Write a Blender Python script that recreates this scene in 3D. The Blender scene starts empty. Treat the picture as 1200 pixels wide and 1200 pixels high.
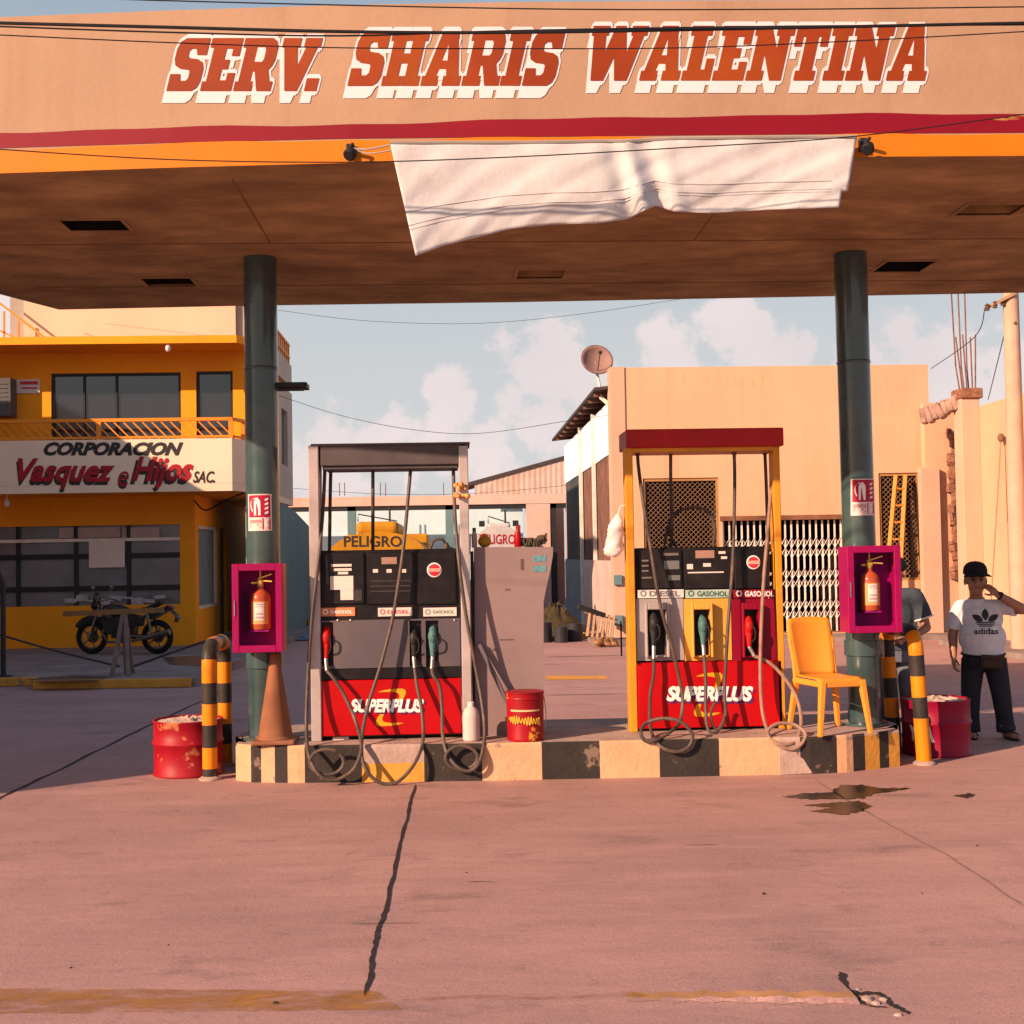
import bpy, bmesh, math, random
from mathutils import Vector, Matrix, Euler
from mathutils.bvhtree import BVHTree
random.seed(7)
sc = bpy.context.scene
COL = sc.collection
# ------------------------------------------------------------------ camera
CAMH = 1.76
cam_d = bpy.data.cameras.new('camera'); cam = bpy.data.objects.new('camera', cam_d); COL.objects.link(cam)
cam_d.sensor_width = 36; cam_d.lens = 45.0; cam_d.clip_start = .1; cam_d.clip_end = 3000
CR = Matrix.Rotation(-math.radians(2.516), 3, 'Z') @ Matrix.Rotation(math.pi/2 + math.radians(1.905), 3, 'X') @ Matrix.Rotation(-.017, 3, 'Z')
cam.matrix_world = Matrix.Translation((0, 0, CAMH)) @ CR.to_4x4()
sc.camera = cam
# ------------------------------------------------------------------ light
SUND = Vector((1.35, 1.0, -.72)).normalized()          # the way the sunlight travels
sun_d = bpy.data.lights.new('sun', 'SUN'); sun_d.energy = 5.0; sun_d.angle = math.radians(.5); sun_d.color = (1, .645, .43)
sun = bpy.data.objects.new('sun', sun_d); COL.objects.link(sun)
sun.rotation_euler = SUND.to_track_quat('-Z', 'Y').to_euler(); sun.location = (-20, -15, 12)
W = bpy.data.worlds.new('World'); sc.world = W; W.use_nodes = True
SKY_STRENGTH = .06
def build_sky():
    nt = W.node_tree; N = nt.nodes; L = nt.links; N.clear()
    out = N.new('ShaderNodeOutputWorld'); bg = N.new('ShaderNodeBackground'); bg.inputs[1].default_value = SKY_STRENGTH
    sky = N.new('ShaderNodeTexSky'); sky.sky_type = 'NISHITA'; sky.sun_disc = False
    sky.sun_elevation = math.asin(-SUND.z); sky.sun_rotation = math.atan2(-SUND.x, -SUND.y)
    sky.air_density = 1.0; sky.dust_density = 3.0; sky.ozone_density = 1.0
    # thin milky haze over the whole sky
    tc = N.new('ShaderNodeTexCoord')
    hz = N.new('ShaderNodeMix'); hz.data_type = 'RGBA'
    L.new(sky.outputs[0], hz.inputs[6])
    sx = N.new('ShaderNodeSeparateXYZ'); L.new(tc.outputs['Generated'], sx.inputs[0])
    he = N.new('ShaderNodeMapRange'); he.inputs[1].default_value = .0; he.inputs[2].default_value = .6; he.inputs[3].default_value = .92; he.inputs[4].default_value = .6; L.new(sx.outputs[2], he.inputs[0]); L.new(he.outputs[0], hz.inputs[0])
    hc = N.new('ShaderNodeValToRGB'); L.new(sx.outputs[2], hc.inputs[0]); hc.color_ramp.elements[0].position = .05; hc.color_ramp.elements[0].color = (7.0, 6.9, 7.0, 1)
    hc.color_ramp.elements[1].position = .62; hc.color_ramp.elements[1].color = (1.9, 3.4, 5.6, 1); e = hc.color_ramp.elements.new(.28); e.color = (5.6, 6.1, 6.35, 1)
    L.new(hc.outputs[0], hz.inputs[7])
    # cumulus: soft balls at fixed sky directions, ragged with noise
    nz = N.new('ShaderNodeTexNoise'); nz.inputs['Scale'].default_value = 24; nz.inputs['Detail'].default_value = 9; nz.inputs['Roughness'].default_value = .62
    L.new(tc.outputs['Generated'], nz.inputs[0])
    nz2 = N.new('ShaderNodeTexNoise'); nz2.inputs['Scale'].default_value = 6; nz2.inputs['Detail'].default_value = 5
    L.new(tc.outputs['Generated'], nz2.inputs[0])
    balls = []
    def ball(px, py, r):
        d = (CR @ Vector(((px-600)/1500, -(py-600)/1500, -1))).normalized()
        balls.append((d, r/1500))
    for b in [(625,430,48),(660,445,40),(590,470,45),(545,480,40),(700,470,46),(520,455,28),(640,500,60),(560,520,60),
              (835,400,52),(790,420,42),(890,420,50),(940,410,40),(770,395,24),(860,375,30),(1085,415,48),(1130,440,55),(1180,430,50),(1060,390,30),(1240,410,60),
              (1000,440,50),(440,520,60),(380,540,60),(1330,380,70),(240,420,70),(120,460,80),(-20,400,70)]: ball(*b)
    prev = None
    for d, r in balls:
        s = N.new('ShaderNodeVectorMath'); s.operation = 'DISTANCE'; s.inputs[1].default_value = d
        L.new(tc.outputs['Generated'], s.inputs[0])
        m = N.new('ShaderNodeMath'); m.operation = 'MULTIPLY_ADD'; m.inputs[1].default_value = -1/r; m.inputs[2].default_value = 1
        L.new(s.outputs['Value'], m.inputs[0])
        if prev is None: prev = m
        else:
            x = N.new('ShaderNodeMath'); x.operation = 'SMOOTH_MAX'; x.inputs[2].default_value = .25
            L.new(prev.outputs[0], x.inputs[0]); L.new(m.outputs[0], x.inputs[1]); prev = x
    ad = N.new('ShaderNodeMath'); ad.operation = 'MULTIPLY_ADD'; ad.inputs[1].default_value = 3.6; L.new(nz.outputs[0], ad.inputs[0])
    sb = N.new('ShaderNodeMath'); sb.operation = 'SUBTRACT'; sb.inputs[1].default_value = 1.78; L.new(prev.outputs[0], sb.inputs[0])
    L.new(sb.outputs[0], ad.inputs[2])
    mr = N.new('ShaderNodeMapRange'); mr.inputs[1].default_value = .0; mr.inputs[2].default_value = .5; mr.inputs[3].default_value = 0; mr.inputs[4].default_value = .8; mr.interpolation_type = 'SMOOTHSTEP'
    L.new(ad.outputs[0], mr.inputs[0])
    # pink and cream body of the clouds
    cr = N.new('ShaderNodeValToRGB'); cr.color_ramp.elements[0].position = .35; cr.color_ramp.elements[0].color = (7.8, 6.8, 6.85, 1)
    cr.color_ramp.elements[1].position = .7; cr.color_ramp.elements[1].color = (9.2, 7.8, 7.65, 1)
    L.new(nz2.outputs[0], cr.inputs[0])
    mx = N.new('ShaderNodeMix'); mx.data_type = 'RGBA'
    L.new(mr.outputs[0], mx.inputs[0]); L.new(hz.outputs[2], mx.inputs[6]); L.new(cr.outputs[0], mx.inputs[7])
    L.new(mx.outputs[2], bg.inputs[0]); L.new(bg.outputs[0], out.inputs[0])
build_sky()
vs = sc.view_settings; vs.view_transform = 'Standard'; vs.look = 'None'; vs.gamma = 1; vs.exposure = .8; vs.use_curve_mapping = False
sc.render.film_transparent = False
sc.cycles.use_denoising = True; sc.cycles.max_bounces = 8

# ------------------------------------------------------------------ measuring helpers (photo pixel + known depth -> metres)
def ray(x, y): return CR @ Vector(((x-600)/1500, -(y-600)/1500, -1))
def P(x, y, Y): d = ray(x, y); return Vector((0, 0, CAMH)) + d*(Y/d.y)
def G(x, y, z=0.0): d = ray(x, y); return Vector((0, 0, CAMH)) + d*((z-CAMH)/d.z)
def PX(x, y, X): d = ray(x, y); return Vector((0, 0, CAMH)) + d*(X/d.x)
def RC(x0, y0, x1, y1, Y):
    xm, ym = (x0+x1)/2, (y0+y1)/2
    return P(x0, ym, Y).x, P(x1, ym, Y).x, P(xm, y1, Y).z, P(xm, y0, Y).z
def lin(c): return tuple((v/12.92 if v <= .04045 else ((v+.055)/1.055)**2.4) for v in (c[0]/255, c[1]/255, c[2]/255))

# ------------------------------------------------------------------ materials
MATS = {}
def mat(name, col, rough=.6, metal=0, var=.18, scale=3.0, bump=.0, bscale=40, chip=None, chip_amt=.0, chip_scale=6, streak=None, spec=.22, coat=0, alpha=1, trans=0, emit=None, dirt=None, dirt_amt=.0, stretch=(1,1,1)):
    if name in MATS: return MATS[name]
    m = bpy.data.materials.new(name); m.use_nodes = True
    nt = m.node_tree; N = nt.nodes; L = nt.links; b = N['Principled BSDF']
    tc = N.new('ShaderNodeTexCoord'); mp = N.new('ShaderNodeMapping'); mp.inputs['Scale'].default_value = stretch
    L.new(tc.outputs['Object'], mp.inputs[0])
    def noise(s, det=6, ro=.6, vec=None):
        n = N.new('ShaderNodeTexNoise'); n.inputs['Scale'].default_value = s; n.inputs['Detail'].default_value = det; n.inputs['Roughness'].default_value = ro
        L.new((vec or mp).outputs[0], n.inputs[0]); return n
    def ramp(src, a, c):
        r = N.new('ShaderNodeMapRange'); r.inputs[1].default_value = a; r.inputs[2].default_value = c; L.new(src, r.inputs[0]); return r
    def mix(f, A, B):
        x = N.new('ShaderNodeMix'); x.data_type = 'RGBA'
        if isinstance(f, float): x.inputs[0].default_value = f
        else: L.new(f, x.inputs[0])
        for s, v in ((6, A), (7, B)):
            if isinstance(v, tuple): x.inputs[s].default_value = (*v[:3], 1)
            else: L.new(v, x.inputs[s])
        return x.outputs[2]
    n1 = noise(scale)
    r1 = ramp(n1.outputs[0], .3, .7)
    lo = tuple(v*(1-var) for v in col); hi = tuple(min(1, v*(1+var*.6)) for v in col)
    cur = mix(r1.outputs[0], lo, hi)
    if streak:
        mp2 = N.new('ShaderNodeMapping'); mp2.inputs['Scale'].default_value = streak[1]; L.new(tc.outputs['Object'], mp2.inputs[0])
        n3 = noise(1.0, 5, .65, mp2); r3 = ramp(n3.outputs[0], streak[3], streak[4])
        cur = mix(r3.outputs[0], cur, streak[0]) if streak[2] >= 1 else mix(_mul(N, L, r3.outputs[0], streak[2]), cur, streak[0])
    if dirt:
        n4 = noise(scale*.45, 8, .7); r4 = ramp(n4.outputs[0], .48, .72)
        cur = mix(_mul(N, L, r4.outputs[0], dirt_amt), cur, dirt)
    if chip:
        n2 = noise(chip_scale, 8, .65); r2 = ramp(n2.outputs[0], .66-chip_amt, .69-chip_amt)
        cur = mix(r2.outputs[0], cur, chip)
    L.new(cur, b.inputs['Base Color'])
    rr = N.new('ShaderNodeMapRange'); rr.inputs[3].default_value = max(0, rough-.1); rr.inputs[4].default_value = min(1, rough+.1); L.new(n1.outputs[0], rr.inputs[0]); L.new(rr.outputs[0], b.inputs['Roughness'])
    b.inputs['Metallic'].default_value = metal; b.inputs['Specular IOR Level'].default_value = spec
    b.inputs['Coat Weight'].default_value = coat; b.inputs['Alpha'].default_value = alpha; b.inputs['Transmission Weight'].default_value = trans
    if emit: b.inputs['Emission Color'].default_value = (*emit[0], 1); b.inputs['Emission Strength'].default_value = emit[1]
    if bump:
        nb = noise(bscale, 6, .6); bp = N.new('ShaderNodeBump'); bp.inputs['Strength'].default_value = bump; bp.inputs['Distance'].default_value = .02
        L.new(nb.outputs[0], bp.inputs['Height']); L.new(bp.outputs[0], b.inputs['Normal'])
    MATS[name] = m; return m
def _mul(N, L, s, k):
    m = N.new('ShaderNodeMath'); m.operation = 'MULTIPLY'; m.inputs[1].default_value = k; L.new(s, m.inputs[0]); return m.outputs[0]

# ------------------------------------------------------------------ mesh builder
class MB:
    def __init__(s): s.v = []; s.f = []; s.m = []; s.M = None
    def add(s, vs, fs, mi=0):
        o = len(s.v)
        s.v += [(s.M @ Vector(v)) if s.M else Vector(v) for v in vs]
        s.f += [tuple(i+o for i in f) for f in fs]; s.m += [mi]*len(fs); return s
    def poly(s, pts, mi=0): return s.add(pts, [tuple(range(len(pts)))], mi)
    def box(s, x0, x1, y0, y1, z0, z1, mi=0):
        x0, x1 = sorted((x0, x1)); y0, y1 = sorted((y0, y1)); z0, z1 = sorted((z0, z1))
        return s.add([(x0,y0,z0),(x1,y0,z0),(x1,y1,z0),(x0,y1,z0),(x0,y0,z1),(x1,y0,z1),(x1,y1,z1),(x0,y1,z1)],
                     [(0,3,2,1),(4,5,6,7),(0,1,5,4),(1,2,6,5),(2,3,7,6),(3,0,4,7)], mi)
    def rbox(s, r, Y0, Y1, mi=0):
        x0, x1, z0, z1 = RC(*r, Y0); return s.box(x0, x1, Y0, Y1, z0, z1, mi)
    def obox(s, c, size, rot, mi=0):
        a, b, d = (v/2 for v in size); R = rot.to_matrix() if hasattr(rot, 'to_matrix') else rot
        vs = [Vector(c) + R @ Vector((x*a, y*b, z*d)) for z in (-1, 1) for x, y in ((-1,-1),(1,-1),(1,1),(-1,1))]
        return s.add(vs, [(0,3,2,1),(4,5,6,7),(0,1,5,4),(1,2,6,5),(2,3,7,6),(3,0,4,7)], mi)
    def bar(s, p, q, w, h=None, mi=0, up=(0,0,1)):
        p, q = Vector(p), Vector(q); h = h or w; d = (q-p); L = d.length
        if L < 1e-6: return s
        z = d/L; u = Vector(up)
        if abs(z.dot(u)) > .98: u = Vector((0, 1, 0))
        x = z.cross(u).normalized(); y = x.cross(z)
        return s.obox((p+q)/2, (w, h, L), Matrix((x, y, z)).transposed(), mi)
    def tube(s, pts, r, seg=8, mi=0, caps=True, closed=False):
        pts = [Vector(p) for p in pts]; n = len(pts); rs = r if isinstance(r, (list, tuple)) else [r]*n
        T = []
        for i in range(n):
            if closed: a, b = pts[i-1], pts[(i+1) % n]
            else: a, b = pts[max(0, i-1)], pts[min(n-1, i+1)]
            t = b-a; T.append(t.normalized() if t.length > 1e-9 else Vector((0,0,1)))
        u = T[0].orthogonal().normalized(); rings = []; vs = []
        for i in range(n):
            u = (u - T[i]*u.dot(T[i]));
            u = u.normalized() if u.length > 1e-6 else T[i].orthogonal().normalized()
            w = T[i].cross(u)
            for k in range(seg):
                a = 2*math.pi*k/seg; vs.append(pts[i] + (u*math.cos(a) + w*math.sin(a))*rs[i])
        fs = []
        for i in range(n if closed else n-1):
            j = (i+1) % n
            for k in range(seg):
                l = (k+1) % seg; fs.append((i*seg+k, i*seg+l, j*seg+l, j*seg+k))
        if caps and not closed: fs.append(tuple(range(seg))[::-1]); fs.append(tuple((n-1)*seg+k for k in range(seg)))
        return s.add(vs, fs, mi)
    def cyl(s, p, q, r0, r1=None, seg=20, mi=0): return s.tube([p, q], [r0, r0 if r1 is None else r1], seg, mi)
    def lathe(s, c, prof, seg=24, mi=0, axis=None, caps=True):
        c = Vector(c); R = Matrix.Identity(3)
        if axis is not None: R = Vector(axis).to_track_quat('Z', 'Y').to_matrix()
        vs = [c + R @ Vector((r*math.cos(2*math.pi*k/seg), r*math.sin(2*math.pi*k/seg), z)) for r, z in prof for k in range(seg)]
        fs = []
        for i in range(len(prof)-1):
            for k in range(seg):
                l = (k+1) % seg; fs.append((i*seg+k, i*seg+l, (i+1)*seg+l, (i+1)*seg+k))
        if caps: fs.append(tuple(range(seg))[::-1]); fs.append(tuple((len(prof)-1)*seg+k for k in range(seg)))
        return s.add(vs, fs, mi)
    def prism(s, pts, vec, mi=0, side_mi=None):
        n = len(pts); a = [Vector(p) for p in pts]; b = [p+Vector(vec) for p in a]
        s.add(a+b, [tuple(range(n))[::-1], tuple(range(n, 2*n))], mi)
        return s.add(a+b, [(i, (i+1) % n, n+(i+1) % n, n+i) for i in range(n)], mi if side_mi is None else side_mi)
    def ell(s, c, r, seg=16, rings=10, mi=0, rot=None):
        c = Vector(c); r = (r, r, r) if isinstance(r, (int, float)) else r; R = rot.to_matrix() if rot else Matrix.Identity(3)
        vs = []
        for i in range(1, rings):
            a = math.pi*i/rings
            for k in range(seg):
                b = 2*math.pi*k/seg; vs.append(c + R @ Vector((r[0]*math.sin(a)*math.cos(b), r[1]*math.sin(a)*math.sin(b), r[2]*math.cos(a))))
        t = len(vs); vs += [c + R @ Vector((0,0,r[2])), c - R @ Vector((0,0,r[2]))]
        fs = [(i*seg+k, (i+1)*seg+k, (i+1)*seg+(k+1) % seg, i*seg+(k+1) % seg) for i in range(rings-2) for k in range(seg)]
        fs += [(t, k, (k+1) % seg) for k in range(seg)] + [(t+1, (rings-2)*seg+(k+1) % seg, (rings-2)*seg+k) for k in range(seg)]
        return s.add(vs, fs, mi)
    def capsule(s, p, q, r0, r1, seg=12, mi=0):
        p, q = Vector(p), Vector(q); d = (q-p).normalized(); pts = []; rs = []
        for a in (-80, -55, -25): pts.append(p + d*r0*math.sin(math.radians(a))); rs.append(r0*math.cos(math.radians(a)))
        pts.append(p); rs.append(r0); pts.append(q); rs.append(r1)
        for a in (25, 55, 80): pts.append(q + d*r1*math.sin(math.radians(a))); rs.append(r1*math.cos(math.radians(a)))
        return s.tube(pts, rs, seg, mi)
    def torus(s, c, axis, R, r, seg=28, ts=8, mi=0):
        c = Vector(c); A = Vector(axis).normalized(); u = A.orthogonal().normalized(); w = A.cross(u)
        return s.tube([c + (u*math.cos(2*math.pi*k/seg) + w*math.sin(2*math.pi*k/seg))*R for k in range(seg)], r, ts, mi, closed=True)
    def text(s, string, O, U, V, shear=0, bold=0, mi=0, fn=None, space=1.0):
        vs, fs = text2d(string, shear, bold, space)
        O, U, V = Vector(O), Vector(U), Vector(V)
        return s.add([O + U*a + V*b for a, b in vs], fs, mi)
    def build(s, name, m, parent=None, smooth=False, angle=40, bevel=0, seg=1, recalc=True, mods=None, origin=None):
        me = bpy.data.meshes.new(name)
        if parent is not None: off = wloc(parent)
        elif origin is not None: off = Vector(origin)
        else:
            xs = [v.x for v in s.v]; ys = [v.y for v in s.v]; off = Vector(((min(xs)+max(xs))/2, (min(ys)+max(ys))/2, min(v.z for v in s.v)))
        me.from_pydata([v-off for v in s.v], [], s.f)
        for x in (m if isinstance(m, (list, tuple)) else [m]): me.materials.append(x)
        me.polygons.foreach_set('material_index', s.m)
        if recalc:
            bm = bmesh.new(); bm.from_mesh(me); bmesh.ops.recalc_face_normals(bm, faces=bm.faces); bm.to_mesh(me); bm.free()
        if smooth:
            me.polygons.foreach_set('use_smooth', [True]*len(me.polygons)); me.set_sharp_from_angle(angle=math.radians(angle))
        me.update()
        o = bpy.data.objects.new(name, me); COL.objects.link(o)
        if parent is not None: o.parent = parent
        else: o.location = off
        if bevel:
            b = o.modifiers.new('bevel', 'BEVEL'); b.width = bevel; b.segments = seg; b.limit_method = 'ANGLE'; b.angle_limit = math.radians(35); b.harden_normals = False
        return o
def wloc(o):
    l = Vector(o.location)
    while o.parent: o = o.parent; l += Vector(o.location)
    return l
_tc = {}
def text2d(string, shear, bold, space):
    k = (string, shear, bold, space)
    if k in _tc: return _tc[k]
    cu = bpy.data.curves.new('t', 'FONT'); cu.body = string; cu.size = 1; cu.shear = shear; cu.offset = bold; cu.space_character = space; cu.resolution_u = 3
    o = bpy.data.objects.new('t', cu); COL.objects.link(o)
    dg = bpy.context.evaluated_depsgraph_get(); me = bpy.data.meshes.new_from_object(o.evaluated_get(dg))
    xs = [v.co.x for v in me.vertices]; ys = [v.co.y for v in me.vertices]; x0, x1, y0, y1 = min(xs), max(xs), min(ys), max(ys)
    r = ([((v.co.x-x0)/(x1-x0), (v.co.y-y0)/(y1-y0)) for v in me.vertices], [tuple(p.vertices) for p in me.polygons])
    bpy.data.objects.remove(o); bpy.data.curves.remove(cu); bpy.data.meshes.remove(me)
    _tc[k] = r; return r
def ptext(mb, string, x0, y0, x1, y1, Y, shear=0, bold=.0, mi=0, space=1.0, tilt=0):
    """writing that fills the photo box x0,y0-x1,y1 on the upright plane at depth Y"""
    O = P(x0, y1, Y); U = P(x1, y1-tilt, Y)-O; V = P(x0, y0, Y)-O; V = Vector((0, 0, V.length))
    return mb.text(string, O, U, V, shear, bold, mi, space=space)
def bake(o):
    dg = bpy.context.evaluated_depsgraph_get(); me = bpy.data.meshes.new_from_object(o.evaluated_get(dg)); o.modifiers.clear(); old = o.data; o.data = me; bpy.data.meshes.remove(old); return o
def tag(o, label=None, cat=None, group=None, kind=None):
    if label: o['label'] = label
    if cat: o['category'] = cat
    if group: o['group'] = group
    if kind: o['kind'] = kind
    return o
def thing(name, label, cat, loc, group=None):
    o = bpy.data.objects.new(name, None); COL.objects.link(o); o.location = loc; o.empty_display_size = .2
    return tag(o, label, cat, group)
def smooth_path(pts, n=6):
    pts = [Vector(p) for p in pts]; out = []
    for i in range(len(pts)-1):
        p0 = pts[max(0, i-1)]; p1 = pts[i]; p2 = pts[i+1]; p3 = pts[min(len(pts)-1, i+2)]
        for k in range(n):
            t = k/n; out.append(.5*((2*p1) + (p2-p0)*t + (2*p0-5*p1+4*p2-p3)*t*t + (3*p1-p0-3*p2+p3)*t**3))
    out.append(pts[-1]); return out
def grid_wall(mb, a0, a1, z0, z1, holes, place, depth, mi=0, rmi=0):
    """upright wall sheet with openings; place(a, z, d) gives the point, d = distance into the wall"""
    A = sorted({a0, a1, *[h[0] for h in holes], *[h[1] for h in holes]}); Z = sorted({z0, z1, *[h[2] for h in holes], *[h[3] for h in holes]})
    for i in range(len(A)-1):
        for j in range(len(Z)-1):
            ca, cz = (A[i]+A[i+1])/2, (Z[j]+Z[j+1])/2
            if any(h[0] < ca < h[1] and h[2] < cz < h[3] for h in holes): continue
            mb.poly([place(A[i], Z[j], 0), place(A[i+1], Z[j], 0), place(A[i+1], Z[j+1], 0), place(A[i], Z[j+1], 0)], mi)
    for hi, h in enumerate(holes):
        c = [(h[0], h[2]), (h[1], h[2]), (h[1], h[3]), (h[0], h[3])]
        for k in range(4):
            p, q = c[k], c[(k+1) % 4]
            mb.poly([place(*p, 0), place(*q, 0), place(*q, depth), place(*p, depth)], rmi[hi] if isinstance(rmi, (list, tuple)) else rmi)
    return mb
# ------------------------------------------------------------------ palette
M = {}
M['concrete'] = None
def ground_mat():
    m = bpy.data.materials.new('forecourt_concrete'); m.use_nodes = True; nt = m.node_tree; N = nt.nodes; L = nt.links; b = N['Principled BSDF']
    tc = N.new('ShaderNodeTexCoord')
    def noise(s, st=(1,1,1), det=8, ro=.62, off=(0,0,0)):
        mp = N.new('ShaderNodeMapping'); mp.inputs['Scale'].default_value = st; mp.inputs['Location'].default_value = off; L.new(tc.outputs['Object'], mp.inputs[0])
        n = N.new('ShaderNodeTexNoise'); n.inputs['Scale'].default_value = s; n.inputs['Detail'].default_value = det; n.inputs['Roughness'].default_value = ro; L.new(mp.outputs[0], n.inputs[0]); return n.outputs[0]
    def ramp(s, a, c, lo=0, hi=1):
        r = N.new('ShaderNodeMapRange'); r.inputs[1].default_value = a; r.inputs[2].default_value = c; r.inputs[3].default_value = lo; r.inputs[4].default_value = hi; L.new(s, r.inputs[0]); return r.outputs[0]
    def mix(f, A, B):
        x = N.new('ShaderNodeMix'); x.data_type = 'RGBA'; L.new(f, x.inputs[0])
        for s, v in ((6, A), (7, B)):
            if isinstance(v, tuple): x.inputs[s].default_value = (*v, 1)
            else: L.new(v, x.inputs[s])
        return x.outputs[2]
    c = mix(ramp(noise(.5), .3, .7), (.325, .19, .174), (.475, .268, .242))
    c = mix(ramp(noise(2.2, (.35, 1.6, 1)), .5, .75, 0, .45), c, (.255, .15, .14))          # tyre-polished bands
    c = mix(ramp(noise(1.1, (.5, 2.2, 1), off=(7,3,0)), .52, .68, 0, .65), c, (.50, .285, .26))
    c = mix(ramp(noise(.9, (1, 1.8, 1), 10, .72, (11,5,0)), .56, .66, 0, .6), c, (.16, .10, .10))   # oil and soot
    c = mix(ramp(noise(14, (1, 1, 1), 5, .75), .58, .72, 0, .6), c, (.2, .12, .12))         # pitting
    c = mix(ramp(noise(60, (1, 1, 1), 4, .8), .45, .7, 0, .3), c, (.26, .16, .155))
    c = mix(ramp(noise(1.6, (1.2, .25, 1), 7, .6, (3,9,0)), .58, .74, 0, .35), c, (.21, .125, .12))   # tyre marks running in
    c = mix(ramp(noise(120, (1, 1, 1), 3, .6), .54, .64, 0, .6), c, (.17, .11, .105))       # dark aggregate
    c = mix(ramp(noise(100, (1, 1, 1), 3, .6, (5,1,0)), .56, .66, 0, .5), c, (.56, .36, .33))   # pale aggregate
    c = mix(ramp(noise(5, (1, 1, 1), 10, .78, (2,2,0)), .58, .66, 0, .55), c, (.20, .125, .115))   # drips
    L.new(c, b.inputs['Base Color']); b.inputs['Roughness'].default_value = .8; b.inputs['Specular IOR Level'].default_value = .3
    n1 = noise(38, (1,1,1), 8, .75); n2 = noise(3, (.5,1.5,1), 5)
    ad = N.new('ShaderNodeMath'); ad.operation = 'MULTIPLY_ADD'; ad.inputs[1].default_value = 3.0; L.new(n2, ad.inputs[0]); L.new(n1, ad.inputs[2])
    bp = N.new('ShaderNodeBump'); bp.inputs['Strength'].default_value = .32; bp.inputs['Distance'].default_value = .014; L.new(ad.outputs[0], bp.inputs['Height']); L.new(bp.outputs[0], b.inputs['Normal'])
    return m
M['ground'] = ground_mat()
DIRT = (.10, .065, .045)
M['fascia'] = mat('fascia_salmon_paint', (.39, .252, .168), .75, var=.10, scale=.8, bump=.12, bscale=25, streak=((.31, .185, .115), (3.5, 3.5, .30), .6, .52, .75), dirt=(.23,.135,.085), dirt_amt=.55)
M['fascia_red'] = mat('fascia_red_paint', (.20, .002, .014), .6, var=.15, scale=2, chip=(.38,.16,.05), chip_amt=-.005, chip_scale=3.2, stretch=(.35,1,1.6))
M['fascia_orange'] = mat('fascia_orange_paint', (.58, .175, .004), .6, var=.12, scale=2, dirt=(.45,.15,.02), dirt_amt=.35)
M['soffit'] = mat('soffit_concrete', (.42, .275, .125), .9, var=.45, scale=1.7, bump=.4, bscale=14, streak=((.19,.105,.05), (.9, 2.0, 1), .7, .45, .68), stretch=(.8,1.3,1), dirt=(.14,.075,.04), dirt_amt=.7)
M['soffit_line'] = mat('board_seam', (.20, .12, .06), .9)
M['letter_red'] = mat('sign_letter_red', (.25, .036, .005), .6, var=.2, scale=1.6, dirt=(.30,.08,.004), dirt_amt=.85)
M['letter_white'] = mat('sign_letter_white', (.66, .615, .65), .6, var=.06)
M['dark_void'] = mat('dark_recess', (.012, .01, .01), .9)
M['lamp_glass'] = mat('recess_lamp_glass', (.3,.28,.25), .3)
M['cable'] = mat('cable_black', (.012, .012, .014), .6)
M['cloth'] = mat('banner_cloth', (.51, .52, .545), .85, var=.08, scale=2, bump=.3, bscale=11, dirt=(.34,.29,.25), dirt_amt=.45)
M['cloth_seam'] = mat('banner_seam', (.47,.47,.49), .85)
M['col_green'] = mat('column_green_paint', (.034, .072, .076), .24, var=.3, scale=3, spec=.5, coat=.4, dirt=(.12,.14,.125), dirt_amt=.35, bump=.05, bscale=12)
M['kerb_white'] = mat('kerb_cream_paint', (.62, .35, .205), .8, var=.15, scale=4, bump=.4, bscale=22, chip=(.3,.2,.16), chip_amt=.03, chip_scale=5, dirt=(.5,.3,.16), dirt_amt=.4)
M['kerb_black'] = mat('kerb_black_paint', (.035, .028, .026), .75, var=.3, scale=4, bump=.4, bscale=22, chip=(.2,.14,.11), chip_amt=.045, chip_scale=4)
M['kerb_yellow'] = mat('kerb_yellow_paint', (.62, .29, .05), .75, var=.2, scale=4, bump=.3, bscale=22, chip=(.28,.17,.13), chip_amt=.05, chip_scale=5)
M['kerb_bare'] = mat('kerb_bare_concrete', (.40, .29, .25), .9, var=.25, scale=4, bump=.5, bscale=20)
M['oil'] = mat('oil_wet', (.03, .02, .012), .3, var=.4, scale=5, dirt=(.16,.085,.015), dirt_amt=.4)
M['joint'] = mat('joint_tar', (.035, .028, .028), .85, var=.4, scale=20)
M['joint_pale'] = mat('joint_pale', (.25, .16, .14), .9, var=.3, scale=20)
def worn_paint(name, col, lo, hi, amax):
    m = mat(name, col, .8, var=.3, scale=3); nt = m.node_tree; N = nt.nodes; L = nt.links
    tc = N.new('ShaderNodeTexCoord'); mp = N.new('ShaderNodeMapping'); mp.inputs['Scale'].default_value = (.8, 2.6, 1); L.new(tc.outputs['Object'], mp.inputs[0])
    n = N.new('ShaderNodeTexNoise'); n.inputs['Scale'].default_value = 4; n.inputs['Detail'].default_value = 10; n.inputs['Roughness'].default_value = .72; L.new(mp.outputs[0], n.inputs[0])
    r = N.new('ShaderNodeMapRange'); r.inputs[1].default_value = lo; r.inputs[2].default_value = hi; r.inputs[4].default_value = amax; L.new(n.outputs[0], r.inputs[0]); L.new(r.outputs[0], N['Principled BSDF'].inputs['Alpha']); return m
M['line_yellow'] = worn_paint('worn_yellow_line', (.38, .175, .04), .38, .62, .8)
M['line_faint'] = worn_paint('faint_yellow_line', (.30, .15, .05), .46, .66, .5)
M['orange_wall'] = mat('orange_wall_paint', (.85, .32, .012), .75, var=.10, scale=.9, bump=.1, bscale=20, dirt=(.45,.17,.03), dirt_amt=.35)
M['cream_wall'] = mat('cream_wall_paint', (.80, .62, .47), .8, var=.10, scale=.8, bump=.1, bscale=20, dirt=(.5,.36,.24), dirt_amt=.4)
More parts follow.
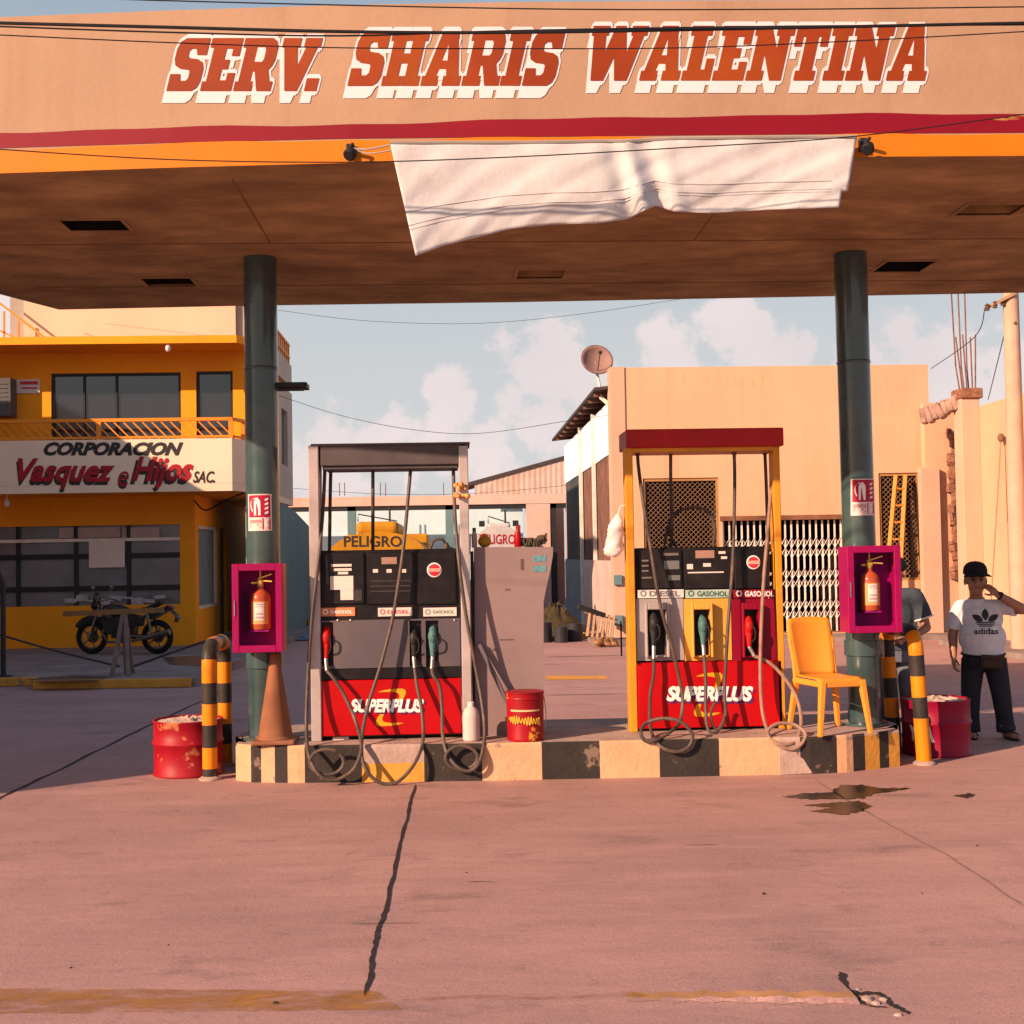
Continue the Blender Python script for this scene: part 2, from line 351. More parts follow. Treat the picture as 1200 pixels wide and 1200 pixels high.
M['pent_wall'] = mat('penthouse_peach_paint', (.64, .46, .34), .8, var=.10, scale=.6, bump=.1, bscale=15, dirt=(.55,.36,.24), dirt_amt=.35)
M['rbuild'] = mat('peach_wall_paint', (.63, .385, .24), .8, var=.10, scale=.6, bump=.15, bscale=12, streak=((.50,.28,.165), (1.6,1.6,.22), .6, .52, .74), dirt=(.48,.27,.17), dirt_amt=.35)
M['rpillar'] = mat('salmon_pillar_paint', (.60, .36, .26), .8, var=.1, scale=.8, bump=.15, bscale=12, dirt=(.5,.3,.2), dirt_amt=.4)
M['grey_wall'] = mat('grey_render', (.36, .33, .30), .85, var=.2, scale=1.5, bump=.2)
M['teal_wall'] = mat('teal_wall_paint', (.12, .22, .24), .8, var=.2, scale=.8, dirt=(.1,.12,.12), dirt_amt=.5)
M['pink_wall'] = mat('pink_wall_paint', (.62, .42, .36), .85, var=.15, scale=.7, dirt=(.45,.22,.12), dirt_amt=.55)
M['white_wall'] = mat('white_wall_paint', (.52, .70, .78), .8, var=.1, scale=1)
M['zinc_white'] = mat('white_corrugated_sheet', (.62, .80, .88), .5, var=.06, scale=2, dirt=(.45,.42,.38), dirt_amt=.3)
M['zinc_rust'] = mat('rusted_corrugated_sheet', (.17, .085, .065), .75, var=.4, scale=2.5, dirt=(.05,.05,.06), dirt_amt=.7)
M['zinc_pink'] = mat('pinkish_corrugated_sheet', (.55, .42, .38), .6, var=.15, scale=2, dirt=(.5,.2,.08), dirt_amt=.5)
M['roof_dark'] = mat('dark_roof_edge', (.06, .045, .045), .8)
M['glass_dark'] = mat('dark_tinted_glass', (.02, .02, .025), .06, var=.1, spec=.9, coat=.3)
M['glass_grey'] = mat('grey_shop_glass', (.16, .165, .19), .12, var=.3, scale=1, spec=.8)
M['glass_pane'] = mat('pale_glass', (.25, .27, .28), .08, spec=.7)
M['frame_dark'] = mat('dark_frame_metal', (.025, .025, .028), .5)
M['frame_white'] = mat('white_painted_metal', (.74, .68, .62), .5, var=.15, scale=6, dirt=(.4,.25,.16), dirt_amt=.4)
M['rail_orange'] = mat('orange_rail_paint', (.75, .24, .02), .5, var=.1)
M['paper'] = mat('paper_notice', (.70, .58, .54), .8, var=.06)
M['txt_black'] = mat('lettering_black', (.03, .028, .03), .6)
M['txt_red'] = mat('lettering_red', (.36, .01, .02), .6)
M['txt_white'] = mat('lettering_white', (.85, .82, .8), .5)
M['rust'] = mat('rusty_steel', (.19, .09, .06), .8, var=.4, scale=8)
M['wood'] = mat('weathered_wood', (.36, .22, .13), .85, var=.3, scale=6, stretch=(1,1,5))
M['brick'] = mat('broken_brick', (.28, .13, .08), .9, var=.5, scale=12, bump=1, bscale=18)
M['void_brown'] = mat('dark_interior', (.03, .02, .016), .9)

# ------------------------------------------------------------------ ground
def ground():
    mb = MB(); mb.poly([(-250,-120,0),(250,-120,0),(250,300,0),(-250,300,0)])
    tag(mb.build('ground', M['ground'], recalc=False, origin=(0,0,0)), kind='structure')
    # raised pavement by the left shop, with painted kerb
    mb = MB(); pv = [(-13,18.25,0),(-6.9,18.2,0),(-6.85,18.7,0),(-6.0,18.75,0),(-5.95,18.2,0),(-3.62,18.05,0),(-3.4,31,0),(-13,31,0)]
    mb.prism(pv, (0,0,.12))
    tag(mb.build('pavement', mat('pavement_concrete', (.27,.215,.20), .85, var=.35, scale=1.6, bump=.3, bscale=20, dirt=(.08,.07,.07), dirt_amt=.7), bevel=.02), kind='structure')
    mb = MB()
    for a, b in (((-12.9,18.2),(-7.0,18.15)),((-6.9,18.65),(-6.0,18.7)),((-5.9,18.15),(-3.7,18.0))):
        mb.bar((a[0],a[1]-.03,.065),(b[0],b[1]-.03,.065), .06, .125, up=(0,0,1))
    tag(mb.build('pavement_kerb', M['kerb_yellow'], bevel=.01), kind='structure')
    # right pavement in front of the peach building
    mb = MB(); mb.prism([(2.6,24.3,0),(9.4,24.1,0),(9.75,23.0,0),(9.75,25.6,0),(2.6,25.6,0)], (0,0,.08)); mb.prism([(8.7,18.2,0),(9.77,18.0,0),(9.77,22.9,0),(8.7,22.9,0)], (0,0,.09))
    tag(mb.build('pavement', MATS['pavement_concrete'], bevel=.02), kind='structure')
    # joints and cracks
    def crack(pts, w, name, m, jag=.02, n=10):
        mb = MB(); path = []
        for i in range(len(pts)-1):
            for k in range(n): path.append(Vector(pts[i]).lerp(Vector(pts[i+1]), k/n))
        path.append(Vector(pts[-1])); L = []; R = []; jj = 0
        for i, p in enumerate(path):
            d = (path[min(i+1, len(path)-1)]-path[max(i-1, 0)]).normalized(); nrm = Vector((-d.y, d.x, 0))
            jj = .55*jj + .45*random.uniform(-jag, jag)*1.6; j = jj; ww = w*random.uniform(.55, 1.1)
            if i in (0, len(path)-1): ww = w*.2
            L.append(p+nrm*(j+ww/2)+Vector((0,0,.004))); R.append(p+nrm*(j-ww/2)+Vector((0,0,.004)))
        for i in range(len(path)-1): mb.poly([R[i], R[i+1], L[i+1], L[i]])
        tag(mb.build(name, m, recalc=False), kind='structure')
    crack([G(x,y) for x,y in ((487,920),(470,985),(452,1065),(440,1105),(429,1168))], .024, 'ground_joint', M['joint'], .006, 16)
    crack([G(x,y) for x,y in ((-60,966),(0,935),(60,907),(165,855),(270,806))], .035, 'ground_joint', M['joint'], .01, 12)
    crack([G(x,y) for x,y in ((955,915),(1030,960),(1110,1003),(1200,1062))], .016, 'ground_joint', M['joint_pale'], .008, 12)
    crack([G(x,y) for x,y in ((-40,780),(270,775))], .09, 'ground_joint', M['joint'], .02, 10)
    crack([G(x,y) for x,y in ((640,815),(735,813))], .03, 'ground_joint', M['joint'], .02, 8)
    crack([G(x,y) for x,y in ((640,770),(735,768))], .05, 'ground_joint', M['joint'], .02, 8)
    for a in range(3):                                   # hairline scratches dragged across the slab
        x = random.uniform(-1.6, 2.4); y = random.uniform(5.8, 9.2); l = random.uniform(.15, .5)
        crack([(x,y,0),(x+l,y+random.uniform(-.05,.05),0)], .008, 'ground_scratch', M['joint'], .01, 6)
    def strip(quad, m, name):
        mb = MB(); n = 24; a, b, c, d = [Vector(q) for q in quad]; k0 = None
        for i in range(n):
            t0, t1 = i/n, (i+1)/n
            e = lambda t, s: Vector((0, .006*math.sin(t*31+s)+.004*math.sin(t*77+s*2), .004))
            mb.poly([a.lerp(b,t0)+e(t0,0), a.lerp(b,t1)+e(t1,0), d.lerp(c,t1)+e(t1,4), d.lerp(c,t0)+e(t0,4)])
        tag(mb.build(name, m, recalc=False), kind='structure')
    strip([G(-120,1190),G(470,1184),G(440,1162),G(-120,1158)], M['line_yellow'], 'road_marking')
    strip([G(470,1176),G(760,1168),G(740,1162),G(470,1170)], M['line_faint'], 'road_marking')
    strip([G(640,797),G(714,796),G(708,792),G(640,792)], M['kerb_yellow'], 'road_marking')
    # broken lip at the near edge of the slab
    mb = MB(); n = 30; pr_ = []
    A, B = G(735,1168), G(1003,1172)
    for i in range(n+1):
        t = i/n; p = A.lerp(B, t); h = .016*min(1, t*1.6)*(1+.12*math.sin(t*23)) ; w = .012*math.sin(t*40)
        pr_.append([p+Vector((0,-.05-w,.002)), p+Vector((0,-.02+w,h)), p+Vector((0,.05+w,h*.95)), p+Vector((0,.30,.002))])
    for i in range(n):
        for k in range(3): mb.poly([pr_[i][k], pr_[i+1][k], pr_[i+1][k+1], pr_[i][k+1]], 1 if k == 1 else 0)
    tag(mb.build('ground_lip', [M['ground'], mat('lip_yellow', (.42,.22,.10), .8, var=.3, scale=5)], smooth=True, angle=25), kind='structure')
    crack([G(x,y) for x,y in ((985,1140),(996,1160),(1004,1166),(1030,1164),(1044,1178),(1066,1189))], .035, 'ground_crack', M['joint'], .012, 9)
    crack([G(x,y) for x,y in ((1004,1168),(1012,1178),(1040,1182))], .015, 'ground_crack', M['joint'], .008, 7)
    mb = MB()
    for x, y, r in ((1016,1172,.03),(1026,1176,.022),(1036,1172,.02),(1052,1190,.018),(1006,1160,.016)):
        c = G(x,y); mb.ell(c, (r,r*.8,r*.5), 7, 5, rot=Euler((0,.2,x)))
    tag(mb.build('concrete_rubble', M['kerb_bare']), kind='stuff')
    # oil puddle
    def blot(pts, name, lift):
        mb = MB(); out = []
        P3 = [G(x,y) for x,y in pts]; n = len(P3)
        for i in range(n):
            for k in range(6):
                p = P3[i].lerp(P3[(i+1)%n], k/6); out.append(p+Vector((random.uniform(-.015,.015), random.uniform(-.02,.02), lift)))
        mb.poly(out); o = mb.build(name, M['oil'], recalc=False); tag(o, kind='structure')
    blot([(916,934),(945,930),(975,929),(985,921),(1010,920),(1030,924),(1066,924),(1045,928),(1025,930),(1010,936),(985,937),(950,937)], 'puddle', .004)
    blot([(942,944),(975,941),(1005,939),(1022,945),(1012,951),(990,955),(968,953),(948,951),(975,947)], 'puddle', .004)
    blot([(1118,933),(1135,930),(1145,932),(1132,936)], 'puddle', .004)
ground()
mb = MB()
for pts in (((30,796),(90,791),(130,793),(110,798),(50,799)),((190,770),(235,768),(262,773),(240,780),(200,779))):
    mb.poly([G(x,y,.125) for x,y in pts])
tag(mb.build('puddle', mat('wet_patch', (.075,.07,.075), .3, var=.4, scale=6), recalc=False), kind='structure')

# ------------------------------------------------------------------ canopy
FX = [(-4.6,8.42),(-2.82,8.06),(-1.74,7.955),(-.62,7.87),(.38,7.826),(1.44,7.80),(2.6,7.782),(3.6,7.775),(7.5,7.74)]
def fY(X):
    for i in range(len(FX)-1):
        if X <= FX[i+1][0] or i == len(FX)-2:
            t = (X-FX[i][0])/(FX[i+1][0]-FX[i][0]); return FX[i][1]+(FX[i+1][1]-FX[i][1])*t
def canopy():
    ZB, ZT = 4.2, 5.19
    c = thing('canopy', 'salmon concrete petrol station canopy with red and orange stripes and painted lettering, over the pumps', 'canopy', (1.4, 10, ZB))
    # soffit with lamp recesses
    mb = MB(); holes = []
    for X, Y, w, d in ((-2.58,9.33,.43,.30),(-2.48,11.28,.42,.36),(.77,11.06,.40,.34),(3.91,10.86,.42,.42),(3.90,9.03,.42,.30),(.77,9.2,.42,.30)): holes.append((X-w/2, X+w/2, Y-d/2, Y+d/2))
    place = lambda a, b, d: (a, b, ZB+d)
    grid_wall(mb, -3.8, 7.5, 8.2, 11.9, holes, place, .16, 0, [1, 1, 0, 1, 0, 0])  # some recess walls coloured near-black, shade painted over the soffit concrete
    back = [(-3.8,12.48),(-2.0,12.36),(.58,12.30),(5.5,12.04),(7.5,11.95)]
    for i in range(len(back)-1): mb.poly([(back[i][0],11.9,ZB),(back[i+1][0],11.9,ZB),(back[i+1][0],back[i+1][1],ZB),(back[i][0],back[i][1],ZB)])
    mb.poly([(-4.45,8.5,ZB),(-4.45,8.2,ZB),(-3.8,8.2,ZB),(-3.8,12.48,ZB),(-4.1,11.74,ZB),(-4.35,10.5,ZB)])
    mb.build('soffit', [M['soffit'], M['dark_void']], c, recalc=False)
    mb = MB()
    for y in (9.9, 11.45): mb.box(-3.7, 7.4, y-.008, y+.008, ZB-.004, ZB+.02)
    for x in (-1.4, 1.9, 4.9): mb.box(x-.006, x+.006, 8.22, 9.89, ZB-.003, ZB+.02)
    mb.build('board_seams', M['soffit_line'], c)
    # roof slab body and rear beam
    mb = MB(); pl = [(-4.35,8.55),(-4.3,10.5),(-4.05,11.74),(-3.78,12.44)]+[(x,y-.03) for x,y in back[1:]]+[(7.5,7.95)]
    mb.prism([(x,y,ZB+.38) for x,y in pl], (0,0,.12))
    ed = [(-4.45,8.5),(-4.35,10.5),(-4.1,11.74)]+back
    for i in range(len(ed)-1):
        p, q = Vector((*ed[i],0)), Vector((*ed[i+1],0)); mb.poly([p+Vector((0,0,ZB)), q+Vector((0,0,ZB)), q+Vector((0,0,ZB+.6)), p+Vector((0,0,ZB+.6))])
    mb.build('roof_slab', M['soffit'], c, recalc=False)
    # front fascia board
    mb = MB(); fr = [Vector((x,y,0)) for x,y in FX]
    pol = [(p.x,p.y,ZB-.003) for p in fr]+[(7.5,8.205,ZB-.003),(-3.85,8.205,ZB-.003),(-4.5,8.5,ZB-.003)]
    mb.prism(pol, (0,0,ZT-ZB), 1, 0); mb.build('fascia_board', [M['fascia'], M['soffit']], c)
    def strip(name, z0, z1, m):
        mb = MB(); xs = [x for x,_ in FX[:-1]]+[7.4]; n = 6; XS = []
        for i in range(len(xs)-1): XS += [xs[i]+(xs[i+1]-xs[i])*k/n for k in range(n)]
        for i in range(len(XS)-1):
            a, b = XS[i], XS[i+1]; ya, yb = fY(a)-.003, fY(b)-.003
            w = lambda x: .006*math.sin(x*3.1)+.004*math.sin(x*7.7)
            mb.poly([(a,ya,z0(a)), (b,yb,z0(b)), (b,yb,z1(b)+w(b)), (a,ya,z1(a)+w(a))])
        return mb.build(name, m, c, recalc=False)
    def zed(pts):
        W_ = []
        for x, y in pts:
            X = G(x, y, 4.3).x
            for _ in range(4): X = P(x, y, fY(X)).x
            W_.append((X, P(x, y, fY(X)).z))
        def f(X):
            for i in range(len(W_)-1):
                if X <= W_[i+1][0] or i == len(W_)-2:
                    t = (X-W_[i][0])/(W_[i+1][0]-W_[i][0]); return W_[i][1]+(W_[i+1][1]-W_[i][1])*t
        return f
    zr0 = zed([(0,174),(360,164),(600,161),(800,159),(1200,156)]); zr1 = zed([(0,155),(360,147),(600,141),(800,136),(1200,133)])
    strip('orange_band', lambda X: ZB-.004, lambda X: zr0(X)-.004, M['fascia_orange'])
    strip('red_stripe', lambda X: zr0(X)+.002, zr1, M['fascia_red'])
    # slab-serif lettering
    GL = {
     'I': (.5, [(0,0),(.5,0),(.5,.18),(.4,.18),(.4,.82),(.5,.82),(.5,1),(0,1),(0,.82),(.1,.82),(.1,.18),(0,.18)], None),
     'E': (.78, [(0,0),(.78,0),(.78,.34),(.62,.34),(.62,.2),(.4,.2),(.4,.41),(.56,.41),(.56,.59),(.4,.59),(.4,.8),(.62,.8),(.62,.66),(.78,.66),(.78,1),(0,1),(0,.82),(.1,.82),(.1,.18),(0,.18)], None),
     'L': (.72, [(0,0),(.72,0),(.72,.4),(.56,.4),(.56,.2),(.4,.2),(.4,.82),(.52,.82),(.52,1),(0,1),(0,.82),(.1,.82),(.1,.18),(0,.18)], None),
     'H': (.95, [(0,0),(.44,0),(.44,.18),(.36,.18),(.36,.41),(.59,.41),(.59,.18),(.51,.18),(.51,0),(.95,0),(.95,.18),(.87,.18),(.87,.82),(.95,.82),(.95,1),(.51,1),(.51,.82),(.59,.82),(.59,.59),(.36,.59),(.36,.82),(.44,.82),(.44,1),(0,1),(0,.82),(.08,.82),(.08,.18),(0,.18)], None),
     'T': (.85, [(.18,0),(.67,0),(.67,.18),(.57,.18),(.57,.8),(.69,.8),(.69,.62),(.85,.62),(.85,1),(0,1),(0,.62),(.16,.62),(.16,.8),(.28,.8),(.28,.18),(.18,.18)], None),
     'N': (1.0, [(0,0),(.4,0),(.4,.18),(.32,.18),(.32,.56),(.64,0),(.9,0),(.9,.82),(1,.82),(1,1),(.58,1),(.58,.82),(.66,.82),(.66,.5),(.36,1),(0,1),(0,.82),(.08,.82),(.08,.18),(0,.18)], None),
     'A': (1.0, [(0,0),(.4,0),(.4,.18),(.34,.18),(.38,.3),(.6,.3),(.64,.18),(.57,.18),(.57,0),(1,0),(1,.18),(.92,.18),(.68,1),(.3,1),(.08,.18),(0,.18)], [(.43,.46),(.56,.46),(.5,.74)]),
     'R': (.93, [(0,0),(.44,0),(.44,.18),(.37,.18),(.37,.36),(.46,.36),(.62,0),(.95,0),(.95,.18),(.86,.18),(.76,.4),(.84,.48),(.88,.58),(.88,.82),(.82,.94),(.7,1),(0,1),(0,.82),(.08,.82),(.08,.18),(0,.18)], [(.37,.55),(.56,.55),(.6,.6),(.6,.77),(.56,.82),(.37,.82)]),
     'V': (.98, [(.34,0),(.62,0),(.9,.82),(.98,.82),(.98,1),(.58,1),(.58,.82),(.64,.82),(.5,.4),(.37,.82),(.43,.82),(.43,1),(0,1),(0,.82),(.06,.82)], None),
     'W': (1.42, [(.24,0),(.52,0),(.7,.5),(.86,0),(1.14,0),(1.34,.82),(1.42,.82),(1.42,1),(1.04,1),(1.04,.82),(1.1,.82),(1.0,.42),(.82,1),(.6,1),(.42,.42),(.34,.82),(.4,.82),(.4,1),(0,1),(0,.82),(.06,.82)], None),
     'S': (.8, [(0,0),(.62,0),(.74,.06),(.8,.18),(.8,.42),(.74,.54),(.6,.6),(.38,.62),(.32,.66),(.32,.76),(.38,.8),(.54,.8),(.6,.68),(.8,.68),(.8,1),(.22,1),(.08,.93),(.02,.8),(.02,.6),(.08,.48),(.22,.42),(.46,.4),(.5,.36),(.5,.24),(.44,.19),(.26,.19),(.22,.32),(0,.32)], None),
     '.': (.3, [(0,0),(.28,0),(.28,.24),(0,.24)], None)}
    red = MB(); wh = MB(); k = 0
    for word, x0, yb, x1, yt in (('SERV.', 196, 107, 388, 45), ('SHARIS', 408, 101, 655, 37), ('WALENTINA', 682, 95, 1090, 31)):
        gap = .10; wid = sum(GL[ch][0] for ch in word)+gap*(len(word)-1); sh = .36
        Yw = fY(G((x0+x1)/2, 70, 4.9).x)
        def where(x, y):
            X = P(x, y, 7.85).x
            for _ in range(3): X = P(x, y, fY(X)).x
            return P(x, y, fY(X))
        A, B = where(x0, yb), where(x1, yb); H = where((x0+x1)/2, yt).z - where((x0+x1)/2, yb).z
        sx = (B.x-A.x)/(wid+sh*.5); u = 0
        def at(px, py, off):
            X = A.x + sx*(px + sh*py); zb = A.z+(B.z-A.z)*((X-A.x)/(B.x-A.x)); return (X, fY(X)-off, zb+py*H)
        for ch in word:
            w, pol, hole = GL[ch]; k += 1
            if ch == '.': u -= .22
            for q, bx in enumerate((0, -.024, .024)): red.poly([at(u+x+bx, y, .0078-.0002*q) for x, y in pol])
            j = 0
            for a in range(10):
                dx, dy = .085*math.cos(a*math.pi/5), .085*math.sin(a*math.pi/5)
                j += 1; wh.poly([at(u+x+dx, y+dy, .0032+.00007*j+.00002*(k % 3)) for x, y in pol])
            for a in range(1, 6):
                j += 1; wh.poly([at(u+x-.07-.0*a, y-.06-.033*a, .0032+.00007*j+.00002*(k % 3)) for x, y in pol]); 
                j += 0
            if hole: wh.poly([at(u+x, y, .0082) for x, y in hole])
            if ch in 'AR': wh.poly([at(u+x, y, .0070+.00005*(k%3)) for x, y in [(min(p[0] for p in pol)+.2,.1),(w-.2,.1),(w-.2,.85),(.3,.85)]])
            u += w+gap
    red.build('lettering', M['letter_red'], c, recalc=False); wh.build('lettering_outline', M['letter_white'], c, recalc=False)
    # lamp boxes in the recesses
    lamp0 = None
    for i, h in enumerate(holes):
        mb = MB(); mb.box(h[0]+.002, h[1]-.002, h[2]+.002, h[3]-.002, ZB+.14, ZB+.2)
        o = mb.build('recess_lamp', M['dark_void'] if i not in (2, 4) else M['soffit'], c)
        mb = MB(); x0, x1, y0, y1 = h; f = .03
        for b in ((x0-f,x1+f,y0-f,y0),(x0-f,x1+f,y1,y1+f),(x0-f,x0,y0,y1),(x1,x1+f,y0,y1)): mb.box(*b, ZB-.008, ZB+.01)
        mb.build('recess_rim', M['soffit'], o)
    return c
canopy()

# hanging cloth banner
def banner():
    Yb = 7.74
    top = [(457,168),(600,168),(740,166),(790,163),(1004,161)]
    bot = [(487,300),(520,288),(600,268),(650,263),(700,262),(735,257),(755,247),(768,241),(790,248),(830,250),(900,246),(990,243)]
    def ip(pts, t):
        xs = [p[0] for p in pts]; x = xs[0]+(xs[-1]-xs[0])*t
        for i in range(len(pts)-1):
            if x <= pts[i+1][0] or i == len(pts)-2:
                k = (x-pts[i][0])/(pts[i+1][0]-pts[i][0]); return x, pts[i][1]+(pts[i+1][1]-pts[i][1])*k
    nu, nv = 150, 26; V = []; F = []
    for j in range(nv+1):
        for i in range(nu+1):
            t = i/nu; s = j/nv; a = ip(top, t); b = ip(bot, t)
            x = a[0]+(b[0]-a[0])*s; y = a[1]+(b[1]-a[1])*s
            fold = 0
            for c_, w_, h_ in ((.52,.016,.045),(.485,.02,-.03),(.56,.022,-.035),(.60,.02,.015)):
                fold += h_*math.exp(-((t-c_-.03*(s-.5))/w_)**2)*(.35+.9*s)
            fold += .010*math.sin(s*9+t*4)*s + .002*math.sin(t*60)*(1-s)+.0025*math.sin(t*90+s*30)*s + .005*math.sin(t*19+s*3)+.004*math.sin(t*41+s*17)
            wob = .02*s*math.sin(t*23)
            sag = .03*math.sin(s*math.pi)*(.4+.6*math.sin(t*5))
            V.append(P(x, y, Yb-fold-sag*.6-.035+ .02*s*math.sin(t*11)))
    # torn right corner
    for j in range(nv):
        for i in range(nu):
            if i > nu*.98 and j > nv*.74: continue
            F.append((j*(nu+1)+i, j*(nu+1)+i+1, (j+1)*(nu+1)+i+1, (j+1)*(nu+1)+i))
    t = thing('cloth_banner', 'dirty white cloth banner hanging folded and slack across the front edge of the canopy', 'banner', P(730, 168, Yb))
    mb = MB(); mb.add(V, F); o = mb.build('cloth', M['cloth'], t, smooth=True, angle=80, recalc=False)
    m = o.modifiers.new('solid', 'SOLIDIFY'); m.thickness = .004
    mb = MB()
    for s_, r in ((.62,.006),(.74,.005),(.80,.004)):
        j = int(s_*nv); pts = [V[j*(nu+1)+i]+Vector((0,-.005,0)) for i in range(0, int(nu*.97), 2)]; mb.tube(pts, r*.6, 5)
    mb.build('hem_seam', M['cloth_seam'], t, smooth=True)
    mb = MB(); pts = [V[i]+Vector((0,-.002,.004)) for i in range(0, nu+1, 3)]; mb.tube(pts, .012, 6)
    a = P(414,174,7.79); mb.tube(smooth_path([a, P(430,175,7.74), P(457,170,7.7)]), .006, 6); mb.tube(smooth_path([a, P(432,180,7.75), P(458,176,7.7)]), .005, 6)
    mb.build('top_rope', mat('grey_rope', (.3,.27,.24), .9), t, smooth=True)
banner()
for (x, y, lab) in ((411,178,'small black clamp spotlight on the orange band at the left end of the cloth banner'), (1010,171,'small black clamp spotlight on the orange band at the right end of the cloth banner')):
    b = P(x, y, fY(P(x, y, 7.8).x)); t = thing('spotlight', lab, 'spotlight', b, 'spotlights clamped to the canopy edge')
    mb = MB(); mb.box(b.x-.025, b.x+.025, b.y-.04, b.y, b.z-.04, b.z+.04); mb.bar((b.x,b.y-.03,b.z),(b.x+.02,b.y-.10,b.z+.02), .02); mb.build('bracket', M['frame_dark'], t, bevel=.004)
    mb = MB(); mb.lathe((b.x+.02,b.y-.07,b.z-.02), [(.012,0),(.034,.015),(.04,.06),(.03,.075)], 14, axis=(-.3,-.6,-.5)); mb.build('lamp_head', M['cable'], t, smooth=True)

# overhead cables in the street in front
def cable(pts, Y, r, lab, name='cable'):
    w = [P(x, y, Y) for x, y in pts]; a = w[0]+(w[0]-w[1])*3; b = w[-1]+(w[-1]-w[-2])*3
    mb = MB(); mb.tube([a]+smooth_path(w, 5)+[b], r, 6)
    return tag(mb.build(name, M['cable'], smooth=True), lab, 'cable', 'overhead cables crossing the street')
cable([(0,-8),(170,0),(600,10),(900,11),(1200,8)], 6.6, .0035, 'thin topmost overhead cable above the lettering of the canopy')
cable([(0,27),(200,32),(400,37),(600,38),(900,33),(1200,27)], 6.7, .0085, 'thick overhead cable running across the top of the canopy lettering')
cable([(0,31),(200,38),(400,42),(600,36),(900,31),(1200,29)], 6.75, .0045, 'thin overhead cable twisted close to the thick one')
cable([(0,41),(200,50),(400,56),(600,57),(800,56),(1000,48),(1200,37)], 6.8, .0032, 'thin sagging overhead cable through the middle of the canopy lettering')
cable([(0,175),(200,187),(410,190),(600,184),(800,173),(1000,160),(1200,134)], 6.9, .0032, 'lowest thin overhead cable, crossing the cloth banner')
cable([(325,463),(400,487),(480,503),(560,508),(660,494)], 26, .005, 'thin dark cable sagging in the sky from the left shop to the peach building')
cable([(330,364),(430,376),(560,379),(680,368),(800,350)], 26, .004, 'thin grey cable high in the sky just under the canopy edge')
cable([(340,572),(450,579),(560,578),(700,565)], 38, .006, 'thin cable running along the top of the pink depot')

# ------------------------------------------------------------------ support columns
def column(x, label, lean):
    lean = Vector(lean); on = lambda h: lean*(h/3.915)+Vector((0,0,h))
    b = P(x, 860, 10.62); b.z = .29
    t = thing('support_column', label, 'column', b, 'columns holding up the canopy')
    mb = MB(); mb.tube([b+on(0), b+on(1.3), b+on(2.6), b+on(3.915)], [.136,.136,.134,.134], 32); mb.build('shaft', M['col_green'], t, smooth=True)
    mb = MB(); mb.lathe(b+on(.58), [(.137,0),(.152,.004),(.152,.13),(.137,.134)], 32); mb.build('collar', M['col_green'], t, smooth=True)
    mb = MB(); mb.lathe(b+Vector((0,0,.002)), [(.19,0),(.19,.02),(.14,.03)], 24); mb.build('base_plate', M['col_green'], t, smooth=True)
    mb = MB(); mb.lathe(b+on(3.0), [(.136,0),(.139,.004),(.139,.02),(.136,.024)], 32); mb.build('weld_ring', M['col_green'], t, smooth=True)
    return t, b
colL, cL = column(311, 'left dark green round steel column with a flat lamp arm, traffic cone at its foot', (.03,-.22,0))
colR, cR = column(1014, 'right dark green round steel column beside the orange plastic chair', (-.10,-.24,0))
mb = MB(); a = P(318,453,10.55); mb.box(cL.x+.05, a.x+.30, 10.45, 10.65, a.z-.022, a.z+.022); mb.box(cL.x+.12, a.x+.26, 10.47, 10.63, a.z-.03, a.z-.022); mb.build('lamp_arm', M['frame_dark'], colL, bevel=.006)
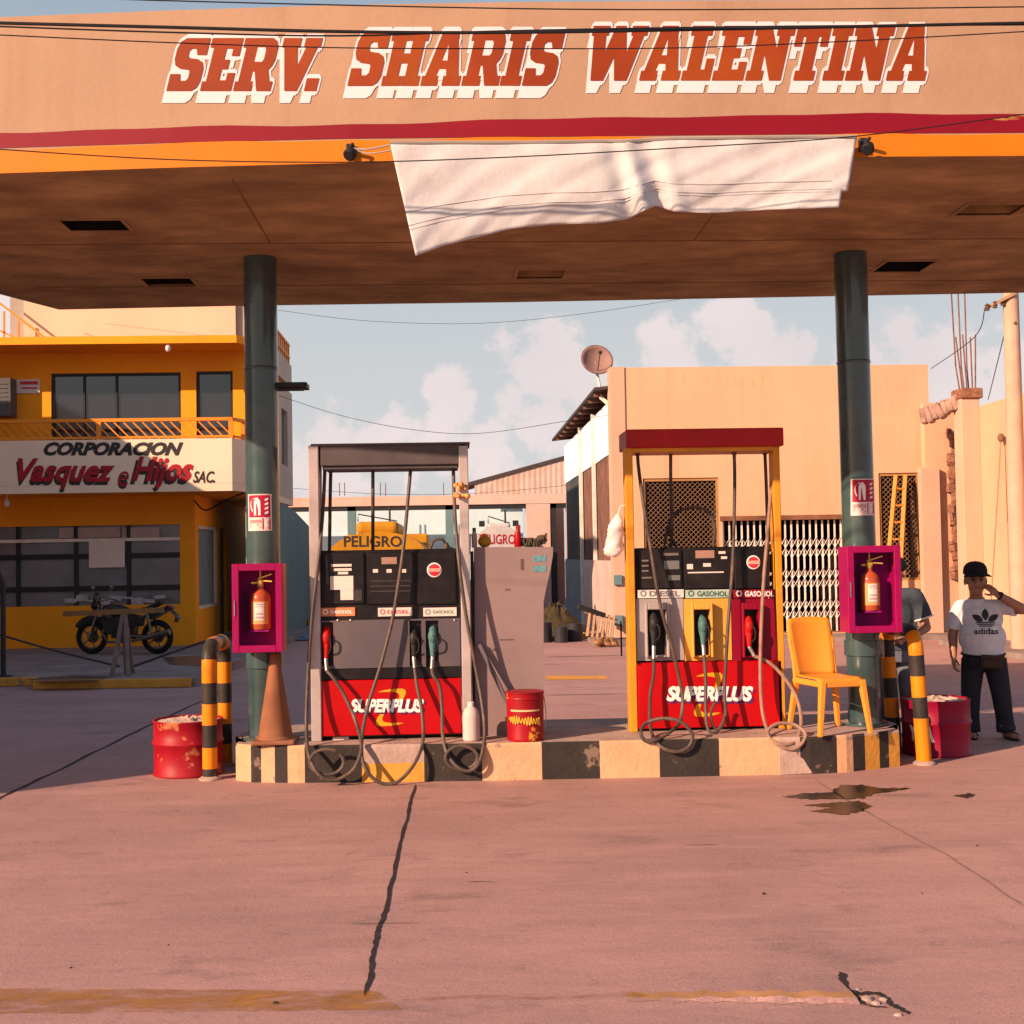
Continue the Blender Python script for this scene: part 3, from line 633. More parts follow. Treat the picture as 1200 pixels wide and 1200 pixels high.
# ------------------------------------------------------------------ left shop building
def left_building():
    t = thing('shop_building', 'orange two storey shop with a cream lettered balcony and dark windows, left of the pumps', 'building', (-7, 25, 0))
    Yg, Yb, Yu = 25.0, 23.6, 24.5
    Xg = P(229,690,Yg).x; Xc = P(283,545,Yb).x
    # ground floor
    x0, x1, z0, z1 = RC(-140, 617, 211, 711, Yg)
    mb = MB(); grid_wall(mb, -13, Xg, .12, 3.04, [(x0,x1,z0,z1)], lambda a,b,d: (a, Yg+d, b), .14)
    y_a, y_b = PX(233,660,Xg).y, PX(255,660,Xg).y; y_c, y_d = PX(258,700,Xg).y, PX(266,700,Xg).y
    zt = PX(244,617,Xg).z; zb = PX(244,712,Xg).z
    grid_wall(mb, Yg, 31, .12, 3.04, [(y_a,y_b,zb,zt),(y_c,y_d,.121,zt)], lambda a,b,d: (Xg-d, a, b), .12)
    mb.build('ground_floor_wall', M['orange_wall'], t, recalc=False)
    w = MB(); w.box(x0,x1,Yg+.10,Yg+.12,z0,z1); win = w.build('shop_window', M['glass_grey'], t)
    f = MB()
    for x in (20, 88, 150): xx = P(x,660,Yg).x; f.box(xx-.035, xx+.035, Yg+.04, Yg+.098, z0, z1)
    for y, h in ((652,.05),(690,.05),(713,.04)): zz = P(100,y,Yg).z; f.box(x0, x1, Yg+.05, Yg+.095, zz-h, zz+h)
    f.build('window_frame', M['frame_dark'], win)
    f = MB(); zz = P(100,633,Yg).z; f.box(x0, x1, Yg+.02, Yg+.07, zz-.03, zz+.03); f.build('shutter_rail', M['frame_white'], win)
    f = MB()
    for a, b in ((68,140),(142,186)): r = RC(a,618,b,630,Yg); f.box(r[0], r[1], Yg+.06, Yg+.075, r[2], r[3])
    f.build('pink_curtain', mat('pink_curtain', (.45,.34,.33), .9, var=.2), win)
    f = MB(); r = RC(104,634,146,665,Yg); f.box(r[0], r[1], Yg+.012, Yg+.018, r[2], r[3]); f.build('paper_notice', M['paper'], win)
    for k in range(9):
        f = MB(); xx = P(82+13*k,700,Yg).x; zz = P(100,704-3*math.sin(k*1.7),Yg).z; f.obox((xx,Yg+.06,zz),(.24,.05,.10+.05*math.sin(k*2.3)),Euler((0,.25*math.sin(k*3.1),0))); f.build('paper_bundle', mat('bundle_pale', (.40,.37,.40), .8, var=.3, scale=8), win, bevel=.015)
    sw = MB(); sw.box(Xg-.11, Xg-.09, y_a, y_b, zb, zt); s = sw.build('side_window', M['glass_pane'], t)
    f = MB(); f.bar((Xg-.05,y_a+.03,zb),(Xg-.05,y_a+.03,zt),.06); f.bar((Xg-.05,y_b-.03,zb),(Xg-.05,y_b-.03,zt),.06); f.bar((Xg-.05,y_a,zt-.03),(Xg-.05,y_b,zt-.03),.06); f.bar((Xg-.05,y_a,zb+.03),(Xg-.05,y_b,zb+.03),.06); f.build('window_frame', M['frame_white'], s)
    d = MB(); d.box(Xg-.11, Xg-.07, y_c, y_d, .13, zt); d = d.build('door', mat('grey_door', (.22,.19,.18), .6), t)
    h = MB(); h.tube([(Xg-.04,y_c+.12,1.0),(Xg-.03,y_c+.12,1.3)], .02, 8); h.build('handle', M['frame_white'], d)
    # balcony slab and parapet
    Xp = P(272,545,Yb).x; zp0, zp1 = P(140,577,Yb).z, P(140,515,Yb).z
    pl = [(-13,Yb),(Xp,Yb),(Xc,Yb+.45),(Xc,31),(-13,31)]
    mb = MB(); mb.prism([(x,y,zp0) for x,y in pl], (0,0,.14), 1, 0); 
    b = mb.build('balcony_slab', [M['cream_wall'], M['orange_wall']], t)
    mb = MB(); mb.prism([(x,y,zp0+.143) for x,y in [(-13,Yb),(Xp,Yb),(Xc,Yb+.45),(Xc,Yb+.9),(Xc-.1,Yb+.9),(Xc-.1,Yb+.5),(Xp-.05,Yb+.1),(-13,Yb+.1)]], (0,0,zp1-zp0-.143)); par = mb.build('parapet', M['cream_wall'], t)
    mb = MB(); ptext(mb, 'CORPORACION', 51, 518, 215, 534, Yb-.006, .35, .055); ptext(mb, 'SAC.', 226, 552, 252, 566, Yb-.006, .3, .03)
    ptext(mb, 'Vasquez', 19, 541, 132, 577, Yb-.004, .32, .03); ptext(mb, 'e', 138, 556, 149, 573, Yb-.004, .2, .03); ptext(mb, 'Hijos', 152, 539, 223, 577, Yb-.004, .32, .03); mb.build('black_lettering', M['txt_black'], par, recalc=False)
    mb = MB(); ptext(mb, 'Vasquez', 21, 537, 135, 573, Yb-.009, .36, .03); ptext(mb, 'e', 138, 552, 151, 570, Yb-.009, .25, .0); ptext(mb, 'Hijos', 155, 535, 227, 573, Yb-.009, .36, .03); mb.build('red_lettering', M['txt_red'], par, recalc=False)
    # railing on the parapet
    zr = P(140,492,Yb).z; mb = MB(); y = Yb+.05; xl = -10
    mb.bar((xl,y,zr),(Xp,y,zr),.06); mb.bar((xl,y,zp1+.04),(Xp,y,zp1+.04),.04); mb.bar((Xp,y,zr),(Xc-.04,y+.45,zr),.06); mb.bar((Xp,y,zp1+.04),(Xc-.04,y+.45,zp1+.04),.04)
    for px_ in (115, 270): X = P(px_,500,Yb).x; mb.box(X-.04, X+.04, y-.03, y+.03, zp1, zr)
    mb.bar((Xc-.05,y+.45,zp1),(Xc-.05,y+.45,zr),.07)
    X = xl
    while X < Xp-.2: mb.bar((X+.35,y,zp1),(X,y,zr),.025); X += .17
    mb.build('balcony_railing', M['rail_orange'], t)
    # upper wall with windows
    zt = P(140,404,Yb).z; wh = []
    for r in ((60,437,212,530),(230,435,273,520)): a = RC(*r, Yu); wh.append((a[0],a[1],max(a[2],zp0+.3),a[3]))
    mb = MB(); grid_wall(mb, -13, Xc-.02, zp0+.14, zt, wh, lambda a,b,d: (a, Yu+d, b), .1)
    mb.build('upper_wall', M['orange_wall'], t, recalc=False)
    for i, h in enumerate(wh):
        g = MB(); g.box(h[0],h[1],Yu+.07,Yu+.09,h[2],h[3]); g = g.build('upper_window', M['glass_dark'], t)
        f = MB()
        for x in ([h[0]+.03, h[1]-.03] + ([h[0]+(h[1]-h[0])*k for k in (.25,.5)] if i == 0 else [])): f.box(x-.018,x+.018,Yu+.03,Yu+.068,h[2],h[3])
        f.box(h[0],h[1],Yu+.035,Yu+.065,h[3]-.05,h[3]); f.build('window_frame', M['frame_dark'], g)
    # side wall, rear block, roof slab, penthouse
    mb = MB(); ya, yb = PX(330,510,Xc).y, PX(337,510,Xc).y; za, zb_ = PX(333,545,Xc).z, PX(333,480,Xc).z
    grid_wall(mb, Yu, 31, zp0+.14, zt, [(ya,yb,za,zb_)], lambda a,b,d: (Xc-d, a, b), .12); mb.poly([(Xc,31,zp0),(-13,31,zp0),(-13,31,zt),(Xc,31,zt)])
    mb.box(-8, Xc-.003, 28, 31, zt+.15, 6.4)
    mb.build('side_wall', mat('beige_render', (.50,.42,.36), .85, var=.15, scale=.7), t, recalc=False)
    g = MB(); g.box(Xc-.11, Xc-.09, ya, yb, za, zb_); g.build('side_window', M['glass_dark'], t)
    mb = MB(); mb.prism([(-13,Yb-.12,zt),(Xc-.05,Yb-.12,zt),(Xc+.1,Yb+.2,zt),(Xc+.1,27.9,zt),(-13,27.9,zt)], (0,0,.14)); mb.build('roof_slab', M['orange_wall'], t)
    xa, xb = P(28,380,27).x, P(276,380,27).x
    mb = MB(); mb.box(xa, xb, 27, 31.02, zt+.14, 7.7); mb.build('penthouse', M['pent_wall'], t)
    mb = MB(); mb.box(xb+.003, xb+.25, 27.1, 27.6, zt+.14, 7.6); mb.box(xa-.35, xa-.04, 27.2, 27.5, zt+.14, 7.6); mb.build('pier', M['grey_wall'], t)
    mb = MB()
    for z in (6.6, 6.9): mb.bar((Xc-.06,28,z),(Xc-.06,31,z),.05); mb.bar((xb+.3,28.05,z),(Xc-.06,28.05,z),.05)
    for k in range(9): yk = 28.03+k*.36; mb.bar((Xc-.06,yk,6.4),(Xc-.06,yk,6.9),.04)
    mb.build('terrace_railing', M['rail_orange'], t)
    mb = MB()
    for k in range(3):
        mb.bar((P(0,362+k*20,26.6).x-.5, 26.6, P(0,350+k*20,26.6).z+.3), (P(62,404+k*14,26.6).x, 26.6, P(62,404+min(k,0)*14,26.6).z+.02), .04) if k == 0 else mb.bar((P(0,362+k*20,26.6).x-.5, 26.6, P(0,356+k*18,26.6).z), (P(36+0*k,404,26.6).x, 26.6, P(20,404,26.6).z), .035)
    for x in (5, 22, 45): a = P(x,404,26.6); mb.bar(a, a+Vector((0,0,.75-.012*x)), .035)
    mb.build('stair_railing', M['rail_orange'], t)
    # small fittings
    for x, y, Y in ((197,408,Yb-.05),(8,590,Yb+.3)):
        p = P(x,y,Y); mb = MB(); top = zt if y < 500 else zp0
        mb.tube([(p.x,Y,top),(p.x,Y,p.z+.03)], .012, 6); mb.ell((p.x,Y,p.z), (.05,.05,.07), 10, 8); mb.build('bulb_lamp', M['letter_white'], t, smooth=True)
    mb = MB(); r = RC(20,445,47,461,Yu); mb.box(r[0],r[1],Yu-.03,Yu-.005,r[2],r[3]); sg = mb.build('wall_notice', M['letter_white'], t)
    mb = MB(); r = RC(24,447,45,451,Yu); mb.box(r[0],r[1],Yu-.036,Yu-.0302,r[2],r[3]); r = RC(26,454,44,456,Yu); mb.box(r[0],r[1],Yu-.036,Yu-.0302,r[2],r[3]); mb.build('notice_print', mat('pink_print', (.5,.06,.07), .7), sg)
    mb = MB(); r = RC(-30,446,20,490,Yu); mb.box(r[0],r[1],Yu-.35,Yu-.01,r[2],r[3])
    for k in range(8): mb.box(r[0]+.05, r[1]-.05, Yu-.362, Yu-.351, r[2]+.08*k+.03, r[2]+.08*k+.055)
    mb.build('air_conditioner', mat('grey_appliance', (.10,.10,.11), .6), t, bevel=.01)
    mb = MB(); c0 = P(262,585,24.6); mb.tube(smooth_path([(Xg+.02,24.9,2.9),(Xg+.3,24.5,2.7),(Xg+.7,24.2,2.85),(Xc-.05,24.1,3.0)]), .015, 6); mb.build('loose_wire', M['cable'], t)
left_building()
# teal boundary wall beside the shop
mb = MB(); Xw = -3.92; p = PX(344,600,Xw); q = PX(364,624,Xw)
mb.prism([(Xw,26.5,0),(Xw,p.y,0),(Xw,36,0),(Xw,36,q.z),(Xw,p.y,p.z+.05),(Xw,26.5,p.z+.25)], (-.2,0,0))
tag(mb.build('boundary_wall', M['teal_wall']), 'dark teal boundary wall with sloping top behind the left green column', 'wall')
mb = MB(); mb.box(-3.9,-1.6,33.6,33.9,0,.16); tag(mb.build('kerb', M['kerb_yellow'], bevel=.02), kind='structure')

# neighbour across on the left, outside the picture: read from its shadow, roof line shaped to cast that shade
mb = MB(); pol = [(-9.6,5.5,0),(-9.6,22.3,0),(-9.6,22.3,6.1),(-9.6,20,5.7),(-9.6,9.1,5.2),(-9.6,5.5,4.15)]; mb.prism(pol, (-6,0,0))
nb = thing('unseen_shade_house', 'unseen house beyond the left edge, its roof line shaped to shade the forecourt', 'house', (-12.6,14,0)); mb.build('wall', M['cream_wall'], nb)
mb = MB()
for k in range(4): y = 8.5+k*3.4; mb.box(-9.62,-9.595,y,y+1.2,1.1,2.6)
mb.build('window', M['glass_dark'], nb)

# ------------------------------------------------------------------ pink depot at the back
def depot():
    Y = 44; t = thing('depot_building', 'long pale pink depot with teal posts and a pitched tin roof behind the pumps', 'building', (-2, Y, 0))
    za, zb_ = P(500,581,Y).z, P(500,592,Y).z
    xl = -14; xp0, xp1 = P(617,620,Y).x, P(645,620,Y).x
    mb = MB(); mb.box(xl, P(668,585,Y).x+3, Y, Y+.4, zb_, za); mb.build('ring_beam', M['pink_wall'], t)
    mb = MB(); mb.box(xp0, xp1, Y+.02, Y+.38, 0, zb_-.003); mb.box(P(664,620,Y).x, P(664,620,Y).x+3, Y+.02, Y+.38, 0, zb_-.003)
    mb.build('pier', M['pink_wall'], t)
    mb = MB(); mb.box(xl, xp0-.01, Y+2.2, Y+2.4, 0, zb_+.05); mb.build('rear_wall', M['white_wall'], t)
    mb = MB(); mb.box(xp1+.002, P(664,620,Y).x-.002, Y+1.0, Y+1.1, 0, zb_-.003); mb.build('gate_panel', M['pink_wall'], t)
    mb = MB(); mb.box(xp1, xp1+.22, Y+.05, Y+.3, 0, zb_-.01); mb.box(xp1, P(664,620,Y).x, Y+.05, Y+.3, zb_-.16, zb_-.004); mb.build('gate_frame', M['frame_dark'], t)
    for x in (412, 527):
        mb = MB(); X = P(x,620,Y).x; mb.box(X-.14, X+.14, Y+.05, Y+.33, 0, zb_-.004); mb.build('teal_post', M['teal_wall'], t)
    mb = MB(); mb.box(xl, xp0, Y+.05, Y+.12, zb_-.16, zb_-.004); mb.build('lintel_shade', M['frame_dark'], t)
    # pitched tin gable
    Yr = Y+1.5; a = P(556,567,Yr); b = P(700,527,Yr); n = 46; vs = []; fs = []
    for i in range(n+1):
        k = i/n; p = a.lerp(b, k); yy = Yr+.014*(i % 2); vs += [(p.x,yy,za-.02),(p.x,yy,p.z)]
    for i in range(n): fs.append((2*i,2*i+2,2*i+3,2*i+1))
    mb = MB(); mb.add(vs, fs); mb.build('tin_gable', M['zinc_pink'], t, recalc=False)
    mb = MB(); d = (b-a).normalized(); mb.bar(a-d*.5+Vector((0,1.5,.05)), b+d+Vector((0,1.5,.05)), 3.1, .12, up=(0,0,1)); mb.build('tin_roof', M['roof_dark'], t)
    mb = MB()
    for x in (398, 404, 446, 452, 520): p = P(x,581,Y+.2); mb.bar(p, p+Vector((0,0,.45)), .03)
    mb.build('rebar_stub', M['rust'], t)
depot()

# ------------------------------------------------------------------ peach building on the right
RBY = 25.4
def right_building():
    Y = RBY; t = thing('warehouse_building', 'plain peach flat fronted warehouse with meshed windows behind the right pump', 'building', (6, Y, 0))
    X0, X1 = P(718,600,Y).x, P(1092,600,Y).x; zt = P(900,429,Y).z
    w1 = RC(754,560,850,648,Y); gt = RC(848,604,990,745,Y); w2 = RC(1031,554,1079,680,Y)
    gt = (w1[1]+.02 if False else gt[0], gt[1], .09, gt[3]); w1 = (w1[0], gt[0]-.06, w1[2], w1[3])
    holes = [w1, gt, w2]
    mb = MB(); grid_wall(mb, X0+.28, X1, 0, zt, holes, lambda a,b,d: (a, Y+d, b), .22)
    mb.poly([(X1,Y,0),(X1,Y+9,0),(X1,Y+9,zt),(X1,Y,zt)]); mb.poly([(X0,Y+.3,zt-.001),(X1,Y+.3,zt-.001),(X1,Y,zt-.001),(X0,Y,zt-.001)]); mb.poly([(X0+.28,Y+.3,4.5),(X1,Y+.3,4.5),(X1,Y+.3,zt),(X0+.28,Y+.3,zt)])
    mb.build('front_wall', M['rbuild'], t, recalc=False)
    mb = MB(); mb.box(X0+.3, gt[0]-.06, Y-.02, Y+.0, 0, .34); mb.box(gt[1]+.06, X1-.01, Y-.02, Y+.0, 0, .34); mb.build('grey_plinth', M['grey_wall'], t)
    mb = MB(); mb.box(X0, X0+.283, Y-.03, Y+.5, 0, zt+.01); mb.build('corner_pilaster', M['rpillar'], t)
    # flank of tin sheets
    yb = 37; za, zm, zl = 5.12, 3.80, 1.6
    def sheet(z0, z1, m, name, y0=Y+.5, y1=yb, amp=.025, pitch=.16, off=0):
        n = int((y1-y0)/pitch*2); vs = []; fs = []
        for i in range(n+1):
            y = y0+(y1-y0)*i/n; x = X0+.05+off+(amp if i % 2 else 0); vs += [(x,y,z0+random.uniform(-.03,.03)*(i % 6 == 0)),(x,y,z1)]
        for i in range(n): fs.append((2*i,2*i+2,2*i+3,2*i+1))
        mb = MB(); mb.add(vs, fs); mb.build(name, m, t, recalc=False)
    sheet(zm, za-.25, M['zinc_white'], 'white_tin_sheet'); sheet(zl, zm+.05, M['zinc_rust'], 'rusty_tin_sheet', off=.03, y1=32.0); sheet(zl, zm+.05, mat('dark_blue_tin_sheet', (.045,.055,.065), .6, var=.4, scale=1.5, dirt=(.16,.08,.06), dirt_amt=.6), 'dark_tin_sheet', y0=32.0, off=.03)
    mb = MB(); mb.box(X0+.02, X0+.2, Y+.5, 32, 0, zl); mb.build('lower_wall', M['zinc_pink'], t)
    mb = MB(); mb.box(X0+.02, X0+.2, 32.01, yb, 0, zl); mb.build('lower_wall_rear', mat('blue_grey_render', (.20,.22,.25), .85, var=.2), t)
    mb = MB(); mb.box(X0-.02, X0+.06, 31.9, 32.06, 0, za-.2); mb.box(X0-.02,X0+.06,28.9,29.0,zl,za-.2); mb.build('flank_post', M['frame_white'], t)
    mb = MB(); mb.prism([(X0-.28,Y+.35,za-.06),(X0+3,Y+.35,za+.25),(X0+3,Y+.35,za+.31),(X0-.28,Y+.35,za)], (0,yb-Y,0)); mb.build('tin_roof', M['roof_dark'], t)
    y = Y+.8
    while y < yb: mb = MB(); mb.bar((X0-.24,y,za-.10),(X0+.3,y,za-.05),.09); y += 1.1; mb.build('rafter', M['rust'], t)
    # dark rooms behind the openings
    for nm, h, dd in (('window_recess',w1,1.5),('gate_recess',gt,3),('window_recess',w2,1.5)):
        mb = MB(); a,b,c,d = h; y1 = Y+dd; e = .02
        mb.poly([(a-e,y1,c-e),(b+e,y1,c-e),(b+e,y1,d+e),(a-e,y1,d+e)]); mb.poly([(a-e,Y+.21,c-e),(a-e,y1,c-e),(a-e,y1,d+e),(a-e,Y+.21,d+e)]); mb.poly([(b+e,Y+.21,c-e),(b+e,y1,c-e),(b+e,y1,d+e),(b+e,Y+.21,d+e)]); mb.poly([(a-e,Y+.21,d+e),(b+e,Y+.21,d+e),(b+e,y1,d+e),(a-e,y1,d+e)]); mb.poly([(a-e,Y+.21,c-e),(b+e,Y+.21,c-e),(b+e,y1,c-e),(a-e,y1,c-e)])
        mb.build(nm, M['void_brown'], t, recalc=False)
    def diamond(h, p, m, y):
        a,b,c,d = h; mb = MB(); w = .011
        s = a-(d-c)
        while s < b:
            # rising bar from (s,c) to (s+(d-c),d)
            t0 = max(0, a-s); t1 = min(d-c, b-s)
            if t1 > t0+.02: mb.bar((s+t0,y,c+t0),(s+t1,y,c+t1),w*1.3,.008); mb.bar((a+b-s-t0,y+.012,c+t0),(a+b-s-t1,y+.012,c+t1),w*1.3,.008)
            s += p
        return mb
    for h in (w1, w2):
        o = diamond(h, .10, None, Y+.07).build('window_mesh', mat('mesh_bronze', (.28,.17,.10), .6), t)
        a,b,c,d = h; mb = MB()
        for q in ((a,b,c,c+.05),(a,b,d-.06,d),(a,a+.05,c+.05,d-.06),(b-.05,b,c+.05,d-.06)): mb.box(q[0],q[1],Y+.03,Y+.1,q[2],q[3])
        mb.build('mesh_frame', mat('frame_ochre', (.36,.20,.08), .6), o)
    # folding lattice gate
    a,b,c,d = gt; g = MB(); n = 19; ys = Y+.1
    for i in range(n+1):
        x = a+.03+(b-a-.06)*i/n; g.box(x-.016, x+.016, ys-.01, ys+.01, c+.03, d-.1)
    dx = (b-a-.06)/n; rows = [(c+.28+.62*k, c+.28+.62*k+.40) for k in range(3)]
    for z0, z1 in rows:
        m_ = 4; dz = (z1-z0)/2
        for i in range(n):
            x = a+.03+dx*i
            for k in range(2):
                zz = z0+k*dz
                g.bar((x,ys-.018,zz),(x+dx,ys-.018,zz+dz),.02,.008); g.bar((x+dx,ys+.018,zz),(x,ys+.018,zz+dz),.02,.008)
    gate = g.build('lattice_gate', M['frame_white'], t)
    mb = MB(); mb.box(a-.05,b+.05,Y-.04,Y+.16,d-.09,d+.002); mb.box(a,b,Y+.05,Y+.15,c,c+.03); mb.build('gate_rail', mat('gate_rail_rust', (.20,.09,.05), .7, var=.4), gate)
    # faint raised marks left from an old sign
    mb = MB(); ys = Y-.006
    for k, (x,y) in enumerate(((803,444),(815,447),(826,443),(853,447),(861,447),(868,446),(884,449),(893,446),(902,448))):
        p = P(x,y,Y); mb.box(p.x-.07,p.x+.05,Y-.0015,Y+.001,p.z-.09,p.z-.06); mb.box(p.x-.05+.03*(k%3),p.x-.02+.03*(k%3),Y-.0025,Y+.001,p.z-.09,p.z+.10)
    mb.build('old_sign_marks', mat('faded_ochre', (.60,.38,.21), .85), t)
right_building()
# satellite dish on the corner
def dish():
    b = P(703,466,26.2); t = thing('satellite_dish', 'pinkish round satellite dish on the roof corner of the peach warehouse', 'satellite dish', b)
    c = P(699,423,26.2); ax = Vector((.12,-.95,.35)).normalized(); R = .33
    mb = MB(); mb.lathe(c+ax*-.08, [(R*k/8, .14*(k/8)**2) for k in range(0,9)], 28, axis=ax, caps=False); o = mb.build('reflector', mat('dish_pink_grey', (.27,.16,.14), .6, var=.1, scale=4), t, smooth=True, recalc=False)
    m = o.modifiers.new('s', 'SOLIDIFY'); m.thickness = .012
    mb = MB(); mb.torus(c+ax*.06, ax, R, .012, 32, 6); mb.build('rim', M['rust'], t, smooth=True)
    mb = MB(); top = c-ax*.09; mb.tube([b, b+Vector((-.0,0,.25)), top-Vector((0,0,.1)), top], .03, 8); mb.bar(b, b+Vector((.3,-.1,-.3)), .04); mb.bar(b+Vector((-.03,0,.1)), b+Vector((.22,-.2,-.2)), .03); mb.build('mast', M['frame_white'], t, smooth=True)
    mb = MB(); f = c+ax*.36; mb.tube([c+ax*.05+Vector((0,0,-R*.9)), f], .01, 6); mb.ell(f, .04, 10, 8); mb.build('feed_arm', M['frame_dark'], t, smooth=True)
dish()
# ------------------------------------------------------------------ broken wall at the right edge
def right_wall():
    t = thing('side_wall', 'salmon rendered wall with a broken concrete beam and bare rebar, at the right edge', 'wall', (9.8, 22, 0))
    X = P(1145,600,24).x; zt = P(1146,470,24).z
    mb = MB(); mb.box(X, X+.2, 17, 24.1, 0, zt-.12); d0, d1 = PX(1200,650,X).y-.6, PX(1187,650,X).y
    mb.build('long_wall', M['rbuild'], t)
    mb = MB(); mb.box(X-.35, X+.003, 23.75, 24.13, 0, zt+.02); mb.build('pier', M['rpillar'], t, bevel=.01)
    mb = MB(); mb.box(9.35, X+.2, 25.05, 25.25, 0, zt+.1); mb.build('return_wall', M['rbuild'], t)
    mb = MB(); mb.box(P(1081,640,25).x-.02, P(1101,640,25).x, 24.9, 25.1, 0, P(1090,548,25).z); mb.build('low_pier', M['rpillar'], t)
    # strip of broken bricks
    mb = MB(); z = 1.2
    while z < 4.1:
        xx = P(1117,600,25.0).x+random.uniform(-.05,.05); w = random.uniform(.05,.14); h = random.uniform(.06,.2); mb.obox((xx,25.0,z),(w,.18,h),Euler((random.uniform(-.3,.3),random.uniform(-.2,.2),random.uniform(-.4,.4)))); z += h*.8
    mb.build('broken_bricks', M['brick'], t)
    # leaning broken beam with rebars
    a, b = P(1079,490,24.4), P(1142,464,23.9); mb = MB(); n = 10
    for i in range(n):
        p, q = a.lerp(b, i/n), a.lerp(b, (i+1)/n+.01); mb.bar(p+Vector((0,0,random.uniform(-.03,.03))), q, random.uniform(.26,.34), random.uniform(.24,.36))
    mb.build('broken_beam', mat('broken_concrete', (.36,.23,.19), .95, var=.5, scale=5, bump=1, bscale=14), t, bevel=.02)
    mb = MB(); mb.box(P(1122,470,24).x-.05, X+.06, 23.7, 24.2, zt+.023, zt+.22); mb.build('column_cap', M['brick'], t, bevel=.02)
    mb = MB()
    for xb, xt, yt in ((1126,1114,330),(1131,1122,330),(1136,1130,330),(1129,1120,395),(1134,1128,392),(1140,1137,395),(1143,1143,392)):
        mb.tube([P(xb,466,23.9+.05*(xb%3)), P((xb+xt)/2,430,23.95), P(xt,yt,23.95)], .014, 6)
    mb.build('rebar', M['rust'], t, smooth=True)
    mb = MB(); mb.box(X-.02, X-.002, d0, d1, .05, PX(1190,617,X).z); dr = mb.build('door', mat('grey_tin_door', (.25,.22,.21), .6, var=.2), t)
    mb = MB(); zz = PX(1190,617,X).z; mb.box(X-.05,X-.001,d1,d1+.09,.05,zz+.08); mb.box(X-.05,X-.001,d0,d1,zz,zz+.08); mb.build('door_frame', M['wood'], dr)
    mb = MB(); mb.tube([(X-.03,d1-.1,1.0),(X-.09,d1-.1,1.0),(X-.09,d1-.1,1.16)], .015, 6); mb.build('handle', M['frame_dark'], dr)
right_wall()
def pole():
    b = Vector((P(1195,700,20.6).x, 20.6, 0)); t = thing('utility_pole', 'cream concrete utility pole with an arm of insulators, at the right edge', 'pole', b)
    mb = MB(); mb.lathe(b, [(.16,0),(.14,3),(.115,7.5)], 16); mb.build('shaft', mat('pole_concrete', (.50,.34,.25), .9, var=.15), t, smooth=True)
    z = P(1175,350,20.6).z; mb = MB(); q = P(1154,362,20.6); p = Vector((b.x,20.45,P(1192,346,20.6).z)); mb.bar(p, q, .05); 
    mb.bar(Vector((b.x,20.45,P(1192,380,20.6).z)), P(1180,376,20.6), .04); mb.build('cross_arm', M['wood'], t)
    for k, (x,y) in enumerate(((1157,360),(1166,357),(1175,354),(1184,350),(1183,372))):
        mb = MB(); c = P(x,y,20.55); mb.lathe(c-Vector((0,0,.06)), [(.02,0),(.045,.01),(.03,.03),(.045,.05),(.03,.075),(.045,.09),(.015,.12)], 12); mb.build('insulator', mat('insulator_brown', (.12,.07,.05), .3), t, smooth=True)
    mb = MB(); mb.tube(smooth_path([P(1154,362,20.6),P(1142,395,21.5),P(1091,432,25.4)]), .008, 5); mb.tube(smooth_path([P(1180,378,20.6),P(1170,420,21.5),PX(1158,468,9.85)]), .008, 5); mb.build('drop_wire', M['cable'], t)
pole()
# long-handled duster leaning on the wall
a = P(1173,513,22.6); b = P(1158,735,22.2); t = thing('long_brush', 'long thin pole with a round brush head leaning on the salmon wall', 'brush', (b.x,b.y,0))
mb = MB(); mb.tube([(b.x,b.y,.09), a], .014, 8); mb.build('handle', M['wood'], t, smooth=True)
mb = MB(); mb.ell(a, (.06,.06,.08), 12, 8); mb.build('brush_head', M['rust'], t, smooth=True)
# ladder inside the right meshed window
def ladder():
    Y = RBY-.12; a0, a1 = P(1037,660,Y-.15), P(1050,557,Y); b0, b1 = P(1052,660,Y-.15), P(1061,557,Y)
    t = thing('ladder', 'yellow wooden ladder leaning against the meshed window right of the green column', 'ladder', (a0.x, Y-.6, .08))
    ends = []
    for p, q in ((a0,a1),(b0,b1)):
        d = (q-p); base = p - d*((p.z-.08)/d.z); base.y = Y-.6; ends.append((base, q))
        mb = MB(); mb.bar(base, q, .075, .05); mb.build('rail', mat('ladder_yellow', (.52,.22,.035), .6, var=.2, scale=5), t)
    for k in range(9):
        f = (k+.5)/9.3; mb = MB(); mb.bar(ends[0][0].lerp(ends[0][1], f), ends[1][0].lerp(ends[1][1], f), .045, .035); mb.build('rung', MATS['ladder_yellow'], t)
ladder()
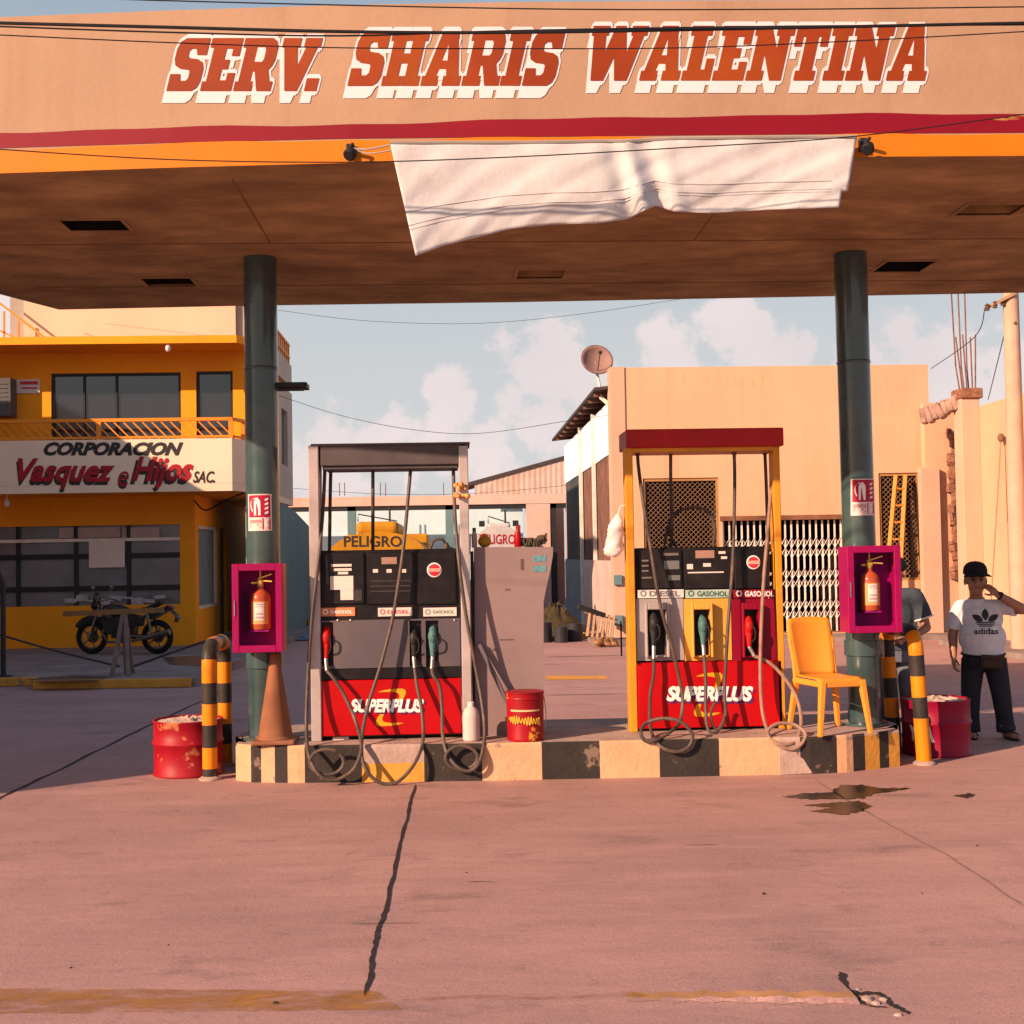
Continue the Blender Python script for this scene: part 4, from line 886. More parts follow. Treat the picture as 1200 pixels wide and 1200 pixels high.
# ------------------------------------------------------------------ pump island with striped kerb
IZ = .29
def island():
    front = [(-1.78,10.34),(-1.62,10.235),(-1.27,10.16),(.17,10.05),(2.52,9.995),(2.75,9.99),(3.05,10.03),(3.55,10.25)]
    back = [(3.66,10.6),(3.6,11.35),(-1.7,11.45),(-1.86,10.8)]
    def fy(X):
        for i in range(len(front)-1):
            if X <= front[i+1][0] or i == len(front)-2:
                t = (X-front[i][0])/(front[i+1][0]-front[i][0]); return front[i][1]+(front[i+1][1]-front[i][1])*t
    t = thing('pump_island', 'raised concrete pump island with a kerb painted in cream and black stripes', 'island', (.9, 10.7, 0))
    # stripes: photo x where each colour starts along the kerb
    st = [(280,0),(294,1),(306,0),(322,1),(337,0),(357,1),(424,2),(497,1),(565,0),(635,1),(703,0),(773,1),(843,0),(914,3),(938,1),(981,0),(1000,1),(1014,2),(1031,1),(1042,2),(1056,2)]
    Xs = []
    for x, c in st:
        X = P(x, 890, 10.15).x
        for _ in range(4): X = P(x, 890, fy(X)).x
        Xs.append((X, c))
    Xs[0] = (-1.78, 0); Xs[-1] = (3.55, 2)
    mb = MB()
    for i in range(len(Xs)-1):
        a, c = Xs[i]; b = Xs[i+1][0]
        cuts = sorted({a, b, *[x for x,_ in front if a < x < b]})
        for k in range(len(cuts)-1):
            p, q = cuts[k], cuts[k+1]; r = .018
            A, B = Vector((p, fy(p), 0)), Vector((q, fy(q), 0)); U = Vector((0,0,1)); iv = Vector((0,1,0))
            if c == 2 and q < .2:         # half worn: yellow below, bare above
                h = .12; mb.poly([A, B, B+U*(h+.03*math.sin(q*40)), A+U*(h+.03*math.sin(p*40))], 2); mb.poly([A+U*(h+.03*math.sin(p*40)), B+U*(h+.03*math.sin(q*40)), B+U*(IZ-r), A+U*(IZ-r)], 3)
            else: mb.poly([A, B, B+U*(IZ-r), A+U*(IZ-r)], c)
            mb.poly([A+U*(IZ-r), B+U*(IZ-r), B+U*IZ+iv*r, A+U*IZ+iv*r], c if c != 2 else 3)
            mb.poly([A+U*IZ+iv*r, B+U*IZ+iv*r, B+U*IZ+iv*.13, A+U*IZ+iv*.13], 3)
    sides = [front[-1]]+back+[front[0]]
    for i in range(len(sides)-1):
        A, B = Vector((*sides[i],0)), Vector((*sides[i+1],0)); n = 4
        for k in range(n): a, b = A.lerp(B,k/n), A.lerp(B,(k+1)/n); mb.poly([a,b,b+Vector((0,0,IZ)),a+Vector((0,0,IZ))], 0 if k % 2 else 1)
    mb.build('striped_kerb', [M['kerb_white'], M['kerb_black'], M['kerb_yellow'], M['kerb_bare']], t, recalc=False)
    mb = MB(); top = [(x, fy(x)+.13, IZ) for x,_ in front[1:-1]]+[(3.5,10.4,IZ)]+[(x,y,IZ) for x,y in back]+[(-1.7,10.42,IZ)]; mb.poly(top); mb.build('island_top', M['kerb_bare'], t, recalc=False)
    # broken corner: bare concrete bulging over the black stripe
    mb = MB(); p = [(914,872),(936,874),(934,884),(942,890),(948,900),(952,906),(914,908)]; q = []
    for x, y in p:
        v = P(x, y, 9.985); q.append(v)
    mb.prism(q, (0,.02,0)); mb.build('broken_patch', M['kerb_bare'], t)
    return t
island()

# ------------------------------------------------------------------ fuel dispensers
M['disp_black'] = mat('dispenser_black_panel', (.012,.010,.012), .4, var=.3, scale=6, dirt=(.07,.05,.04), dirt_amt=.3)
M['disp_grey'] = mat('dispenser_grey_panel', (.10,.085,.10), .5, var=.12, scale=4, dirt=(.2,.14,.11), dirt_amt=.35)
M['disp_bright'] = mat('dispenser_brushed_post', (.50,.43,.42), .38, metal=.3, var=.15, scale=5, dirt=(.25,.16,.12), dirt_amt=.4)
M['disp_dark'] = mat('dispenser_dark_hood', (.085,.072,.075), .5, var=.2, scale=5)
M['disp_red'] = mat('dispenser_red_panel', (.42,.002,.005), .38, var=.12, scale=2.5, dirt=(.28,.004,.008), dirt_amt=.5)
M['hood_red'] = mat('dispenser_red_hood', (.44,.012,.014), .45, var=.15, scale=4, dirt=(.14,.02,.02), dirt_amt=.4)
M['post_orange'] = mat('dispenser_orange_post', (.66,.27,.02), .5, var=.15, scale=5, dirt=(.35,.15,.03), dirt_amt=.4)
M['mod_grey'] = mat('nozzle_panel_grey', (.34,.30,.31), .5, var=.12, scale=4)
M['mod_yellow'] = mat('nozzle_panel_yellow', (.66,.34,.06), .5, var=.12, scale=4, dirt=(.45,.25,.05), dirt_amt=.4)
M['mod_magenta'] = mat('nozzle_panel_crimson', (.22,.002,.022), .45, var=.12, scale=4)
M['purple'] = mat('purple_print', (.10,.02,.10), .5)
M['hose'] = mat('hose_rubber', (.075,.055,.05), .5, var=.35, scale=12, dirt=(.24,.16,.12), dirt_amt=.5)
M['steel'] = mat('worn_steel', (.42,.37,.34), .35, metal=.8, var=.3, scale=20)
M['lcd'] = mat('lcd_window', (.14,.15,.14), .15, spec=.7)
M['noz_red'] = mat('nozzle_red_boot', (.48,.008,.008), .5, var=.2)
M['noz_black'] = mat('nozzle_black_boot', (.02,.02,.02), .5)
M['noz_teal'] = mat('nozzle_teal_boot', (.07,.17,.17), .5, var=.25)
M['swoosh'] = mat('orange_swoosh', (.82,.36,.02), .5)
M['sticker_red'] = mat('sticker_red', (.5,.03,.05), .5)

def hose(parent, pts, loop=None, r=.0145, name='hose'):
    """pts: (photo x, photo y, depth)"""
    mb = MB(); mb.tube(smooth_path([P(*p) for p in pts], 7), r, 8)
    mb.lathe(P(*pts[0])-Vector((0,0,.05)), [(.02,-.03),(.024,0),(.024,.06),(.016,.08)], 10)
    return mb.build(name, M['hose'], parent, smooth=True)
def nozzle(parent, x, y0, y1, Y, boot, lean=0, tail=None):
    """pistol nozzle standing in its holster, photo y0 top to y1 bottom"""
    a, b = P(x, y0, Y), P(x+lean, y1, Y-.03); L = (a-b).length; d = (a-b).normalized()
    mb = MB(); mb.tube([b, b+d*L*.25, b+d*L*.5, b+d*L*.72, b+d*L*.88, a+Vector((0,.05,0))], [.018,.024,.036,.040,.032,.016], 10)
    mb.ell(b+d*L*.66+Vector((0,-.02,0)), (.038,.035,.06), 12, 8)
    o = mb.build('nozzle', boot, parent, smooth=True, angle=60)
    mb = MB(); c = b+d*L*.42; pts = [c+Vector((-.01,-.03,.07)), c+Vector((.035,-.055,.05)), c+Vector((.04,-.05,-.03)), c+Vector((.012,-.02,-.07))]; mb.tube(smooth_path(pts,4), .007, 6); mb.build('trigger_guard', M['noz_black'], o, smooth=True)
    mb = MB(); e = P(*tail) if tail else b-d*.07; mb.tube([b+d*.03, b, b.lerp(e,.5), e], [.014,.018,.017,.017], 10); mb.build('swivel', M['steel'], o, smooth=True)
    return o
def plate(mb, r, Y, t=.006, mi=0):
    x0,x1,z0,z1 = RC(*r, Y); mb.box(x0,x1,Y-t,Y+.001,z0,z1,mi)
def swoosh(mb, cx, cy, w, h, Y, mi=0):
    """broad open stroke like a stretched letter S, photo pixels"""
    top = [(-14,-18),(-8,-20),(0,-21.5),(8,-22),(13,-21.8),(15.5,-20),(15.8,-17),(14,-12),(10,-6),(6,-4),(7,-8),(9,-13),(8.5,-16),(6,-17.5),(0,-18.3),(-7,-18)]
    kx, ky = w/34, h/44
    for sg in (1, -1): mb.poly([P(cx+sg*x*kx, cy+sg*y*ky, Y) for x, y in top], mi)
def dispenser_left():
    Yf = 10.36; Yb = 10.40; b = P(457, 866, Yf+.2); b.z = IZ
    t = thing('fuel_dispenser', 'left fuel dispenser, dark grey frame and black panels above a red front', 'fuel dispenser', b, 'fuel dispensers on the island')
    for r in ((363,522,375,867),(540,522,551,867)):
        mb = MB(); x0,x1,z0,z1 = RC(*r, Yf); mb.box(x0,x1,Yf,Yf+.06,IZ,z1); mb.box(x0+.012,x1-.012,Yf+.06,Yf+.22,IZ,z1); mb.box(x0,x1,Yf+.22,Yf+.26,IZ,z1); mb.build('frame_post', M['disp_bright'], t, bevel=.006)
    mb = MB(); x0,x1,z0,z1 = RC(375.5,521,539.5,545,Yf); mb.box(x0,x1,Yf+.005,Yf+.415,z0,z1); mb.box(x0+.02,x1-.02,Yf+.03,Yf+.39,z0-.03,z0); hood = mb.build('hood', M['disp_dark'], t, bevel=.006)
    mb = MB(); mb.rbox((364,519,550.5,521.6), Yf-.01, Yf+.43); mb.build('hood_cap', M['disp_dark'], hood)
    # body
    X0,X1,z0,z1 = RC(376,644,539.5,862,Yb)
    mb = MB(); mb.box(X0,X1,Yb+.02,Yb+.36,IZ+.02,z1); mb.box(X0+.04,X1-.04,Yb+.06,Yb+.33,IZ,IZ+.02); mb.build('cabinet', M['disp_black'], t, bevel=.008)
    for k, r in enumerate(((379,647,427,708),(430,647,486,708),(489,647,534,708))):
        mb = MB(); x0,x1,za,zb = RC(*r, Yb); mb.box(x0,x1,Yb,Yb+.03,za,zb); pn = mb.build('display_panel', M['disp_black'], t, bevel=.006)
        mb = MB()
        if k == 0:
            for q in ((388,661,412,664),(388,666,412,669),(396,670,408,673)): plate(mb, q, Yb-.001, .002)
            plate(mb,(387,675,414,691),Yb-.001,.003); plate(mb,(399,691,414,703),Yb-.001,.003); mb.build('paper_sticker', M['paper'], pn)
            mb = MB(); plate(mb,(415,691,424,704),Yb-.001,.004); plate(mb,(387,664.5,391,671),Yb-.004,.002); mb.build('keypad', mat('keypad_dark', (.05,.045,.045), .4), pn)
        if k == 1:
            plate(mb,(447,653,465,661),Yb-.001,.003); mb.build('maker_plate', mat('faded_plate', (.34,.20,.16), .6), pn)
            mb = MB()
            for x in (437,453,470): plate(mb,(x,667,x+6,671),Yb-.001,.003)
            mb.build('lcd_window', M['paper'], pn)
            mb = MB()
            for y in (680,686,692): plate(mb,(434,y,482,y+1.5),Yb-.001,.002)
            mb.build('panel_lines', mat('panel_grey_lines', (.045,.04,.04), .6), pn)
        if k == 2:
            mb.lathe(P(509,668,Yb-.001), [(0,.004),(.056,.004),(.060,0)], 26, axis=(0,-1,0)); mb.build('round_sticker', M['txt_white'], pn)
            mb = MB(); mb.lathe(P(509,668,Yb-.006), [(0,.002),(.049,.002),(.049,0)], 26, axis=(0,-1,0)); mb.build('sticker_centre', M['sticker_red'], pn)
            mb = MB(); plate(mb,(502,666,516,670),Yb-.009,.001); mb.build('sticker_bar', mat('sticker_cream',(.6,.35,.3),.6), pn)
    for k, (r, w, m1, m2) in enumerate((((376,712,416,722),'GASOHOL',mat('label_orange',(.62,.20,.09),.5),M['txt_white']),((443,712,483,722),'DIESEL',M['paper'],M['sticker_red']),((496,712,535,722),'GASOHOL',M['paper'],mat('label_green',(.12,.22,.2),.6)))):
        mb = MB(); plate(mb, r, Yb+.018, .008); lb = mb.build('label_strip', m1, t)
        mb = MB(); ptext(mb, w, r[0]+11, r[1]+3, r[2]-3, r[3]-3, Yb+.008, 0, .02); c = P(r[0]+5.5, r[1]+5, Yb+.009); mb.lathe(c, [(.014,0),(.022,.001)], 12, axis=(0,-1,0), caps=False); mb.build('label_text', m2, lb, recalc=False)
    # grey lower panel with holsters
    Yg = Yb; hol = [(377,729,391,780),(480,727,494,781),(499,727,514,781)]
    gx0,gx1,gz0,gz1 = RC(376,726,539,782,Yg); hh = [RC(*h,Yg) for h in hol]
    mb = MB(); grid_wall(mb, gx0, gx1, gz0, gz1, hh, lambda a,c,d: (a, Yg-.02+d, c), .05); mb.box(gx0,gx1,Yg-.019,Yg+.03,gz1-.012,gz1+.001)
    mb.build('grey_panel', M['disp_grey'], t, recalc=False)
    mb = MB()
    for h in hh: mb.box(h[0]+.001,h[1]-.001,Yg+.022,Yg+.03,h[2]+.001,h[3]-.001)
    mb.build('holster_recess', M['dark_void'], t)
    mb = MB()
    for h in hol[1:]:
        for x in (h[0]-1.5, h[1]+.5): mb.rbox((x,h[1]+1,x+1.4,h[3]-12), Yg-.045, Yg-.021)
    mb.build('holster_guard', M['disp_grey'], t)
    mb = MB()
    for x,y in ((411,727),(533,727),(396,727)): mb.lathe(P(x,y,Yg-.021), [(.009,0),(.009,.004),(.004,.007)], 10, axis=(0,-1,0))
    mb.build('screw', M['steel'], t, smooth=True)
    # red panel
    mb = MB(); rx0,rx1,rz0,rz1 = RC(372,796,541,861,Yg); mb.box(rx0,rx1,Yg-.025,Yg+.02,rz0,rz1); rp = mb.build('red_panel', M['disp_red'], t, bevel=.006)
    Yr = Yg-.027
    mb = MB(); swoosh(mb, 458, 829, 38, 44, Yr-.001); mb.build('swoosh', M['swoosh'], rp, recalc=False)
    mb = MB(); ptext(mb,'SUPERPLUS', 412, 821, 499, 837, Yr-.0025, .25, .035, space=.93); mb.build('lettering_shadow', M['purple'], rp, recalc=False)
    mb = MB(); ptext(mb,'SUPERPLUS', 410, 819, 497, 835, Yr-.004, .25, .05, space=.93); mb.build('lettering', M['txt_white'], rp, recalc=False)
    mb = MB(); plate(mb,(390,862,409,867),Yr+.06,.01); mb.build('foot_label', M['paper'], t)
    mb = MB(); mb.rbox((372,783,541,795), Yg-.012, Yg+.02); mb.build('black_band', M['disp_black'], t)
    # nozzles and hoses
    nozzle(t, 383, 734, 772, Yg+.0, M['noz_red'], -1, (383,786,Yg-.07)); nozzle(t, 485, 737, 770, Yg+.0, M['noz_black'], 0, (486,783,Yg-.07)); nozzle(t, 507, 733, 770, Yg, M['noz_teal'], 0, (506,784,Yg-.07))
    f = 10.30; k = 10.0
    hose(t, [(381,540,10.5),(379,590,10.46),(374,650,10.34),(366,720,10.30),(361,790,10.28),(359,850,10.2),(362,885,10.03),(374,908,9.97),(392,914,9.96),(412,904,9.97),(422,885,10.02),(423,868,10.1),(415,840,10.24),(402,812,10.28),(391,795,10.3),(383,786,10.33)])
    mb = MB(); c = P(383,893,10.0); mb.tube([P(383+20*math.cos(a)*(1-.0*a), 893+15*math.sin(a), 9.99+.004*a) for a in [i*.35 for i in range(-2,16)]], .0145, 8); mb.build('hose_coil', M['hose'], t, smooth=True)
    hose(t, [(482,540,10.5),(479,575,10.46),(473,640,10.34),(466,690,10.31),(459,730,10.3),(446,780,10.28),(432,825,10.24),(424,865,10.12),(426,895,9.99),(441,915,9.955),(462,918,9.95),(480,903,9.96),(492,882,10.03),(496,862,10.15),(494,830,10.25),(489,805,10.29),(486,783,10.33)])
    hose(t, [(531,540,10.5),(533,600,10.44),(538,660,10.33),(546,720,10.3),(557,780,10.27),(565,825,10.2),(568,860,10.1),(563,890,9.99),(552,903,9.97),(538,900,9.97),(525,885,10.03),(519,862,10.12),(518,830,10.24),(515,803,10.28),(508,792,10.3),(506,784,10.33)])
    mb = MB(); mb.tube([P(541+19*math.cos(a), 888+14*math.sin(a), 9.98+.004*a) for a in [i*.35 for i in range(4,22)]], .0145, 8); mb.build('hose_coil', M['hose'], t, smooth=True)
    hose(t, [(437,540,10.62),(437,580,10.62),(437,650,10.6+.22),(437,700,10.84)]); hose(t, [(388,540,10.66),(387,580,10.66),(386,660,10.84),(386,720,10.85)])
    hose(t, [(523,640,10.86),(518,632,10.84),(508,634,10.84),(504,645,10.84)], r=.012)
    return t
dispenser_left()

def hoseR(parent, pts, **k): return hose(parent, [(x, y, Y+.16*min(1, max(0, (Y-10.02)/.14))) for x, y, Y in pts], **k)
def dispenser_right():
    Yf = 10.48; Yb = 10.53; b = P(830, 856, Yf+.2); b.z = IZ
    t = thing('fuel_dispenser', 'right fuel dispenser with a red hood, orange posts and grey, yellow and crimson nozzle panels', 'fuel dispenser', b, 'fuel dispensers on the island')
    for r in ((735.5,524,744.5,860),(909.5,524,917.5,860)):
        mb = MB(); x0,x1,z0,z1 = RC(*r, Yf); mb.box(x0,x1,Yf,Yf+.15,IZ,z1); mb.box(x0+.02,x1-.02,Yf+.15,Yf+.2,IZ,z1-.1); mb.build('frame_post', M['post_orange'], t, bevel=.006)
    mb = MB(); x0,x1,z0,z1 = RC(734,502,918.5,524,Yf-.03); mb.box(x0,x1,Yf-.03,Yf+.45,z0+.003,z1); hood = mb.build('hood', M['hood_red'], t, bevel=.008)
    mb = MB(); mb.box(x0+.03,x1-.03,Yf+.005,Yf+.41,z0-.03,z0+.001); mb.build('hood_lip', M['post_orange'], hood)
    X0,X1,z0,z1 = RC(746.5,641,902.5,856,Yb)
    mb = MB(); mb.box(X0,X1,Yb+.02,Yb+.36,IZ+.02,z1); mb.box(X0+.03,X1-.03,Yb+.06,Yb+.33,IZ,IZ+.02); mb.build('cabinet', M['disp_black'], t, bevel=.008)
    for k, r in enumerate(((748,644,799,690),(802,644,858,690),(861,644,902,690))):
        mb = MB(); x0,x1,za,zb = RC(*r, Yb); mb.box(x0,x1,Yb,Yb+.03,za,zb); pn = mb.build('display_panel', M['disp_black'], t, bevel=.006)
        mb = MB()
        if k == 0:
            for q in ((752,656,760,658),(752,662,760,664),(752,668,760,670),(777,648,795,651),(752,676,764,678)): plate(mb,q,Yb-.001,.003)
            mb.build('display_print', mat('display_dim_print',(.16,.13,.12),.5), pn)
            mb = MB(); plate(mb,(778,657,796,667),Yb-.001,.003); plate(mb,(783,674,797,680),Yb-.001,.003); mb.build('lcd_window', M['lcd'], pn)
        if k == 1:
            plate(mb,(815,645,837,654),Yb-.001,.003); mb.build('maker_plate', mat('faded_plate', (.34,.20,.16), .6), pn)
            mb = MB()
            for q in ((805,661,812,667),(824,660,833,664),(842,646,850,649),(845,652,852,655),(806,670,848,671.5)): plate(mb,q,Yb-.001,.003)
            mb.build('lcd_window', M['paper'], pn)
        if k == 2:
            mb.lathe(P(883,659,Yb-.001), [(0,.004),(.054,.004),(.058,0)], 26, axis=(0,-1,0)); mb.build('round_sticker', M['txt_white'], pn)
            mb = MB(); mb.lathe(P(883,659,Yb-.006), [(0,.002),(.047,.002),(.047,0)], 26, axis=(0,-1,0)); mb.build('sticker_centre', M['sticker_red'], pn)
            mb = MB(); plate(mb,(876,657,890,661),Yb-.009,.001); mb.build('sticker_bar', mat('sticker_cream',(.6,.35,.3),.6), pn)
    for (x0,x1), w, m1, m2, bx in (((747,801),'DIESEL',mat('label_pale_grey',(.62,.60,.58),.5),M['txt_white'],M['disp_grey']),((803,857),'GASOHOL',mat('label_pale_green',(.42,.52,.46),.5),mat('label_green_text',(.04,.14,.10),.5),None),((859,911),'GASOHOL',mat('label_crimson',(.26,.006,.02),.5),M['txt_white'],None)):
        mb = MB(); plate(mb, (x0,691,x1,700.5), Yb-.018, .012); lb = mb.build('label_strip', m1, t)
        tm = mat('label_grey_text',(.16,.14,.16),.5) if w == 'DIESEL' else m2
        mb = MB(); ptext(mb, w, x0+14, 692.6, x1-4, 699, Yb-.032, 0, .03); c = P(x0+7, 695.5, Yb-.031); mb.lathe(c, [(.016,0),(.026,.001)], 14, axis=(0,-1,0), caps=False); mb.build('label_text', tm, lb, recalc=False)
    # nozzle modules
    Yg = Yb-.02
    for (x0,x1), m, bm_, hx, nz, ny in (((746,801),M['mod_grey'],M['mod_grey'],(755,783),M['noz_black'],(722,758)),((801.6,857),M['mod_yellow'],M['mod_yellow'],(809,834),M['noz_teal'],(722,758)),((857.6,917),M['mod_magenta'],M['mod_magenta'],(868,890),M['noz_red'],(722,758))):
        hol = RC(hx[0]+3,714,hx[1]-3,768,Yg); a = RC(x0,701.5,x1,774,Yg)
        mb = MB(); grid_wall(mb, a[0],a[1],a[2],a[3],[hol],lambda p,q,d:(p,Yg+d,q),.06); mp = mb.build('nozzle_panel', m, t, recalc=False)
        mb = MB(); o = RC(hx[0],706,hx[1],770,Yg); y0 = Yg-.075
        mb.box(o[0],hol[0],y0,Yg-.001,o[2],o[3]); mb.box(hol[1],o[1],y0,Yg-.001,o[2],o[3]); mb.box(hol[0],hol[1],y0,Yg-.001,hol[3],o[3]); mb.box(hol[0],hol[1],y0+.03,Yg-.001,o[2],hol[2]); mb.build('holster', bm_, mp, bevel=.006)
        mb = MB(); mb.box(hol[0]+.001,hol[1]-.001,Yg+.05,Yg+.058,hol[2]+.001,hol[3]-.001); mb.build('holster_recess', M['dark_void'], mp)
    nozzle(t, 766, 718, 757, Yg-.05, M['noz_black'], 0, (766,772,Yg-.1)); nozzle(t, 823, 722, 756, Yg-.05, M['noz_teal'], 1, (825,768,Yg-.1)); nozzle(t, 877, 722, 758, Yg-.05, M['noz_red'], 1, (884,769,Yg-.1))
    mb = MB(); rx0,rx1,rz0,rz1 = RC(747,775,916,852,Yg); mb.box(rx0,rx1,Yg-.03,Yg+.03,rz0,rz1); rp = mb.build('red_panel', M['disp_red'], t, bevel=.006)
    Yr = Yg-.032
    mb = MB(); swoosh(mb, 830, 814, 36, 52, Yr-.001); mb.build('swoosh', M['swoosh'], rp, recalc=False)
    mb = MB(); ptext(mb,'SUPERPLUS', 783, 807, 885, 825, Yr-.0025, .25, .035, space=.93); mb.build('lettering_shadow', M['purple'], rp, recalc=False)
    mb = MB(); ptext(mb,'SUPERPLUS', 781, 804, 883, 822, Yr-.004, .25, .05, space=.93); mb.build('lettering', M['txt_white'], rp, recalc=False)
    # hoses
    hoseR(t, [(747,522,10.5),(748,545,10.46),(754,590,10.33),(762,640,10.29),(770,690,10.24),(778,725,10.24),(788,760,10.24),(796,795,10.24),(800,820,10.22),(797,845,10.15),(785,858,10.06),(768,868,10.0),(756,868,10.0),(751,858,10.02),(758,847,10.05),(778,842,10.03),(798,846,9.99),(811,860,9.97),(808,874,9.965),(795,881,9.96),(780,878,9.97),(768,868,10.03),(762,850,10.16),(762,815,10.22),(766,790,10.24),(766,772,10.25)])
    hoseR(t, [(860,522,10.5),(861,560,10.46),(860,620,10.32),(858,670,10.28),(854,720,10.24),(851,770,10.22),(849,810,10.2),(850,838,10.17),(843,854,10.14),(835,859,10.13),(829,852,10.14),(827,830,10.17),(827,795,10.22),(825,768,10.25)])
    mb = MB(); mb.tube([P(841+8*math.cos(a), 839+16*math.sin(a), 10.31+.003*a) for a in [i*.4 for i in range(0,12)]], .012, 8); mb.build('hose_coil', M['hose'], t, smooth=True)
    ph = mat('hose_dusty_pink', (.30,.185,.14), .6, var=.3, scale=12)
    h3 = hoseR(t, [(905,522,10.5),(904,560,10.44),(900,620,10.32),(895,680,10.26),(892,740,10.22),(891,790,10.2),(893,830,10.17),(898,852,10.1),(904,866,10.02),(918,876,9.98),(932,877,9.97),(942,868,9.99),(943,858,10.03),(930,849,10.06),(912,848,10.06),(900,856,10.04),(903,866,10.01),(916,872,9.985),(930,870,10.0),(938,855,10.06),(938,835,10.12),(931,812,10.18),(914,788,10.22),(899,775,10.24),(884,769,10.25)]); h3.data.materials[0] = ph
    hoseR(t, [(786,522,10.62),(786,560,10.62),(787,600,10.7),(786,640,10.8),(775,660,10.85)]); hoseR(t, [(896,522,10.66),(898,570,10.68),(900,640,10.8),(900,700,10.85)])
    mb = MB(); mb.tube(smooth_path([P(p[0],p[1],p[2]+.12) for p in ((776,660,10.84),(780,630,10.82),(787,607,10.8),(800,597,10.8),(818,595,10.8),(832,603,10.8),(838,620,10.8),(836,640,10.84))],6), .014, 8); mb.tube(smooth_path([P(p[0],p[1],p[2]+.12) for p in ((790,600,10.8),(784,620,10.8),(792,640,10.84))],6), .014, 8); mb.build('hose_coil', M['hose'], t, smooth=True)
    return t
dispenser_right()

# ------------------------------------------------------------------ tall sheet metal cabinet between the pumps
def cabinet():
    Y = 10.46; b = P(600,862,Y+.2); b.z = IZ; t = thing('metal_cabinet', 'tall dusty grey sheet metal cabinet with teal stickers between the two pumps', 'cabinet', b)
    prof = [(557,860),(637,860),(637,705),(640,690),(645,668),(648,650),(648,641),(556,641)]
    pts = [P(x,y,Y) for x,y in prof]; 
    for p in pts[:2]: p.z = IZ
    mb = MB(); mb.prism(pts, (0,.36,0)); mb.build('shell', mat('cabinet_dusty_grey', (.25,.178,.182), .75, var=.15, scale=2, bump=.08, bscale=8, chip=(.10,.08,.07), chip_amt=-.05, chip_scale=7, dirt=(.24,.15,.12), dirt_amt=.5), t, bevel=.012, seg=2)
    mb = MB(); a = RC(553,646,556.5,860,Y+.02); mb.box(a[0],a[1],Y+.02,Y+.34,IZ,a[3]); mb.build('side_gasket', M['frame_dark'], t)
    mb = MB(); plate(mb,(625,651,640,658),Y-.001,.002); plate(mb,(625,663,640,670),Y-.001,.002); mb.build('teal_sticker', mat('teal_sticker', (.12,.30,.34), .5, var=.5, scale=40), t)
    mb = MB()
    for q in ((585,749,602,750.5),(577,760,582,763),(592,690,598,692),(610,655,614,668)): plate(mb,q,Y-.0005,.001)
    mb.build('scratch_marks', mat('scuff_dark',(.12,.08,.07),.8), t)
    # dark conduit leaning in front
    mb = MB(); mb.bar(P(562,755,Y-.04), P(596,826,Y-.10), .03); mb.build('conduit', M['disp_grey'], t)
cabinet()
def on_cabinet():
    Y = 10.6; z = P(600,641,10.46).z
    def at(x): return Vector((P(x,641,Y).x, Y, z))
    b = at(607); t = thing('bottle', 'small red bottle on top of the grey cabinet', 'bottle', b)
    mb = MB(); mb.lathe(b, [(.026,0),(.030,.01),(.030,.10),(.018,.135),(.015,.15)], 14); mb.build('bottle_body', M['disp_red'], t, smooth=True)
    mb = MB(); mb.lathe(b+Vector((0,0,.15)), [(.017,0),(.017,.025)], 12); mb.build('cap', M['noz_red'], t, smooth=True)
    b = at(568); mb = MB(); mb.ell(b+Vector((0,0,.05)), (.055,.05,.05), 16, 10); mb.lathe(b+Vector((0,0,.095)), [(.02,0),(.018,.02)], 10); tag(mb.build('gourd', mat('orange_ochre', (.55,.26,.03), .6, var=.3, scale=10), smooth=True), 'round ochre pot on top of the grey cabinet', 'pot')
    b = at(556); t = thing('bottle', 'slim pale bottle at the left end of the grey cabinet top', 'bottle', b); mb = MB(); mb.lathe(b, [(.022,0),(.024,.1),(.014,.135)], 12); mb.build('bottle_body', mat('pale_pink_plastic', (.6,.42,.36), .5), t, smooth=True)
    mb = MB(); mb.lathe(b+Vector((0,0,.135)), [(.015,0),(.015,.03)], 10); mb.build('cap', M['rust'], t, smooth=True)
    b = at(625); mb = MB(); n = 9
    for k in range(n): mb.bar((b.x-.09+.02*k, Y, z+.03+.012*math.sin(k)), (b.x-.07+.02*k, Y+.03, z+.03+.02*((k%3)==0)+.006*k*(k>6)), .05, .06)
    mb.bar((b.x+.09,Y,z+.02),(b.x+.11,Y,z+.11),.02); tag(mb.build('rag', mat('dark_rag', (.10,.08,.06), .95, var=.4)), 'dark crumpled rag on top of the grey cabinet', 'rag')
    b = P(646,700,10.6); 
on_cabinet()
# white jug by the left pump
b = P(552.5,869,10.22); b.z = IZ; t = thing('plastic_jug', 'dirty white plastic jug at the foot of the left pump', 'jug', b)
mb = MB(); mb.lathe(b, [(.058,0),(.068,.01),(.069,.18),(.066,.215),(.052,.25),(.03,.268),(.024,.275)], 20); mb.build('jug_body', mat('white_plastic', (.58,.47,.44), .45, var=.12, dirt=(.5,.35,.28), dirt_amt=.4), t, smooth=True)
mb = MB(); mb.lathe(b+Vector((0,0,.275)), [(.026,0),(.026,.03),(.02,.033)], 14); mb.build('cap', M['paper'], t, smooth=True)
